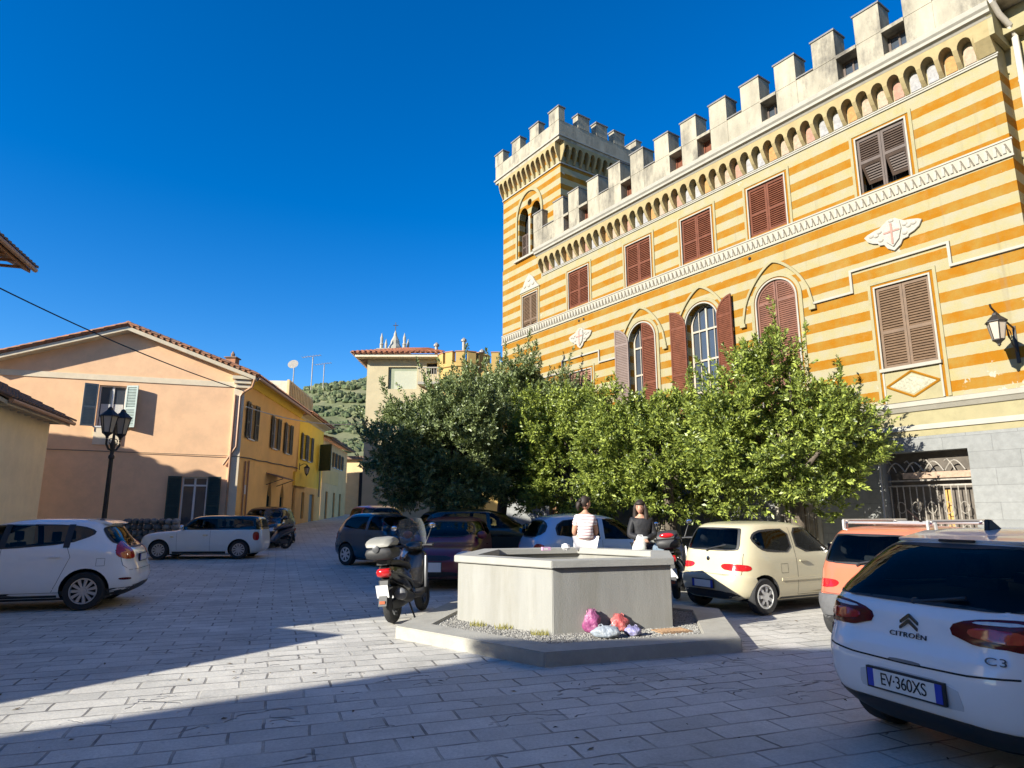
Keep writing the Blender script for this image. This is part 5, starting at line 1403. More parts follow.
# ---------------- small hatch (two of these: beige and orange)
def small_hatch(label, loc, head, col_mat, bumper_mat, k=1.0, trim=True):
    lv = [(.20, -1.50, 1.50, .66, 5), (.26, -1.60, 1.60, .715, 5), (.38, -1.66, 1.65, .745, 5.2), (.50, -1.67, 1.66, .755, 5.4), (.60, -1.64, 1.60, .757, 5.4), (.70, -1.60, 1.48, .755, 5.4),
          (.80, -1.575, 1.20, .75, 5.4), (.86, -1.56, .98, .742, 5.4), (.91, -1.545, .84, .73, 5.4), (.98, -1.52, .72, .715, 5.2), (1.10, -1.47, .56, .685, 5), (1.24, -1.395, .37, .645, 4.8), (1.33, -1.32, .23, .61, 4.6),
          (1.38, -1.22, .08, .56, 4.4), (1.41, -1.00, -.15, .45, 4), (1.425, -.70, -.35, .22, 3.2)]
    RW = [(-.53, .96), (.53, .96), (.555, 1.02), (.49, 1.295), (.44, 1.32), (-.44, 1.32), (-.49, 1.295), (-.555, 1.02)]
    QW = [(-1.15, .99), (-.98, .95), (-.42, .935), (-.42, 1.31), (-1.02, 1.30), (-1.20, 1.24), (-1.27, 1.14)]
    DW = [(-.31, .935), (.66, .925), (.60, .98), (.22, 1.29), (.05, 1.325), (-.31, 1.32)]
    c = Car('small_hatchback', label, lv, loc, head, col_mat, ((-1.12, 1.08), .655, .275, .165), k=k, wheel_kind='cap',
            cuts=[('rear', RW, 2, -2, .12), ('side', QW, 1), ('side', DW, 1), ('front', [(-.52, .98), (.52, .98), (.45, 1.30), (-.45, 1.30)], 1, .0, 2)], belt=.95)
    w = c.patch('rear_window', M_CGLASS, RW, ('rear',), .006)
    for sy in (-1, 1):
        c.patch('quarter_window', M_CGLASS, [(-1.15, .99), (-.98, .95), (-.42, .935), (-.42, 1.31), (-1.02, 1.30), (-1.20, 1.24), (-1.27, 1.14)], ('side', sy), .004, smooth_it=1)
        d = c.patch('door_window', M_CGLASS, [(-.31, .935), (.66, .925), (.60, .98), (.22, 1.29), (.05, 1.325), (-.31, 1.32)], ('side', sy), .004, smooth_it=1)
        lm = MB(); 
        c.line(lm, [(-.36, .28), (-.36, 1.33)], ('side', sy)); c.line(lm, [(.70, .92), (.62, .35), (.55, .26)], ('side', sy)); c.line(lm, [(-.36, .27), (.55, .27)], ('side', sy)); c.line(lm, [(-.74, .62), (-.58, .62), (-.58, .76), (-.74, .76), (-.74, .62)], ('side', sy), .005)
        lm.build('door_seam', parent=c.t)
        if trim: c.patch('rubbing_strip', col_mat, [(-.74, .50), (.70, .50), (.70, .545), (-.74, .545)], ('side', sy), .010, rows=3, cols=24, smooth_it=0)
        c.handle(-.22, .80, sy, col_mat)
        c.patch('tail_light', M_LAMPR, [(-.25, .665), (.165, .66), (.165, .76), (-.24, .775), (-.30, .73)], ('corner', sy, 42), .008, rows=8, cols=12)
        c.patch('sill_trim', M_BLKPL, [(-.75, .215), (.75, .215), (.75, .25), (-.75, .25)], ('side', sy), .004, rows=3, cols=12, smooth_it=0)
        c.mirror(.60, .95, sy, col_mat)
        c.patch('headlight', M_LAMPW, [(.35, .62), (.66, .64), (.64, .75), (.40, .74)] if sy > 0 else [(-.66, .64), (-.35, .62), (-.40, .74), (-.64, .75)], ('front',), .006)
    bp = c.patch('rear_bumper', bumper_mat, [(-.66, .23), (.66, .23), (.70, .40), (.70, .57), (.66, .59), (-.66, .59), (-.70, .57), (-.70, .40)], ('rear',), .022, rows=10, cols=30, smooth_it=1, thick=.10)
    c.patch('front_bumper', bumper_mat, [(-.72, .23), (.72, .23), (.74, .40), (.74, .54), (-.74, .54), (-.74, .40)], ('front',), .022, rows=10, cols=30, smooth_it=1, thick=.10)
    c.patch('bumper_recess', M_BLKPL, [(-.58, .25), (.58, .25), (.58, .36), (-.58, .36)], ('rear',), .026, rows=4, cols=16, smooth_it=1)
    c.plate('rear', 0, .45, w=.44, off=.05)
    c.patch('windscreen', M_CGLASS, [(-.58, .95), (.58, .95), (.50, 1.33), (-.50, 1.33)], ('front',), .004)
    lm = MB(); c.line(lm, [(-.62, .61), (-.62, .80), (-.615, .93)], ('rear',)); c.line(lm, [(.62, .61), (.62, .80), (.615, .93)], ('rear',)); c.line(lm, [(-.62, .605), (.62, .605)], ('rear',)); lm.build('tailgate_seam', parent=c.t)
    p = c.hit((-6, .1, .97), (1, 0, 0))
    m = MB().use(M_BLKPL); m.tube([(p.x-.02, .05, .95), (p.x-.03, .0, .985), (p.x-.0, -.36, 1.06)], .012, 6); m.build('wiper', parent=c.t)
    m = MB().use(M_CHROME); pb = c.hit((-6, .0, .83), (1, 0, 0)); m.ball((pb.x, 0, .83), (.015, .04, .04), 14, 8); m.build('round_badge', parent=c.t)
    m = MB().use(M_BLKPL); m.tube([(-.2, .0, 1.41), (-.24, 0, 1.44), (-.55, 0, 1.62)], [.02, .015, .005], 6); m.build('aerial', parent=c.t)
    m = MB().use(M_BLKPL); m.box(-1.2, 1.3, -.55, .55, .16, .30); m.build('underbody', parent=c.t)
    return c
M_BEIGE = paint('pale_beige_car_paint', (.53, .475, .325), .3)
M_ORCAR = paint('salmon_orange_car_paint', (.52, .155, .085), .3)
HB = (.875, .485)
def shift(p, h, f, l):   # along heading f, to the left l
    return (p[0]+h[0]*f-h[1]*l, p[1]+h[1]*f+h[0]*l)
c1 = small_hatch('pale beige three door hatchback parked right of the basin', shift((3.98, 10.62), HB, 1.12, .74), HB, M_BEIGE, M_BEIGE)
HO = (.90, .436)
c2 = small_hatch('salmon orange hatchback with a grey bumper and a roof rack', (5.60, 8.80), HO, M_ORCAR, M_GRYPL, trim=False)
m = MB().use(mat('roof_rack_metal', (.55, .54, .52), .35, .08, 6, metal=.6))
for x in (-.95, .05):
    m.tube([(x, -.60, 1.455), (x, .60, 1.455)], .018, 8)
    for y in (-.60, .60): m.tube([(x, y*.98, 1.455), (x, y*1.0, 1.33)], .02, 6)
for y in (-.56, .56): m.tube([(-1.05, y, 1.485), (.25, y, 1.485)], .018, 8); m.tube([(-1.05, y, 1.485), (-1.05, y, 1.36)], .018, 8)
m.build('roof_rack', parent=c2.t, smooth=40)

# ---------------- white hatch, close at the right, seen from behind
M_WHITEP = paint('white_car_paint', (.84, .84, .85), .18, .8)
HC = (.932, .363)
lv = [(.20, -1.72, 1.75, .74, 5), (.27, -1.84, 1.90, .81, 5.2), (.37, -1.93, 1.95, .85, 5.5), (.50, -1.965, 1.97, .862, 5.6), (.60, -1.97, 1.95, .864, 5.6), (.68, -1.955, 1.88, .863, 5.6), (.76, -1.915, 1.68, .861, 5.6), (.84, -1.885, 1.40, .858, 5.6),
      (.91, -1.865, 1.12, .852, 5.4), (.97, -1.835, .98, .842, 5.2), (1.03, -1.785, .88, .822, 5), (1.14, -1.665, .66, .77, 4.7), (1.26, -1.51, .40, .705, 4.5), (1.35, -1.36, .18, .64, 4.3),
      (1.40, -1.25, .02, .585, 4.1), (1.44, -1.10, -.18, .50, 3.9), (1.465, -.92, -.36, .36, 3.5), (1.475, -.75, -.5, .16, 3)]
rl = shift((2.53, 4.47), HC, 1.97, .0)
c3 = Car('white_hatchback', 'white hatchback seen from behind in the near right corner, plate EV 360XS', lv, rl, HC, M_WHITEP, ((-1.22, 1.245), .745, .30, .195), belt=1.0,
         cuts=[('rear', [(-.71, .99), (.71, .99), (.735, 1.035), (.55, 1.325), (.47, 1.36), (-.47, 1.36), (-.55, 1.325), (-.735, 1.035)], 2, -2.5, .08), ('side', [(-1.25, 1.03), (.80, .98), (.72, 1.06), (.30, 1.30), (.1, 1.37), (-.9, 1.37), (-1.18, 1.26), (-1.32, 1.12)], 2), ('front', [(-.64, 1.03), (.64, 1.03), (.49, 1.32), (-.49, 1.32)], 1, -.05, 2.5)])
c = c3
c.patch('rear_window', M_CGLASS, [(-.71, .99), (.71, .99), (.735, 1.035), (.55, 1.325), (.47, 1.36), (-.47, 1.36), (-.55, 1.325), (-.735, 1.035)], ('rear',), .006, rows=16, cols=30)
for sy in (-1, 1):
    tl = c.patch('tail_light', M_LAMPD, [(-.36, .845), (-.26, .80), (-.02, .775), (.10, .70), (.14, .56), (.20, .60), (.26, .80), (.20, .93), (.02, .965), (-.18, .955), (-.33, .915)], ('corner', sy, 45), .010, rows=16, cols=18)
    c.patch('brake_lamp', M_LAMPR, [(-.28, .84), (-.02, .825), (.0, .90), (-.26, .905)], ('corner', sy, 45), .016, rows=6, cols=8, parent=tl)
    c.patch('reversing_lamp', M_LAMPW, [(-.26, .918), (-.02, .925), (.0, .945), (-.2, .94)], ('corner', sy, 45), .016, rows=4, cols=8, parent=tl)
    c.patch('door_window', M_CGLASS, [(-1.25, 1.03), (.80, .98), (.72, 1.06), (.30, 1.30), (.1, 1.37), (-.9, 1.37), (-1.18, 1.26), (-1.32, 1.12)], ('side', sy), .004, rows=12, cols=24)
    c.mirror(.72, 1.0, sy, M_WHITEP)
    c.handle(-.75, .90, sy, M_WHITEP)
    lm = MB(); c.line(lm, [(-.9, .32), (-1.1, .75), (-1.15, 1.02)], ('side', sy)); c.line(lm, [(.05, .28), (.05, 1.0)], ('side', sy)); c.line(lm, [(.95, .3), (.95, .95)], ('side', sy)); lm.build('door_seam', parent=c.t)
    c.patch('headlight', M_LAMPW, [(.45, .68), (.80, .72), (.76, .84), (.52, .78)] if sy > 0 else [(-.80, .72), (-.45, .68), (-.52, .78), (-.76, .84)], ('front',), .006)
c.patch('windscreen', M_CGLASS, [(-.70, 1.0), (.70, 1.0), (.53, 1.35), (-.53, 1.35)], ('front',), .004)
c.patch('lower_bumper', M_BLKPL, [(-.78, .20), (.78, .20), (.83, .30), (.78, .345), (.60, .36), (-.60, .36), (-.78, .345), (-.83, .30)], ('rear',), .008, rows=8, cols=30, smooth_it=1)
lm = MB()
c.line(lm, [(-.80, .80), (-.775, .705), (-.70, .66), (-.40, .635), (0, .628), (.40, .635), (.70, .66), (.775, .705), (.80, .80)], ('rear',), .011, .003)
c.line(lm, [(-.80, .965), (-.78, .99)], ('rear',)); c.line(lm, [(.80, .965), (.78, .99)], ('rear',))
lm.build('tailgate_seam', parent=c.t)
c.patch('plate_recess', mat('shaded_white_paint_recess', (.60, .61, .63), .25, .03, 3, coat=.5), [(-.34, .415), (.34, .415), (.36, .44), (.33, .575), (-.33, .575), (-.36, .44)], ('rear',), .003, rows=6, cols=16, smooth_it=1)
c.plate('rear', 0, .50, 'EV·360XS')
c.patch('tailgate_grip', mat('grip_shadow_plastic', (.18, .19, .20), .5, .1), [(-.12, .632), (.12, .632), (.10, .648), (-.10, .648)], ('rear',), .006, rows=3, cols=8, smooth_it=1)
for zc in (.852, .888):
    m = MB().use(M_INK if False else mat('dark_chrome', (.10, .105, .12), .2, .05, 3, metal=.9))
    pol = [(-.062, -.026), (0, .020), (.062, -.026), (.062, -.008), (0, .040), (-.062, -.008)]
    p = c.hit((-6, 0, zc), (1, 0, 0)); m.M = Matrix.Translation((p.x-.004, 0, zc)) @ Matrix.Rotation(R(8), 4, 'Y') @ Matrix.Rotation(R(90), 4, 'Z')
    m.prism([(a, b) for a, b in pol], -.004, .012); m.build('chevron_badge', parent=c.t)
rotm = Matrix(((0, 0, -1, 0), (-1, 0, 0, 0), (0, 1, 0, 0), (0, 0, 0, 1)))
M_DCH = mat('dark_badge_metal', (.07, .072, .08), .3, .05, 3, metal=.6)
p = c.hit((-6, 0, .795), (1, 0, 0)); LETTER(text_mesh('CITROËN', .043, .003, 1.1), Matrix.Translation((p.x-.006, 0, .795)) @ Matrix.Rotation(R(14), 4, 'Y') @ rotm @ Matrix.Diagonal((1.35, 1, 1, 1)), M_DCH, c.t, 'tailgate_lettering')
p = c.hit((-6, -.55, .735), (1, 0, 0)); LETTER(text_mesh('C3', .062, .003, 1.1), Matrix.Translation((p.x-.016, -.55, .735)) @ Matrix.Rotation(R(21), 4, 'Z') @ Matrix.Rotation(R(16), 4, 'Y') @ rotm @ Matrix.Diagonal((1.5, 1, 1, 1)), M_DCH, c.t, 'tailgate_lettering')
m = MB().use(M_WHITEP); m.prism([(-1.33, 1.395), (-1.22, 1.415), (-1.0, 1.452), (-1.0, 1.42), (-1.31, 1.375)], -.46, .46); m.build('roof_spoiler', parent=c.t, bevel=.008)
m = MB().use(M_BLKPL); p = c.hit((-6, 0, 1.425), (1, 0, 0)); m.box(-1.342, -1.315, -.13, .13, 1.378, 1.397); m.build('high_brake_lamp', parent=c.t, bevel=.006)
m = MB().use(M_BLKPL); m.prism([(-1.0, 1.445), (-.84, 1.46), (-.95, 1.53), (-.985, 1.535)], -.02, .02); m.build('shark_fin_aerial', parent=c.t, bevel=.006)
p = c.hit((-6, 0, 1.02), (1, 0, 0)); m = MB().use(M_BLKPL); m.ball((p.x, 0, 1.0), (.03, .04, .03), 10, 6); m.tube([(p.x-.015, 0, 1.0), (p.x+.0, -.34, 1.06)], .013, 6); m.build('wiper', parent=c.t)
m = MB().use(M_BLKPL); m.box(-1.5, 1.5, -.6, .6, .15, .32); m.build('underbody', parent=c.t)

# ---------------- white five door hatch at the left
HF = (-.955, -.297)
lv = [(.20, -1.72, 1.75, .74, 5), (.27, -1.86, 1.92, .80, 5.2), (.38, -1.945, 1.97, .84, 5.5), (.50, -1.965, 1.975, .855, 5.6), (.62, -1.94, 1.93, .858, 5.6), (.72, -1.90, 1.80, .857, 5.6), (.82, -1.875, 1.50, .853, 5.6),
      (.90, -1.85, 1.22, .846, 5.4), (.96, -1.81, 1.06, .836, 5.2), (1.02, -1.73, .96, .82, 5), (1.12, -1.62, .78, .785, 4.8), (1.25, -1.52, .52, .735, 4.6), (1.35, -1.44, .30, .68, 4.4), (1.41, -1.36, .08, .62, 4.2), (1.455, -1.15, -.18, .48, 4), (1.475, -.85, -.4, .2, 3)]
cf = Car('white_five_door_hatchback', 'white five door hatchback cut by the left edge of the picture', lv, shift((-7.05, 11.15), HF, 1.24, -.80), HF, M_WHITEP, ((-1.24, 1.25), .745, .305, .195), belt=.98,
         cuts=[('side', [(-1.28, 1.19), (-.95, 1.06), (.0, .985), (.98, .955), (.86, 1.05), (.45, 1.33), (.2, 1.375), (-.7, 1.375), (-1.1, 1.345), (-1.30, 1.27)], 1), ('rear', [(-.68, .97), (.68, .97), (.62, 1.26), (.54, 1.34), (-.54, 1.34), (-.62, 1.26)], 2, -2.5, .05), ('front', [(-.64, 1.01), (.64, 1.01), (.53, 1.36), (-.53, 1.36)], 2, .0, 2.5)])
c = cf
for sy in (-1, 1):
    c.patch('side_window', M_CGLASS, [(-1.28, 1.19), (-.95, 1.06), (.0, .985), (.98, .955), (.86, 1.05), (.45, 1.33), (.2, 1.375), (-.7, 1.375), (-1.1, 1.345), (-1.30, 1.27)], ('side', sy), .004, rows=14, cols=30, smooth_it=1)
    for x in (-.02, -.92):
        m = MB(); c.patch('p', M_BLKPL, [(x-.045, 1.0), (x+.045, 1.0), (x+.03, 1.37), (x-.06, 1.37)], ('side', sy), .009, rows=6, cols=4, smooth_it=0, build=False, mb=m); m.build('window_pillar', parent=c.t, smooth=40)
    c.patch('tail_light', M_LAMPR, [(-.18, .80), (.02, .79), (.20, .86), (.16, 1.02), (.06, 1.08), (-.02, 1.09), (-.14, .93)], ('corner', sy, 52), .010, rows=12, cols=12)
    c.handle(-.78, .86, sy, M_WHITEP); c.handle(.18, .84, sy, M_WHITEP)
    lm = MB(); c.line(lm, [(-.02, .28), (-.02, .99)], ('side', sy)); c.line(lm, [(.98, .94), (.92, .32)], ('side', sy)); c.line(lm, [(-.92, 1.05), (-1.0, .85), (-.85, .45), (-.78, .30)], ('side', sy)); c.line(lm, [(-1.50, .70), (-1.38, .70), (-1.38, .82), (-1.50, .82), (-1.50, .70)], ('side', sy), .005); c.line(lm, [(-.9, .29), (.92, .29)], ('side', sy)); lm.build('door_seam', parent=c.t)
    c.patch('bumper_reflector', M_LAMPD, [(-.10, .46), (.10, .46), (.12, .50), (-.08, .50)], ('corner', sy, 48), .008, rows=4, cols=8)
    c.mirror(.86, .97, sy, M_WHITEP)
    c.patch('sill_trim', M_BLKPL, [(-.85, .21), (.85, .21), (.85, .25), (-.85, .25)], ('side', sy), .004, rows=3, cols=12, smooth_it=0)
c.patch('rear_window', M_CGLASS, [(-.68, .97), (.68, .97), (.62, 1.26), (.54, 1.34), (-.54, 1.34), (-.62, 1.26)], ('rear',), .006, rows=12, cols=20)
c.patch('lower_bumper', M_BLKPL, [(-.80, .20), (.80, .20), (.82, .32), (.5, .38), (-.5, .38), (-.82, .32)], ('rear',), .008, rows=6, cols=24, smooth_it=1)
c.plate('rear', 0, .80)
lm = MB(); c.line(lm, [(-.74, .95), (-.72, .70), (-.66, .62), (.66, .62), (.72, .70), (.74, .95)], ('rear',)); lm.build('tailgate_seam', parent=c.t)
m = MB().use(M_WHITEP); m.prism([(-1.50, 1.385), (-1.36, 1.43), (-1.1, 1.465), (-1.1, 1.43), (-1.45, 1.36)], -.52, .52); m.build('roof_spoiler', parent=c.t, bevel=.008)
c.patch('windscreen', M_CGLASS, [(-.68, .99), (.68, .99), (.56, 1.38), (-.56, 1.38)], ('front',), .004)
m = MB().use(M_BLKPL); m.box(-1.5, 1.5, -.6, .6, .15, .32); m.build('underbody', parent=c.t)

# ---------------- white estate with a black roof near the corner house
M_BLACKP = paint('black_car_paint', (.012, .012, .014), .15, .8)
M_WHITEP2 = paint('soft_white_car_paint', (.82, .80, .75), .25)
lv = [(.17, -1.75, 1.75, .72, 5), (.25, -1.90, 1.90, .78, 5.2), (.38, -1.97, 1.96, .82, 5.5), (.50, -1.98, 1.98, .84, 5.6), (.62, -1.97, 1.96, .842, 5.8), (.74, -1.955, 1.90, .84, 5.8), (.83, -1.94, 1.70, .835, 5.8), (.88, -1.93, 1.40, .828, 5.6), (.93, -1.92, .86, .815, 5.6), (.97, -1.91, .76, .80, 5.6),
      (1.10, -1.87, .62, .75, 5.6), (1.25, -1.82, .46, .69, 5.6), (1.34, -1.77, .34, .64, 5.4), (1.39, -1.66, .18, .57, 5), (1.42, -1.3, -.1, .42, 4.4), (1.43, -.9, -.4, .2, 3.4)]
HM = (-.995, -.10)
cm_ = Car('white_estate_car', 'white compact estate car with a black roof parked by the peach house', lv, (-9.75, 21.4), HM, M_WHITEP2, ((-1.28, 1.27), .725, .30, .19), roofmat=M_BLACKP, roof_z=.945, k=.93, belt=.96,
         cuts=[('side', [(-1.74, 1.0), (.60, .985), (.42, 1.28), (.3, 1.32), (-1.64, 1.32)], 1), ('front', [(-.62, 1.02), (.62, 1.02), (.53, 1.30), (-.53, 1.30)], 2, .0, 2.5), ('rear', [(-.62, 1.0), (.62, 1.0), (.55, 1.3), (-.55, 1.3)], 2, -2.5, 0)])
c = cm_
for sy in (-1, 1):
    c.patch('side_window', M_CGLASS, [(-1.74, 1.0), (.60, .985), (.42, 1.28), (.3, 1.32), (-1.64, 1.32)], ('side', sy), .004, rows=10, cols=24, smooth_it=1)
    lm = MB(); c.line(lm, [(-.35, .26), (-.35, .95)], ('side', sy)); c.line(lm, [(.72, .92), (.70, .3)], ('side', sy)); lm.build('door_seam', parent=c.t)
    c.handle(-.2, .78, sy, M_CHROME); c.mirror(.55, .98, sy, M_CHROME)
    c.patch('headlight', M_LAMPW, [(.42, .62), (.66, .62), (.70, .72), (.66, .82), (.46, .80)] if sy > 0 else [(-.66, .62), (-.42, .62), (-.46, .80), (-.66, .82), (-.70, .72)], ('front',), .006)
    c.patch('tail_light', M_LAMPR, [(-.10, .60), (.08, .60), (.08, .88), (-.10, .88)], ('corner', sy, 30), .008)
    c.patch('arch_trim', M_BLKPL, [(-.85, .18), (.85, .18), (.85, .25), (-.85, .25)], ('side', sy), .006, rows=3, cols=12, smooth_it=0)
    c.patch('side_scuttle', M_CHROME, [(.80, .70), (.92, .70), (.94, .75), (.82, .75)], ('side', sy), .006, rows=3, cols=4)
c.patch('windscreen', M_CGLASS, [(-.66, 1.0), (.66, 1.0), (.56, 1.32), (-.56, 1.32)], ('front',), .004)
c.patch('grille', M_BLKPL, [(-.34, .48), (.34, .48), (.38, .68), (-.38, .68)], ('front',), .006)
c.patch('rear_window', M_CGLASS, [(-.62, 1.0), (.62, 1.0), (.55, 1.3), (-.55, 1.3)], ('rear',), .004)
m = MB().use(M_BLKPL); m.box(-1.5, 1.5, -.6, .6, .13, .30); m.build('underbody', parent=c.t)

# ---------------- a plainer family of cars for those half hidden in the shade
def plain_car(name, label, loc, head, pm_, L=3.9, W=1.70, H=1.48, nose=.9, k_hood=.85, plate_f=None, plate_r=None, glass_hi=0, group=None, kind='cap', estate=False):
    a, w, h = L/2, W/2, H
    rr = .08 if estate else .0
    lv = [(.20, -a+.20, a-.20, w*.86, 5), (.28, -a+.06, a-.05, w*.94, 5.2), (.40, -a+.0, a, w*.985, 5.5), (.55, -a, a-.01, w, 5.6), (.68, -a+.04, a-.10, w, 5.6), (k_hood-.05, -a+.08, a-.35, w*.995, 5.6), (k_hood+.03, -a+.10, a-nose+.0, w*.985, 5.4), (k_hood+.10, -a+.12, a-nose-.14, w*.965, 5.2),
          (k_hood+.25, -a+.22-rr, a-nose-.40, w*.905, 5), (h-.17, -a+.36-2*rr, a-nose-.76, w*.82, 4.6), (h-.09, -a+.46-2*rr, a-nose-.95, w*.75, 4.4), (h-.03, -a+.70-2*rr, a-nose-1.2, w*.58, 4), (h, -a+1.0, a-nose-1.5, w*.25, 3)]
    b = k_hood+.11; tp = h-.13
    SWP = [(-a+.55, b+.05), (a-nose-.25, b), (a-nose-.70, tp), (a-nose-.85, tp+.03), (-a+.75-rr, tp+.02), (-a+.52-rr, tp-.12)]
    WSP = [(-w*.82, b+.02), (w*.82, b+.02), (w*.70, tp+.03), (-w*.70, tp+.03)]; RWP = [(-w*.76, b+.04), (w*.76, b+.04), (w*.66, tp), (-w*.66, tp)]
    c = Car(name, label, lv, loc, head, pm_, ((-a+.72, a-.78), w-.11, .30, .19), group=group, wheel_kind=kind, belt=b, cuts=[('side', SWP, 1), ('front', WSP, 2, .0, 3), ('rear', RWP, 2, -3, .0)])
    for sy in (-1, 1):
        c.patch('side_window', M_CGLASS, [(-a+.55, b+.05), (a-nose-.25, b), (a-nose-.70, tp), (a-nose-.85, tp+.03), (-a+.75-rr, tp+.02), (-a+.52-rr, tp-.12)], ('side', sy), .004, rows=10, cols=20, smooth_it=1)
        m = MB(); c.patch('p', pm_, [(-.32, b), (-.22, b), (-.22, tp+.03), (-.32, tp+.03)], ('side', sy), .008, rows=5, cols=3, smooth_it=0, build=False, mb=m); m.build('window_pillar', parent=c.t, smooth=40)
        c.patch('tail_light', M_LAMPR, [(-.20, .70), (.10, .70), (.12, .88), (-.12, .9)], ('corner', sy, 42), .008)
        c.patch('headlight', M_LAMPW, [(w*.50, .60), (w*.90, .62), (w*.88, .75), (w*.55, .72)] if sy > 0 else [(-w*.90, .62), (-w*.50, .60), (-w*.55, .72), (-w*.88, .75)], ('front',), .006)
        lm = MB(); c.line(lm, [(-.28, .28), (-.28, b)], ('side', sy)); c.line(lm, [(a-nose-.1, b-.05), (a-nose-.18, .3)], ('side', sy)); c.line(lm, [(-a+.98, .62), (-a+.85, b)], ('side', sy)); lm.build('door_seam', parent=c.t)
        c.handle(-.15, k_hood-.04, sy, pm_); c.mirror(a-nose-.38, b+.02, sy, pm_)
    c.patch('windscreen', M_CGLASS, [(-w*.82, b+.02), (w*.82, b+.02), (w*.70, tp+.03), (-w*.70, tp+.03)], ('front',), .004, rows=12)
    c.patch('rear_window', M_CGLASS, [(-w*.76, b+.04), (w*.76, b+.04), (w*.66, tp), (-w*.66, tp)], ('rear',), .004)
    c.patch('grille', M_BLKPL, [(-w*.42, .56), (w*.42, .56), (w*.42, .66), (-w*.42, .66)], ('front',), .006)
    c.patch('front_bumper_grille', M_BLKPL, [(-w*.6, .25), (w*.6, .25), (w*.6, .36), (-w*.6, .36)], ('front',), .006)
    c.plate('front', 0, .44, None, w=.34 if plate_f else .5, h=.18 if plate_f else .11, bands=not plate_f); c.plate('rear', 0, .56, plate_r)
    m = MB().use(M_BLKPL); m.box(-a+.5, a-.5, -w*.7, w*.7, .15, .32); m.build('underbody', parent=c.t)
    return c
M_BLUED = paint('dark_teal_blue_car_paint', (.025, .075, .12), .22, .7, .2)
M_MAROON = paint('maroon_car_paint', (.16, .025, .045), .3, .5, .1)
M_SKYB = paint('light_steel_blue_car_paint', (.42, .55, .68), .22, .7, .1)
M_PINKR = paint('bright_red_car_paint', (.62, .05, .09), .3)
plain_car('blue_hatchback', 'dark blue hatchback half hidden by the black scooter', (-3.35, 18.9), (.82, -.57), M_BLUED, L=3.6, W=1.64, H=1.45)
plain_car('maroon_car', 'maroon car in tree shade facing the basin with its plate showing', (-1.42, 15.4), (-.08, -1), M_MAROON, L=4.0, W=1.66, H=1.42, plate_f='square')
plain_car('dark_estate', 'black car deep in the tree shade seen side on', (-.65, 18.4), (.93, .36), M_BLACKP, L=4.3, W=1.75, H=1.56, nose=1.0, k_hood=.92)
plain_car('light_blue_hatchback', 'light steel blue hatchback parked behind the two people', shift((.42, 13.45), (.96, .28), 1.8, .8), (.96, .28), M_SKYB, L=3.6, W=1.66, H=1.50, nose=.72)
plain_car('red_car', 'bright red car roof catching sun behind the dark blue hatchback', (-5.0, 25.6), (.6, -.8), M_PINKR, L=4.0, W=1.7, H=1.62, nose=.9)
plain_car('dark_crossover', 'dark crossover facing the square in front of the apricot street wall', (-10.05, 27.2), (.12, -1), paint('dark_brown_car_paint', (.035, .026, .022), .25, .6), L=4.0, W=1.78, H=1.56, nose=.95, k_hood=.92)
# ================================================================ STREET FURNITURE, SCOOTERS, PEOPLE, BAGS
# street lamp with two lanterns
lp = at(104, 519, 13.4)
sl = thing('street_lamp', 'black iron street lamp with two lanterns in front of the peach house', 'street lamp', (lp.x, 13.4, gz(13.4)), R(78))
m = MB().use(M_BLACK)
m.lathe([(.16, 0), (.16, .10), (.11, .16), (.10, .55), (.075, .62), (.055, .70), (.045, 1.9), (.04, 2.62), (.06, 2.64), (.06, 2.68), (.035, 2.72), (.045, 2.85), (.06, 2.92), (.03, 3.0), (.02, 3.3)], 12)
m.build('post', parent=sl, smooth=40)
m = MB().use(M_BLACK)
for sx in (-1, 1):
    m.tube([(0, 0, 2.80), (sx*.10, 0, 2.82), (sx*.17, 0, 2.92), (sx*.17, 0, 3.02)], .022, 7)
    m.tube([(sx*(.06+.05*math.cos(t*.6)), 0, 2.98+.06*math.sin(t*.6)) for t in range(11)], .01, 5)
m.build('lamp_arm', parent=sl, smooth=40)
for sx in (-1, 1): lantern(sl, Matrix.Translation((sx*.17, 0, 3.25)), .92)
# overhead cables
def cable(label, a, b, sag, r, m_):
    a, b = Vector(a), Vector(b)
    pts = [a.lerp(b, i/24)-Vector((0, 0, sag*4*(i/24)*(1-i/24))) for i in range(25)]
    mb = MB().use(m_); mb.tube(pts, r, 5)
    return tag(mb.build('overhead_cable', smooth=60), label, 'cable')
cable('black cable sagging from the tall house to the corner of the peach house', at(-60, 258, 16.5), KP+Vector((-.05, -.15, EZ-.75)), .25, .022, M_WIRE)
cable('pale cable crossing the street from the peach house to the tall cream house', KP+Vector((.1, .0, EZ-1.45)), at(367, 423, 36.8), .35, .025, M_WIREW)
# rubble wall behind the estate car
rw = at(148, 536, 23.2)
wl_ = thing('rubble_wall', 'low wall of grey rubble stones beside the peach house door', 'wall', (rw.x, 23.2, gz(23.2)), R(8))
m = MB(); tones = [mat('rubble_stone_%s' % 'abc'[i], c, .9, .25, 6, bump=.5, bscale=12) for i, c in enumerate([(.20, .19, .17), (.13, .125, .115), (.27, .25, .22)])]
rs = random.Random(3)
for r_ in range(6):
    x = -.9+rs.uniform(0, .1)
    while x < .9:
        w = rs.uniform(.16, .34); m.use(rs.choice(tones)); m.ball((x+w/2, 0, .12+.19*r_), (w/2*1.05, .22, .115), 8, 5, seed=rs.random(), amt=.12); x += w
m.build('stone_courses', parent=wl_, fixn=False)
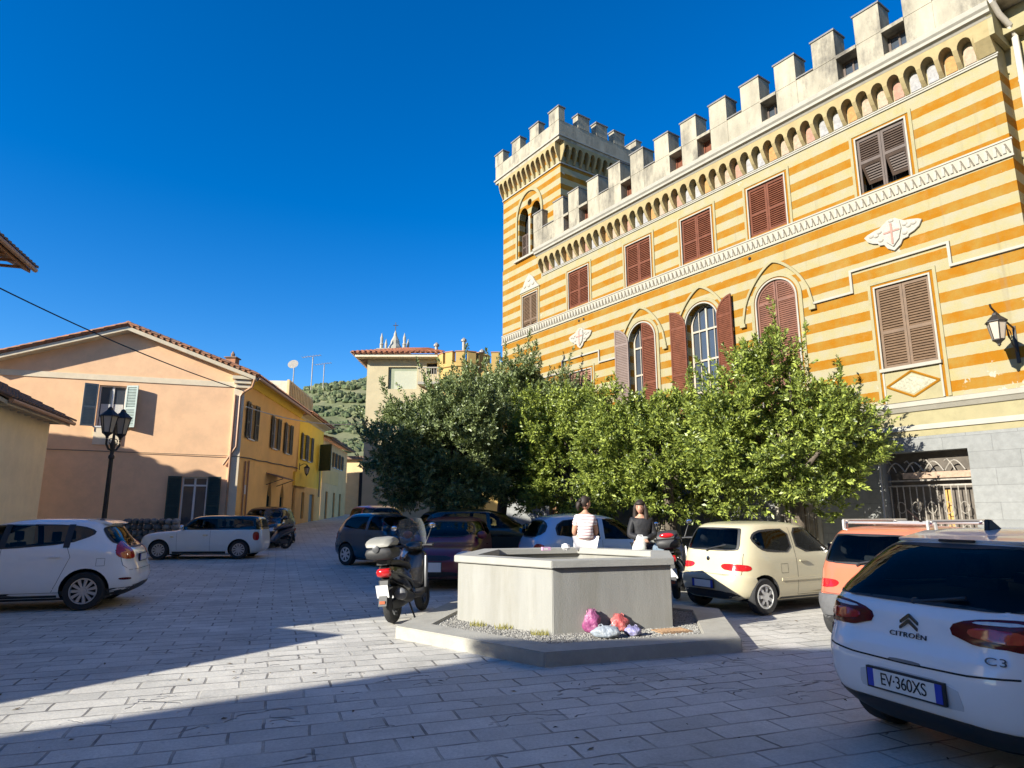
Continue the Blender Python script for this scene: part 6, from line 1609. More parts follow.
# roof aerials
def aerial(label, base, h, dish=False):
    t = thing('roof_aerial', label, 'aerial', base, 0, 'aerials on the roofs')
    m = MB().use(M_IRONP); m.tube([(0, 0, 0), (0, 0, h)], .035, 6); m.build('mast', parent=t)
    m = MB().use(M_IRONP)
    if dish:
        m.lathe([(.02, 0), (.2, .03), (.34, .10), (.36, .12)], 16, Matrix.Translation((.0, -.15, h-.1)) @ Matrix.Rotation(R(65), 4, 'X')); m.tube([(0, 0, h-.1), (0, -.2, h-.1)], .02, 5); m.build('dish', parent=t)
    else:
        m.tube([(-.75, 0, h-.05), (.55, 0, h+.12)], .02, 5)
        for i in range(7): x = -.7+.2*i; m.tube([(x, -.3, h-.04+.026*i), (x, .3, h-.04+.026*i)], .012, 4)
        m.build('antenna', parent=t)
aerial('tall television aerial on the roof terrace of the yellow house', at(311, 390, 44), 2.35)
aerial('satellite dish on a short mast above the terrace parapet', at(293, 384, 44), 1.4, True)
aerial('thin distant aerial rising from the roofs in front of the wooded hill', at(323, 388, 50), 1.9)
# signpost pole in front of the palace gate
sp_ = CM @ Vector((1.76, .35, 0))
po = thing('bare_pole', 'plain grey steel pole standing at the edge of the iron gate', 'pole', (sp_.x, sp_.y, gz(sp_.y)))
m = MB().use(mat('galvanised_steel', (.33, .33, .33), .45, .1, 8, metal=.5)); m.lathe([(.12, 0), (.12, .02), (.045, .03), (.045, 2.86), (.03, 2.9)], 12); m.build('shaft', parent=po, smooth=40)

# lantern on the street side of the yellow house
v_ = KP-e2*0+e2*(9.63*KS)
sw = thing('street_lantern', 'small black lantern fixed high on the yellow street wall', 'lamp', (v_.x, v_.y, zs(3.75)), math.atan2(-e2.y, -e2.x))
b = MB().use(M_BLACK); b.tube([(0, .0, .25), (0, .25, .36), (0, .45, .34)], .02, 6); b.box(-.04, .04, .003, .03, .0, .4); b.build('bracket', parent=sw)
lantern(sw, Matrix.Translation((0, .45, -.13)), .95)
# plaque and meter box
v_ = KP+e2*1.0
pq = thing('wall_plaque', 'small white plaque near the corner on the apricot street wall', 'plaque', (v_.x, v_.y, zs(2.45)), math.atan2(-e2.y, -e2.x))
b = MB().use(M_PLATE); b.box(-.16, .16, .004, .02, -.2, .2); b.build('panel', parent=pq, bevel=.005)

# ---------------- scooters
def shell(mb, prof, widths, bev=.0):
    """lofted fairing: prof = list of (x, z_low, z_high), widths half widths; rounded cross-sections"""
    vs = []; n = 10
    for (x, z0, z1), w in zip(prof, widths):
        for j in range(n):
            a = 2*math.pi*j/n; cx = math.cos(a); sx = math.sin(a)
            vs.append((x, w*math.copysign(abs(cx)**.6, cx), (z0+z1)/2+(z1-z0)/2*math.copysign(abs(sx)**.6, sx)))
    k = len(prof)
    fs = [(i*n+j, i*n+(j+1) % n, (i+1)*n+(j+1) % n, (i+1)*n+j) for i in range(k-1) for j in range(n)]
    fs += [tuple(range(n-1, -1, -1)), tuple(range((k-1)*n, k*n))]
    mb.add(vs, fs)
def glassy(name, col, alpha):
    m, nt, bs = _nodes(name); bs.inputs['Base Color'].default_value = rgba(col); bs.inputs['Roughness'].default_value = .08
    tr = N(nt, 'ShaderNodeBsdfTransparent'); mx = N(nt, 'ShaderNodeMixShader'); mx.inputs[0].default_value = alpha
    out = nt.nodes['Material Output']; nt.links.new(tr.outputs[0], mx.inputs[1]); nt.links.new(bs.outputs[0], mx.inputs[2]); nt.links.new(mx.outputs[0], out.inputs['Surface'])
    return m
M_SCREEN = glassy('scooter_windscreen', (.22, .24, .25), .20)
M_SEAT = mat('black_seat_vinyl', (.025, .025, .027), .5, .15, 10)
M_SILV = mat('silver_plastic', (.11, .112, .118), .35, .06, 6, metal=.4)
M_SCBLK = paint('black_scooter_paint', (.015, .015, .017), .22, .6)
M_BOXLT = mat('pale_grey_box_plastic', (.22, .215, .19), .5, .08, 6)
def scooter(label, loc, head, body_m, box_top=None, screen=True, box_red=False, k=1.0):
    t = thing('scooter', label, 'scooter', (loc[0], loc[1], gz(loc[1])), math.atan2(head[1], head[0]), 'scooters parked around the square'); t.scale = (k, k, k)
    t.rotation_euler = (R(-5), 0, math.atan2(head[1], head[0]))
    for x, r in ((-.62, .265), (.66, .265)):
        Mx = Matrix.Translation((x, 0, r)) @ Matrix.Rotation(R(90), 4, 'X')
        m = MB(Mx).use(M_TYRE); m.lathe([(.165, -.05), (.22, -.062), (.25, -.045), (r, 0), (.25, .045), (.22, .062), (.165, .05), (.165, -.05)], 28, cap=False)
        w = m.build('wheel', parent=t, smooth=40)
        m = MB(Mx).use(M_SILV); m.lathe([(.17, -.04), (.155, -.03), (.155, .03), (.17, .04)], 24, cap=False)
        for i in range(5):
            o = m.M; m.M = Mx @ Matrix.Rotation(2*math.pi*i/5, 4, 'Z'); m.prism([(.02, -.02), (.16, -.014), (.16, .014), (.02, .02)], -.02, .02, 'z'); m.M = o
        m.lathe([(.04, -.06), (.04, .06)], 10); m.build('rim', parent=w)
    m = MB().use(body_m)
    shell(m, [(-.93, .74, .80), (-.86, .66, .83), (-.70, .56, .82), (-.45, .48, .79), (-.22, .40, .70), (-.08, .32, .52), (.02, .30, .38)], [.05, .10, .15, .175, .175, .16, .14])
    m.build('rear_fairing', parent=t, smooth=50)
    m = MB().use(M_SILV)
    for sy in (-1, 1): m.tube([(-.86, sy*.125, .74), (-.6, sy*.17, .66), (-.3, sy*.185, .56), (-.1, sy*.175, .42)], [.012, .02, .022, .012], 6)
    m.build('side_trim', parent=t, smooth=50)
    m = MB().use(M_SEAT); shell(m, [(-.82, .82, .90), (-.62, .80, .90), (-.42, .78, .86), (-.25, .74, .84), (-.08, .70, .80), (-.03, .70, .74)], [.09, .15, .165, .16, .12, .06]); m.build('seat', parent=t, smooth=50)
    m = MB().use(M_BLKPL); shell(m, [(-.10, .27, .36), (.1, .26, .34), (.30, .26, .36), (.42, .32, .50)], [.17, .19, .19, .16]); m.build('footboard', parent=t, smooth=50)
    m = MB().use(body_m); shell(m, [(.30, .40, .52), (.36, .38, .86), (.44, .42, .98), (.52, .50, .98), (.60, .62, .94), (.64, .74, .86)], [.12, .20, .21, .19, .13, .05]); m.build('leg_shield', parent=t, smooth=50)
    m = MB().use(M_SILV); 
    for sy in (-1, 1): m.tube([(.33, sy*.19, .40), (.34, sy*.205, .62), (.40, sy*.20, .88)], [.02, .03, .02], 7)
    m.build('shield_trim', parent=t, smooth=50)
    m = MB().use(body_m); shell(m, [(.40, .40, .46), (.52, .50, .56), (.66, .53, .58), (.82, .47, .53), (.90, .38, .42)], [.05, .075, .08, .075, .04]); m.build('front_mudguard', parent=t, smooth=50)
    m = MB().use(M_BLKPL); m.tube([(.47, 0, .98), (.66, .075, .28)], .022, 7); m.tube([(.47, 0, .98), (.66, -.075, .28)], .022, 7); m.build('fork', parent=t)
    m = MB().use(body_m); shell(m, [(.30, 1.0, 1.04), (.36, .96, 1.10), (.46, .96, 1.12), (.54, 1.0, 1.08)], [.08, .15, .15, .08]); m.use(M_BLKPL)
    for sy in (-1, 1):
        m.tube([(.40, sy*.12, 1.04), (.36, sy*.22, 1.05), (.30, sy*.36, 1.04)], [.018, .018, .022], 8); m.tube([(.38, sy*.22, 1.06), (.44, sy*.34, 1.06)], .008, 5)
    hb = m.build('handlebar', parent=t, smooth=50)
    for sy in (-1, 1):
        m = MB().use(M_BLKPL); m.tube([(.40, sy*.2, 1.06), (.43, sy*.26, 1.2), (.42, sy*.31, 1.30)], .009, 6)
        m.ball((.42, sy*.33, 1.35), (.022, .065, .05), 12, 8); m.use(mat('mirror_glass', (.8, .8, .82), .03, .01, 3, metal=1) if 'mirror_glass' not in bpy.data.materials else bpy.data.materials['mirror_glass']).ball((.404, sy*.33, 1.35), (.01, .056, .042), 12, 8)
        m.build('mirror', parent=hb, smooth=50)
    if screen:
        m = MB().use(M_SCREEN)
        rows = [(0.50, .98, .16), (.47, 1.1, .21), (.43, 1.25, .235), (.39, 1.40, .225), (.36, 1.50, .19)]
        vs = []
        for (x, z, w) in rows:
            for j in range(9):
                q = -1+j/4; vs.append((x-.06*q*q, w*q, z-.03*q*q))
        f = [(i*9+j, i*9+j+1, (i+1)*9+j+1, (i+1)*9+j) for i in range(4) for j in range(8)]
        m.add(vs+[(a-.004, b, c) for a, b, c in vs], f+[tuple(x+45 for x in q[::-1]) for q in f])
        m.build('windscreen', parent=t, smooth=60, fixn=False)
    m = MB().use(M_LAMPR); shell(m, [(-.955, .70, .76), (-.93, .67, .79), (-.88, .66, .80)], [.05, .10, .11]); m.build('tail_light', parent=t, smooth=50)
    m = MB().use(M_BLKPL); m.prism([(-.80, .66), (-.90, .62), (-1.0, .28), (-.97, .28), (-.84, .58)], -.06, .06); m.use(mat('orange_reflector', (.42, .11, .05), .3, .1)).box(-1.0, -.985, -.04, .04, .31, .35); m.build('rear_mudguard', parent=t)
    m = MB(Matrix.Translation((-.965, 0, .48)) @ Matrix.Rotation(R(-16), 4, 'Y')).use(M_PLATE); m.box(-.012, -.006, -.09, .09, -.09, .09); m.build('number_plate', parent=t)
    m = MB().use(M_BLKPL)
    m.lathe([(.05, -.20), (.075, -.16), (.08, .14), (.07, .2)], 14, Matrix.Translation((-.52, -.18, .36)) @ Matrix.Rotation(R(-78), 4, 'Y')); m.use(M_SILV)
    m.lathe([(.055, 0), (.085, .01), (.085, .09), (.06, .10)], 14, Matrix.Translation((-.68, -.18, .40)) @ Matrix.Rotation(R(-78), 4, 'Y')); m.build('exhaust', parent=t, smooth=40)
    m = MB().use(mat('engine_case', (.10, .10, .10), .5, .2, 10, metal=.5) if 'engine_case' not in bpy.data.materials else bpy.data.materials['engine_case']); shell(m, [(-.72, .20, .32), (-.5, .18, .38), (-.2, .2, .42), (-.1, .26, .36)], [.05, .09, .10, .06]); m.tube([(-.75, .08, .28), (-.8, .1, .62)], .025, 7); m.build('engine', parent=t, smooth=45)
    m = MB().use(M_BLKPL); m.tube([(-.25, -.10, .30), (-.32, -.22, .03), (-.36, -.24, .03)], .014, 6); m.tube([(-.25, .10, .30), (-.30, .20, .06)], .014, 6); m.build('stand', parent=t)
    if box_top or box_red:
        m = MB().use(M_BLKPL); shell(m, [(-1.10, .95, 1.06), (-1.07, .92, 1.09), (-.90, .90, 1.09), (-.72, .92, 1.09), (-.68, .95, 1.06)], [.15, .20, .215, .20, .15])
        m.use(box_top or M_LAMPR); shell(m, [(-1.09, 1.092, 1.12), (-1.05, 1.092, 1.20), (-.9, 1.092, 1.24), (-.76, 1.092, 1.21), (-.70, 1.092, 1.13)], [.17, .20, .21, .20, .15])
        m.use(M_BLKPL); m.box(-.95, -.7, -.08, .08, .84, .91)
        if box_red: m.use(M_LAMPR); m.ball((-1.085, 0, 1.15), (.03, .13, .045), 14, 8)
        else:
            m.use(M_SILV); m.lathe([(.05, 0), (.05, .015), (.03, .02)], 14, Matrix.Translation((-1.10, .02, 1.07)) @ Matrix.Rotation(R(-90), 4, 'Y'))
        m.build('top_box', parent=t, smooth=50)
    return t
scooter('black scooter with a tall windscreen and pale top box left of the basin', (-1.60, 10.55), (.20, .98), M_SCBLK, M_BOXLT, True)
scooter('scooter with a red reflector top box squeezed beside the beige hatchback', (3.22, 13.0), (.32, .95), M_SCBLK, M_BLKPL, False, True)
scooter('grey scooter parked in front of the dark crossover', (-8.95, 24.9), (-.55, -.84), M_SILV, None, True)

# ---------------- bags and small things
def bag(label, loc, rad, m_, seed, neck=True):
    t = thing('plastic_bag', label, 'bag', loc, 0, 'plastic bags heaped against the basin')
    rs = random.Random(seed); mb = MB().use(m_); n, k = 22, 14; vs = []
    ph = [rs.uniform(0, 6.3) for _ in range(6)]
    for i in range(k+1):
        th = math.pi*i/k
        for j in range(n):
            a = 2*math.pi*j/n
            d = 1+.10*math.sin(3*a+ph[0]+2*th)+.08*math.sin(5*a+ph[1]-3*th)+.05*math.sin(9*a+ph[2])*math.sin(th)+.05*math.sin(7*th+ph[3]+2*a)+.06*math.sin(13*a+ph[4])*math.cos(th)**2+rs.uniform(-.035, .035)
            r = math.sin(th)**.8*d
            z = math.cos(th)
            if neck and z > .75: r *= .8; z += (z-.75)*.8
            z = max(z, -.72)
            vs.append((rad[0]*r*math.cos(a), rad[1]*r*math.sin(a), rad[2]*(z+.72)))
    mb.add(vs, [(i*n+j, i*n+(j+1) % n, (i+1)*n+(j+1) % n, (i+1)*n+j) for i in range(k) for j in range(n)])
    mb.build('bag_body', parent=t, smooth=75)
    mb = MB().use(m_)
    for sx in (-1, 1): mb.tube([(sx*rad[0]*.2, 0, rad[2]*1.55), (sx*rad[0]*.35, .02, rad[2]*1.9), (sx*rad[0]*.55, .01, rad[2]*1.75), (sx*rad[0]*.5, 0, rad[2]*1.3)], .008, 5)
    mb.build('handle', parent=t)
    return t
def plastic(name, a, b):
    m = mat(name, a, .42, .35, 14, coat=.1, stain=b, stscale=9, stamt=.95, bump=1.0, bscale=26); return m
MBP = plastic('magenta_plastic', (.27, .06, .17), (.42, .22, .30)); MBR = plastic('coral_plastic', (.44, .085, .085), (.46, .24, .22)); MBW = plastic('pale_blue_plastic', (.28, .32, .37), (.42, .42, .43)); MBL = plastic('lilac_plastic', (.22, .21, .40), (.40, .38, .44))
def on_gravel(u, v, z=.13):
    r = at(u, v, 1.0)-Vector((0, 0, CAMH)); k = (z-CAMH)/r.z; return (r.x*k, r.y*k, z)
bag('magenta plastic bag standing upright against the basin wall', on_gravel(592, 632), (.105, .10, .145), MBP, 1)
bag('coral red plastic bag slumped behind the pale blue bag', on_gravel(619, 630), (.12, .10, .105), MBR, 2)
bag('pale blue plastic bag lying in front of the magenta bag', on_gravel(607, 637), (.17, .10, .075), MBW, 3, False)
bag('small lilac plastic bag at the right end of the heap', on_gravel(633, 635), (.10, .08, .06), MBL, 4, False)
dc = thing('drain_cover', 'rusty brown metal cover set in the gravel right of the bags', 'cover', on_gravel(672, 630, .135), R(19))
m = MB().use(mat('rusty_cover', (.30, .19, .11), .8, .3, 12, bump=.3)); m.box(-.22, .22, -.13, .13, -.02, .0)
for i in range(9): m.box(-.19+.045*i, -.17+.045*i, -.11, .11, .001, .008)
m.build('cover_plate', parent=dc)
M_WEED = mat('dry_weed', (.26, .24, .07), .9, .3, 20)
for i, (u, v) in enumerate(((505, 629), (540, 635), (478, 626))):
    b = on_gravel(u, v, .12); rs = random.Random(i+20)
    t = tag(MB().build('weed', M_WEED) if False else None, '', '') if False else None
    mb = MB().use(M_WEED)
    for q in range(46):
        a = rs.uniform(0, 6.28); r = rs.uniform(0, .13); l = rs.uniform(.03, .09); x, y = r*math.cos(a), r*math.sin(a)*.6; dx, dy = rs.uniform(-.03, .03), rs.uniform(-.03, .03)
        mb.add([(x-.006, y, 0), (x+.006, y, 0), (x+dx, y+dy, l)], [(0, 1, 2)])
    o = mb.build('weed', fixn=False); o.location = b
    tag(o, ['dry yellowish weed tuft in the gravel under the middle of the lit basin side', 'dry weed tuft in the gravel by the front corner of the basin', 'sparse weed tuft in the gravel nearest the scooter'][i], 'weed', 'weeds in the gravel')
# things left on the basin rim
rimz = 1.006
def on_rim(u, v): return on_gravel(u, v, rimz)
t = thing('paper_bag', 'crumpled white paper bag on the rim left of the seated woman', 'bag', on_rim(566, 550.3))
m = MB().use(mat('white_paper', (.68, .66, .66), .8, .1, 20)); m.ball((0, 0, .05), (.075, .05, .055), 10, 7, seed=4, amt=.18); m.build('paper', parent=t)
t = thing('pink_packet', 'small pink packet on the rim at the left of the paper bag', 'packet', on_rim(546, 550.3), R(20))
m = MB().use(mat('pink_wrapper', (.62, .36, .55), .4, .2, 20)); m.box(-.07, .07, -.03, .03, 0, .05); m.use(M_PLATE).box(-.05, .02, -.031, -.0305, .01, .035); m.build('wrapper', parent=t, bevel=.008)

# ---------------- people
M_SKIN = mat('skin', (.50, .27, .18), .5, .08, 12)
M_HAIR = mat('dark_brown_hair', (.022, .013, .009), .65, .3, 30)
M_JACK = mat('black_jacket', (.013, .013, .016), .7, .3, 12, bump=.3, bscale=20)
M_JEAN = mat('dark_trousers', (.03, .032, .045), .8, .2, 20)
M_SHORT = mat('white_skirt_cloth', (.72, .70, .72), .8, .06, 10, bump=.3, bscale=14)
def striped_cloth():
    m, nt, bs = _nodes('striped_shirt'); L = nt.links.new
    tc = N(nt, 'ShaderNodeTexCoord'); sp = N(nt, 'ShaderNodeSeparateXYZ'); L(tc.outputs['Object'], sp.inputs[0])
    no = N(nt, 'ShaderNodeTexNoise', Scale=6.0); L(tc.outputs['Object'], no.inputs['Vector'])
    z = mth(nt, 'ADD', sp.outputs['Z'], mth(nt, 'MULTIPLY', no.outputs['Fac'], .03))
    f = mth(nt, 'LESS_THAN', mth(nt, 'FRACT', mth(nt, 'DIVIDE', z, .052)), .24)
    L(mix_color(nt, f, (.72, .66, .65), (.30, .11, .14)), bs.inputs['Base Color']); bs.inputs['Roughness'].default_value = .85
    return m
M_SHIRT = striped_cloth()
def skin(verts, edges, radii, root=0, sub=2):
    bm = bmesh.new(); lay = bm.verts.layers.skin.verify(); vs = [bm.verts.new(v) for v in verts]
    for v, r in zip(vs, radii): v[lay].radius = r if isinstance(r, tuple) else (r, r)
    vs[root][lay].use_root = True
    for a, b in edges: bm.edges.new((vs[a], vs[b]))
    me = bpy.data.meshes.new('s'); bm.to_mesh(me); bm.free()
    o = bpy.data.objects.new('s', me); COL.objects.link(o)
    md = o.modifiers.new('a', 'SKIN'); md.use_smooth_shade = True
    md = o.modifiers.new('b', 'SUBSURF'); md.levels = sub; md.render_levels = sub
    dg = bpy.context.evaluated_depsgraph_get(); r = bpy.data.meshes.new_from_object(o.evaluated_get(dg)); bpy.data.objects.remove(o)
    return r
def merge(meshes_mats, name, parent):
    bm = bmesh.new(); mats = []
    for me, m_ in meshes_mats:
        if m_ not in mats: mats.append(m_)
        n0 = len(bm.faces); bm.from_mesh(me); bm.faces.ensure_lookup_table()
        for f in bm.faces[n0:]: f.material_index = mats.index(m_); f.smooth = True
    me = bpy.data.meshes.new(name); bm.to_mesh(me); bm.free()
    for m_ in mats: me.materials.append(m_)
    return link(name, me, parent)
def mesh_of(mb):
    me = bpy.data.meshes.new('t'); me.from_pydata(mb.v, [], mb.f)
    bm = bmesh.new(); bm.from_mesh(me); bmesh.ops.recalc_face_normals(bm, faces=bm.faces); bm.to_mesh(me); bm.free(); return me
def head_meshes(c, yaw, tilt=0):
    """head facing +x before yaw: skull, jaw, nose, ears; eyes and lips"""
    Mx = Matrix.Translation(c) @ Matrix.Rotation(yaw, 4, 'Z') @ Matrix.Rotation(tilt, 4, 'Y')
    vs = MB(Mx); n, k = 20, 16; P = []
    for i in range(1, k):
        th = math.pi*i/k
        for j in range(n):
            a = 2*math.pi*j/n; x, y, z = math.sin(th)*math.cos(a), math.sin(th)*math.sin(a), math.cos(th)
            lowf = max(0, -z)
            X = .092*x*(1-.12*lowf)+(.012*lowf if x > 0 else .02*lowf*0); Y = .073*y*(1-.34*lowf**1.3); Z = .112*z
            if x > .8 and abs(y) < .3 and -.45 < z < .1: X += .020*(1-abs(y)/.3)*(1-abs(z+.22)/.4 if abs(z+.22) < .4 else 0)
            P.append((X, Y, Z))
    P += [(0, 0, .112), (.012, 0, -.112)]; t = len(P)-2
    fs = [(i*n+j, (i+1)*n+j, (i+1)*n+(j+1) % n, i*n+(j+1) % n) for i in range(k-2) for j in range(n)]
    for j in range(n): fs += [(t, j, (j+1) % n), (t+1, (k-2)*n+(j+1) % n, (k-2)*n+j)]
    vs.add(P, fs)
    for sy in (-1, 1): vs.ball((-.005, sy*.073, -.01), (.018, .009, .03), 8, 6)
    e = MB(Mx)
    for sy in (-1, 1): e.ball((.080, sy*.030, .008), (.008, .014, .007), 8, 6); e.box(.082, .088, sy*.030-.018, sy*.030+.018, .028, .033)
    l = MB(Mx); l.ball((.084, 0, -.058), (.010, .022, .008), 8, 6)
    return [(mesh_of(vs), M_SKIN), (mesh_of(e), M_HAIR), (mesh_of(l), mat('lips', (.36, .12, .11), .5, .05) if 'lips' not in bpy.data.materials else bpy.data.materials['lips'])], Mx
def hand_mesh(wrist, dirv, up):
    d = Vector(dirv).normalized(); u = Vector(up); s_ = d.cross(u).normalized(); u = s_.cross(d); w = Vector(wrist)
    V = [w, w+d*.045, w+d*.085]; E = [(0, 1), (1, 2)]; RR = [.024, .032, .030]
    for i, (o, ln) in enumerate(((-.030, .058), (-.010, .070), (.011, .066), (.031, .050))):
        b = len(V); p = w+d*.085+s_*o; q = p+d*ln*.55-u*.012; r = q+d*ln*.4-u*.026
        V += [p, q, r]; E += [(2, b), (b, b+1), (b+1, b+2)]; RR += [.011, .009, .007]
    b = len(V); p = w+d*.035-s_*.035; q = p+d*.032-s_*.018-u*.008; r = q+d*.028-u*.014
    V += [p, q, r]; E += [(1, b), (b, b+1), (b+1, b+2)]; RR += [.013, .011, .009]
    return skin([tuple(v) for v in V], E, RR, 0, 1)
RADN = 'pelvis waist chest neck nape shl shr ell elr wrl wrr hipl hipr knl knr anl anr tol tor'.split()
def person(label, loc, J, head_yaw, face_tilt, top_m, top_over, leg_m, hair_fn, sleeves, extra=None, collar=.72):
    """J: joints in local coordinates"""
    t = thing('person', label, 'person', loc)
    names = [n for n in J if n in RADN]; idx = {n: i for i, n in enumerate(names)}
    bones = [('pelvis', 'waist'), ('waist', 'chest'), ('chest', 'neck'), ('neck', 'nape'), ('chest', 'shl'), ('shl', 'ell'), ('ell', 'wrl'), ('chest', 'shr'), ('shr', 'elr'), ('elr', 'wrr'), ('pelvis', 'hipl'), ('hipl', 'knl'), ('knl', 'anl'), ('anl', 'tol'), ('pelvis', 'hipr'), ('hipr', 'knr'), ('knr', 'anr'), ('anr', 'tor')]
    RAD = dict(pelvis=(.15, .11), waist=(.115, .085), chest=(.135, .095), neck=.052, nape=.048, shl=.056, shr=.056, ell=.040, elr=.040, wrl=.027, wrr=.027, hipl=.085, hipr=.085, knl=.056, knr=.056, anl=.038, anr=.038, tol=.034, tor=.034)
    me = skin([J[n] for n in names], [(idx[a], idx[b]) for a, b in bones], [RAD[n] for n in names], idx['pelvis'])
    hm, HM = head_meshes(Vector(J['head']), head_yaw, face_tilt)
    parts = [(me, M_SKIN)]+hm
    for sd in 'lr':
        d = Vector(J['wr'+sd])-Vector(J['el'+sd]); parts.append((hand_mesh(J['wr'+sd], d, J.get('up'+sd, (0, 0, 1))), M_SKIN))
    merge(parts, 'body', t)
    n2 = ['pelvis', 'waist', 'chest', 'collar', 'shl', 'shr']+(['ell', 'elr'] if sleeves != 'none' else [])+(['wrl', 'wrr'] if sleeves == 'long' else [])
    jj = dict(J); jj['collar'] = tuple(Vector(J['chest']).lerp(Vector(J['neck']), collar)); bones = bones+[('chest', 'collar')]; RAD['collar'] = (.078, .066)
    if leg_m is M_SHORT: RAD['pelvis'] = (.165, .125)
    if sleeves == 'short':
        for sd in 'lr': jj['el'+sd] = tuple(Vector(J['sh'+sd]).lerp(Vector(J['el'+sd]), .55))
    i2 = {n: i for i, n in enumerate(n2)}
    b2 = [(a, b) for a, b in bones if a in i2 and b in i2]
    r2 = []
    for n in n2:
        r = RAD[n]; r2.append(tuple(x+top_over for x in r) if isinstance(r, tuple) else r+top_over*.8)
    merge([(skin([jj[n] for n in n2], [(i2[a], i2[b]) for a, b in b2], r2, 0), top_m)], 'top', t)
    n3 = ['pelvis', 'hipl', 'knl', 'anl', 'hipr', 'knr', 'anr']; i3 = {n: i for i, n in enumerate(n3)}
    jl = dict(J)
    r3 = [(.160, .122), .10, .072, .055, .10, .072, .055]
    merge([(skin([jl[n] for n in n3], [(i3[a], i3[b]) for a, b in bones if a in i3 and b in i3], r3, 0), leg_m)], 'skirt' if leg_m is M_SHORT else 'trousers', t)
    hb = MB(HM).use(M_HAIR); hair_fn(hb); merge([(mesh_of(hb), M_HAIR)], 'hair', t)
    if extra: extra(t)
    return t
def hair_pony(m):
    m.ball((-.022, 0, .022), (.088, .083, .106), 18, 12, seed=1, amt=.03)
    m.ball((.030, 0, .082), (.058, .066, .036), 12, 8, seed=2, amt=.04)
    m.tube([(-.09, 0, .05), (-.125, .0, .04), (-.15, 0, -.01), (-.155, 0, -.09), (-.14, 0, -.15)], [.022, .036, .042, .034, .010], 10)
def hair_long(m):
    m.ball((-.022, 0, .026), (.090, .085, .106), 18, 12, seed=1, amt=.03)
    m.ball((.026, 0, .072), (.072, .077, .050), 12, 8, seed=2, amt=.03)
    for sy in (-1, 1): m.tube([(.02, sy*.074, .06), (.0, sy*.088, -.02), (.0, sy*.095, -.12), (.03, sy*.09, -.24), (.05, sy*.075, -.32)], [.022, .036, .042, .038, .012], 8)
    m.tube([(-.07, 0, .0), (-.085, 0, -.12), (-.09, 0, -.26)], [.05, .075, .04], 10)
# seated with her back to the viewer, head turned to her right towards the other woman
J1 = dict(pelvis=(0, 0, .11), waist=(0, -.01, .28), chest=(.0, .02, .44), neck=(.01, .045, .585), nape=(.012, .05, .64), head=(.02, .065, .745),
          shl=(-.142, .03, .485), ell=(-.19, .10, .24), wrl=(-.08, .27, .13), shr=(.142, .03, .485), elr=(.20, .03, .25), wrr=(.13, .22, .12),
          hipl=(-.085, .06, .08), knl=(-.10, .46, .07), anl=(-.10, .50, -.34), tol=(-.10, .62, -.38), hipr=(.085, .06, .08), knr=(.11, .46, .07), anr=(.11, .50, -.34), tor=(.11, .62, -.38))
person('woman in a pink striped shirt sitting on the basin rim with her back turned', (1.26, 11.45, 1.005), J1, R(28), R(6), M_SHIRT, .020, M_SHORT, hair_pony, 'short')
J2 = dict(pelvis=(0, 0, .92), waist=(0, .01, 1.08), chest=(0, .0, 1.25), neck=(-.01, -.02, 1.385), nape=(-.012, -.025, 1.43), head=(-.02, -.045, 1.525),
          shl=(.148, .0, 1.30), ell=(.21, -.02, 1.06), wrl=(.04, -.20, 1.00), shr=(-.148, .0, 1.30), elr=(-.215, -.04, 1.06), wrr=(-.06, -.22, 1.02),
          hipl=(.085, 0, .86), knl=(.09, -.02, .47), anl=(.09, .02, .07), tol=(.10, -.12, .035), hipr=(-.085, 0, .86), knr=(-.09, -.02, .47), anr=(-.09, .02, .07), tor=(-.10, -.12, .035))
def neckline(t):
    m = MB().use(M_SKIN); m.add([(-.035, -.118, 1.35), (.03, -.118, 1.35), (.0, -.128, 1.20), (-.01, -.10, 1.38)], [(0, 1, 2), (0, 3, 1)]); 
person('woman with long dark hair in a black jacket standing behind the basin', (2.20, 11.30, .15), J2, R(-112), R(10), M_JACK, .030, M_JEAN, hair_long, 'long', None, .40)
hb_ = thing('white_bag', 'white carrier bag held by the woman in the black jacket', 'bag', (2.13, 11.02, 1.0))
m = MB().use(mat('white_bag_plastic', (.70, .70, .68), .5, .15, 10, stain=(.35, .42, .30), stscale=7, stamt=.6)); vs = []
rs = random.Random(9)
for i in range(9):
    for j in range(14):
        a = 2*math.pi*j/14; w = .135-.006*i+.012*math.sin(3*a+i); d = .065-.004*i+.010*math.sin(2*a+i*.8)
        vs.append((w*math.cos(a)-.012*i*0-.07+.018*i*.6, d*math.sin(a), -.13+.04*i+.012*math.sin(2*a)))
m.add(vs, [(i*14+j, i*14+(j+1) % 14, (i+1)*14+(j+1) % 14, (i+1)*14+j) for i in range(8) for j in range(14)]+[tuple(range(13, -1, -1)), tuple(range(112, 126))])
m.build('bag_body', parent=hb_, smooth=70)
m = MB().use(M_PLATE); m.tube([(-.08, 0, .15), (-.05, 0, .22), (.02, 0, .22), (.06, 0, .15)], .009, 5); m.build('handle', parent=hb_)
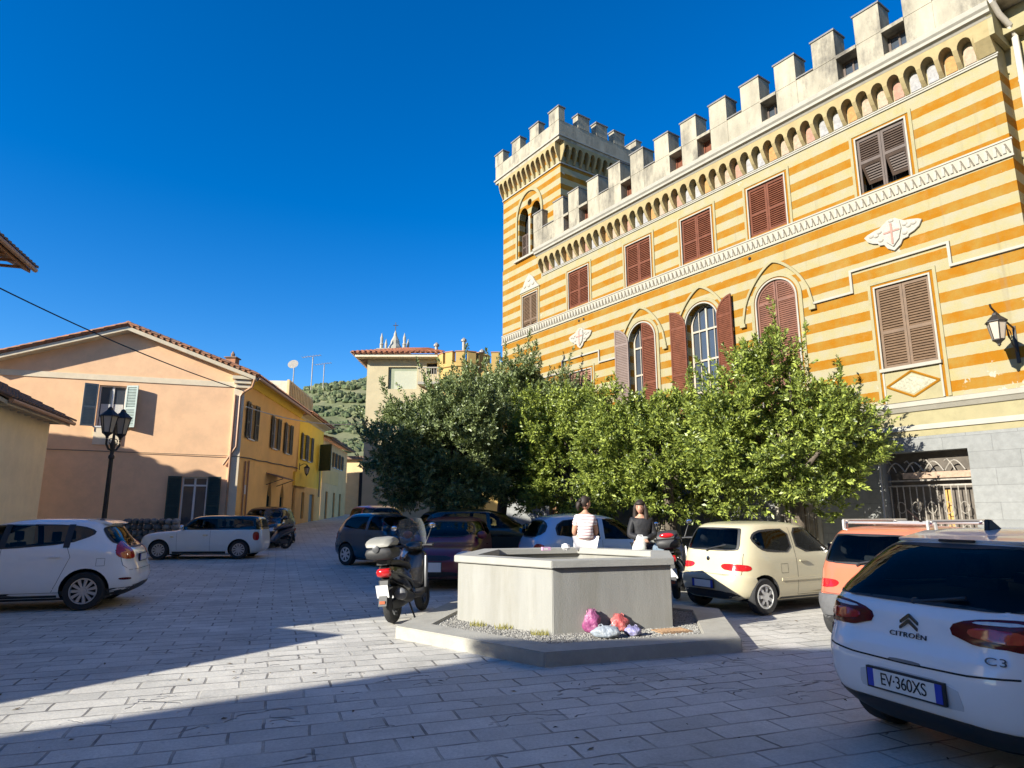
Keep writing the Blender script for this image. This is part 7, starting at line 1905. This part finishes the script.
# ================================================================ TREES
def leaf_mat(name, lit, dark):
    m, nt, bs = _nodes(name); L = nt.links.new
    geo = N(nt, 'ShaderNodeNewGeometry')
    cr = N(nt, 'ShaderNodeValToRGB'); cr.color_ramp.elements[0].color = rgba(dark); cr.color_ramp.elements[1].color = rgba(lit)
    L(geo.outputs['Random Per Island'], cr.inputs['Fac']); L(cr.outputs['Color'], bs.inputs['Base Color'])
    bs.inputs['Roughness'].default_value = .42; bs.inputs['Specular IOR Level'].default_value = .45
    tr = N(nt, 'ShaderNodeBsdfTranslucent'); tr.inputs['Color'].default_value = rgba([lit[0]*1.1, lit[1]*1.2, lit[2]*.5])
    mx = N(nt, 'ShaderNodeMixShader'); mx.inputs[0].default_value = .10
    out = nt.nodes['Material Output']; L(bs.outputs[0], mx.inputs[1]); L(tr.outputs[0], mx.inputs[2]); L(mx.outputs[0], out.inputs['Surface'])
    return m
M_LEAF = leaf_mat('leaves_fresh', (.36, .42, .075), (.045, .075, .02))
M_LEAFD = leaf_mat('leaves_grey_green', (.29, .345, .14), (.035, .055, .025))
M_BARK = mat('bark', (.10, .08, .06), .95, .35, 8, bump=.8, bscale=18, zscale=.3)
def tree(label, loc, lobes, n_twig, leafm, leaf_len, seed, trunk_h, trunk_r=.16, shoots=.22):
    g = np.random.default_rng(seed)
    t = thing('street_tree', label, 'tree', (loc[0], loc[1], gz(loc[1])-.05), 0, 'trees in front of the palace')
    tips = []; cs = np.array([l[0] for l in lobes]); rs_ = np.array([l[1] for l in lobes]); vol = rs_.prod(1); pr_ = vol**.7/(vol**.7).sum()
    nz = g.uniform(0, 6.28, (8, 3)); kv = g.normal(0, 1.5, (8, 3))
    per = 26; nc = max(20, n_twig//per); clumps = []
    while len(clumps) < nc:
        i = g.choice(len(lobes), p=pr_); d = g.normal(size=3); d /= np.linalg.norm(d)
        lump = 1+.13*np.sin(kv[:4]@d*2.2+nz[:4, 0]).sum()/1.6
        q = cs[i]+rs_[i]*d*lump*(.35+.65*g.random()**.4)
        if q[2] < lobes[0][2] or np.sin(kv[4:]@q*1.25+nz[4:, 1]).sum() < -1.5: continue
        # keep clumps apart so that shade collects between them
        if any(((q-c_[0])**2).sum() < (leaf_len*3.1)**2 for c_ in clumps) and g.random() < .93: continue
        clumps.append((q, d))
    for q, d in clumps:
        rad = leaf_len*g.uniform(1.7, 3.2); stretch = np.array([1, 1, .75])
        for _ in range(int(per*g.uniform(.7, 1.3))):
            o_ = g.normal(0, .55, 3); dd = o_/(np.linalg.norm(o_)+1e-9)
            tips.append((q+o_*rad*stretch, dd*.7+d*.6))
        if d[2] > -.1 and g.random() < shoots:                    # long young shoots break the outline
            L0 = q+d*rad*.8; up_ = np.array([d[0]*.6, d[1]*.6, 1.0]); up_ /= np.linalg.norm(up_); ln = leaf_len*g.uniform(4.0, 7.5)
            for k in range(6): tips.append((L0+up_*ln*k/5+g.normal(0, .03, 3), up_+g.normal(0, .2, 3)))
    P_ = np.array([p for p, d in tips]); D_ = np.array([d for p, d in tips]); n = len(P_); D_ = D_/(np.linalg.norm(D_, axis=1, keepdims=True)+1e-9)
    un = lambda v: v/(np.linalg.norm(v, axis=-1, keepdims=True)+1e-9)
    ax = un(D_*.8+np.array([0, 0, .7])+g.normal(0, .35, (n, 3))); tl = leaf_len*g.uniform(1.3, 2.6, (n, 1))
    side = un(np.cross(ax, [0.3, .2, 1])); up = np.cross(side, ax); nl = 11; Vs = []
    for q in range(nl):
        f = q/nl; an = q*2.4+g.uniform(-.3, .3, (n, 1)); ld = side*np.cos(an)+up*np.sin(an)
        ld = un(ld*(.9-.5*f)+ax*(.45+.7*f)); b = P_+ax*tl*(f-.4); L = leaf_len*g.uniform(.7, 1.25, (n, 1)); w = L*.21
        wd = un(np.cross(ld, ax+g.normal(0, .4, (n, 3)))); nn = np.cross(wd, ld); dr = np.array([0, 0, -.12])*L
        Vs.append(np.stack([b, b+ld*L*.5+wd*w+nn*w*.35, b+ld*L+dr, b+ld*L*.5-wd*w+nn*w*.35], 1).reshape(-1, 3))
    V = np.concatenate(Vs); V[:, 2] = np.maximum(V[:, 2], lobes[0][2]-.25)
    me = bpy.data.meshes.new('crown'); nf = len(V)//4
    me.vertices.add(len(V)); me.vertices.foreach_set('co', V.astype(np.float32).ravel())
    me.loops.add(len(V)); me.loops.foreach_set('vertex_index', np.arange(len(V), dtype=np.int32))
    me.polygons.add(nf); me.polygons.foreach_set('loop_start', np.arange(0, len(V), 4, dtype=np.int32)); me.polygons.foreach_set('loop_total', np.full(nf, 4, dtype=np.int32))
    me.update(calc_edges=True); me.materials.append(leafm)
    link('crown', me, t)
    m = MB().use(M_BARK); top = Vector((g.uniform(-.1, .1), g.uniform(-.1, .1), trunk_h))
    m.tube([(0, 0, 0), (.02, 0, .12), (g.uniform(-.05, .05), g.uniform(-.05, .05), trunk_h*.5), top], [trunk_r*1.5, trunk_r*1.1, trunk_r*.95, trunk_r*.85], 10)
    for l in lobes:
        for q in range(4):
            d = g.normal(size=3); d[2] = abs(d[2])*.6; d /= np.linalg.norm(d)
            e = Vector(np.array(l[0])+np.array(l[1])*d*.75); md_ = top.lerp(e, .5)+Vector((g.uniform(-.2, .2), g.uniform(-.2, .2), .15))
            m.tube([top-Vector((0, 0, .1)), top.lerp(md_, .5)+Vector((0, 0, .08)), md_, e], [trunk_r*.55, trunk_r*.4, trunk_r*.28, .015], 7)
    m.build('trunk', parent=t, smooth=60)
    return t
# lobes: (centre, radii, lowest leaf)
tree('nearest street tree at the right with a pointed bright green crown', (6.35, 14.75), [((0, 0, 3.05), (1.95, 1.8, 1.5), 1.6), ((-.35, 0, 4.35), (.95, .95, 1.2), 1.7), ((1.2, .1, 3.3), (.95, 1, .95), 1.7), ((-1.25, -.1, 3.3), (1.0, 1, 1.0), 1.7)], 4700, M_LEAF, .115, 1, 2.1)
tree('street tree behind the two people with a low rounded crown', (4.25, 18.0), [((0, 0, 2.95), (2.3, 1.9, 1.85), 1.45), ((-1.0, 0, 3.9), (1.1, 1, 1.0), 1.8), ((.9, 0, 3.8), (1.1, 1, 1.0), 1.8)], 4700, M_LEAF, .12, 2, 2.2)
tree('street tree left of the two people with a light green crown', (1.95, 21.1), [((0, 0, 3.15), (2.4, 2, 2.1), 1.4), ((.7, 0, 4.4), (1.2, 1.1, 1.0), 2.0), ((-1.0, 0, 4.1), (1.2, 1, 1.0), 2.0)], 4400, M_LEAF, .125, 3, 2.3)
tree('tallest street tree with a grey green crown and visible dark trunk', (-.35, 24.0), [((.2, 0, 4.1), (2.35, 2.1, 2.25), 1.7), ((.75, 0, 6.3), (.7, .8, 1.0), 2.0), ((.0, .3, 5.9), (.8, .8, .8), 2.0), ((-1.3, 0, 4.9), (1.2, 1.2, 1.2), 2.0), ((1.5, 0, 5.4), (1.0, 1, 1.2), 2.0)], 6200, M_LEAFD, .14, 4, 2.6, .20, .5)
tree('leftmost street tree, grey green, its lower half black in shade', (-2.15, 20.6), [((0, 0, 3.45), (2.05, 1.9, 1.9), 1.6), ((.6, 0, 4.7), (1.2, 1.1, .95), 2.0), ((-1.2, 0, 2.9), (1.1, 1.1, 1.1), 1.7)], 5800, M_LEAFD, .125, 5, 2.2, .18, .4)
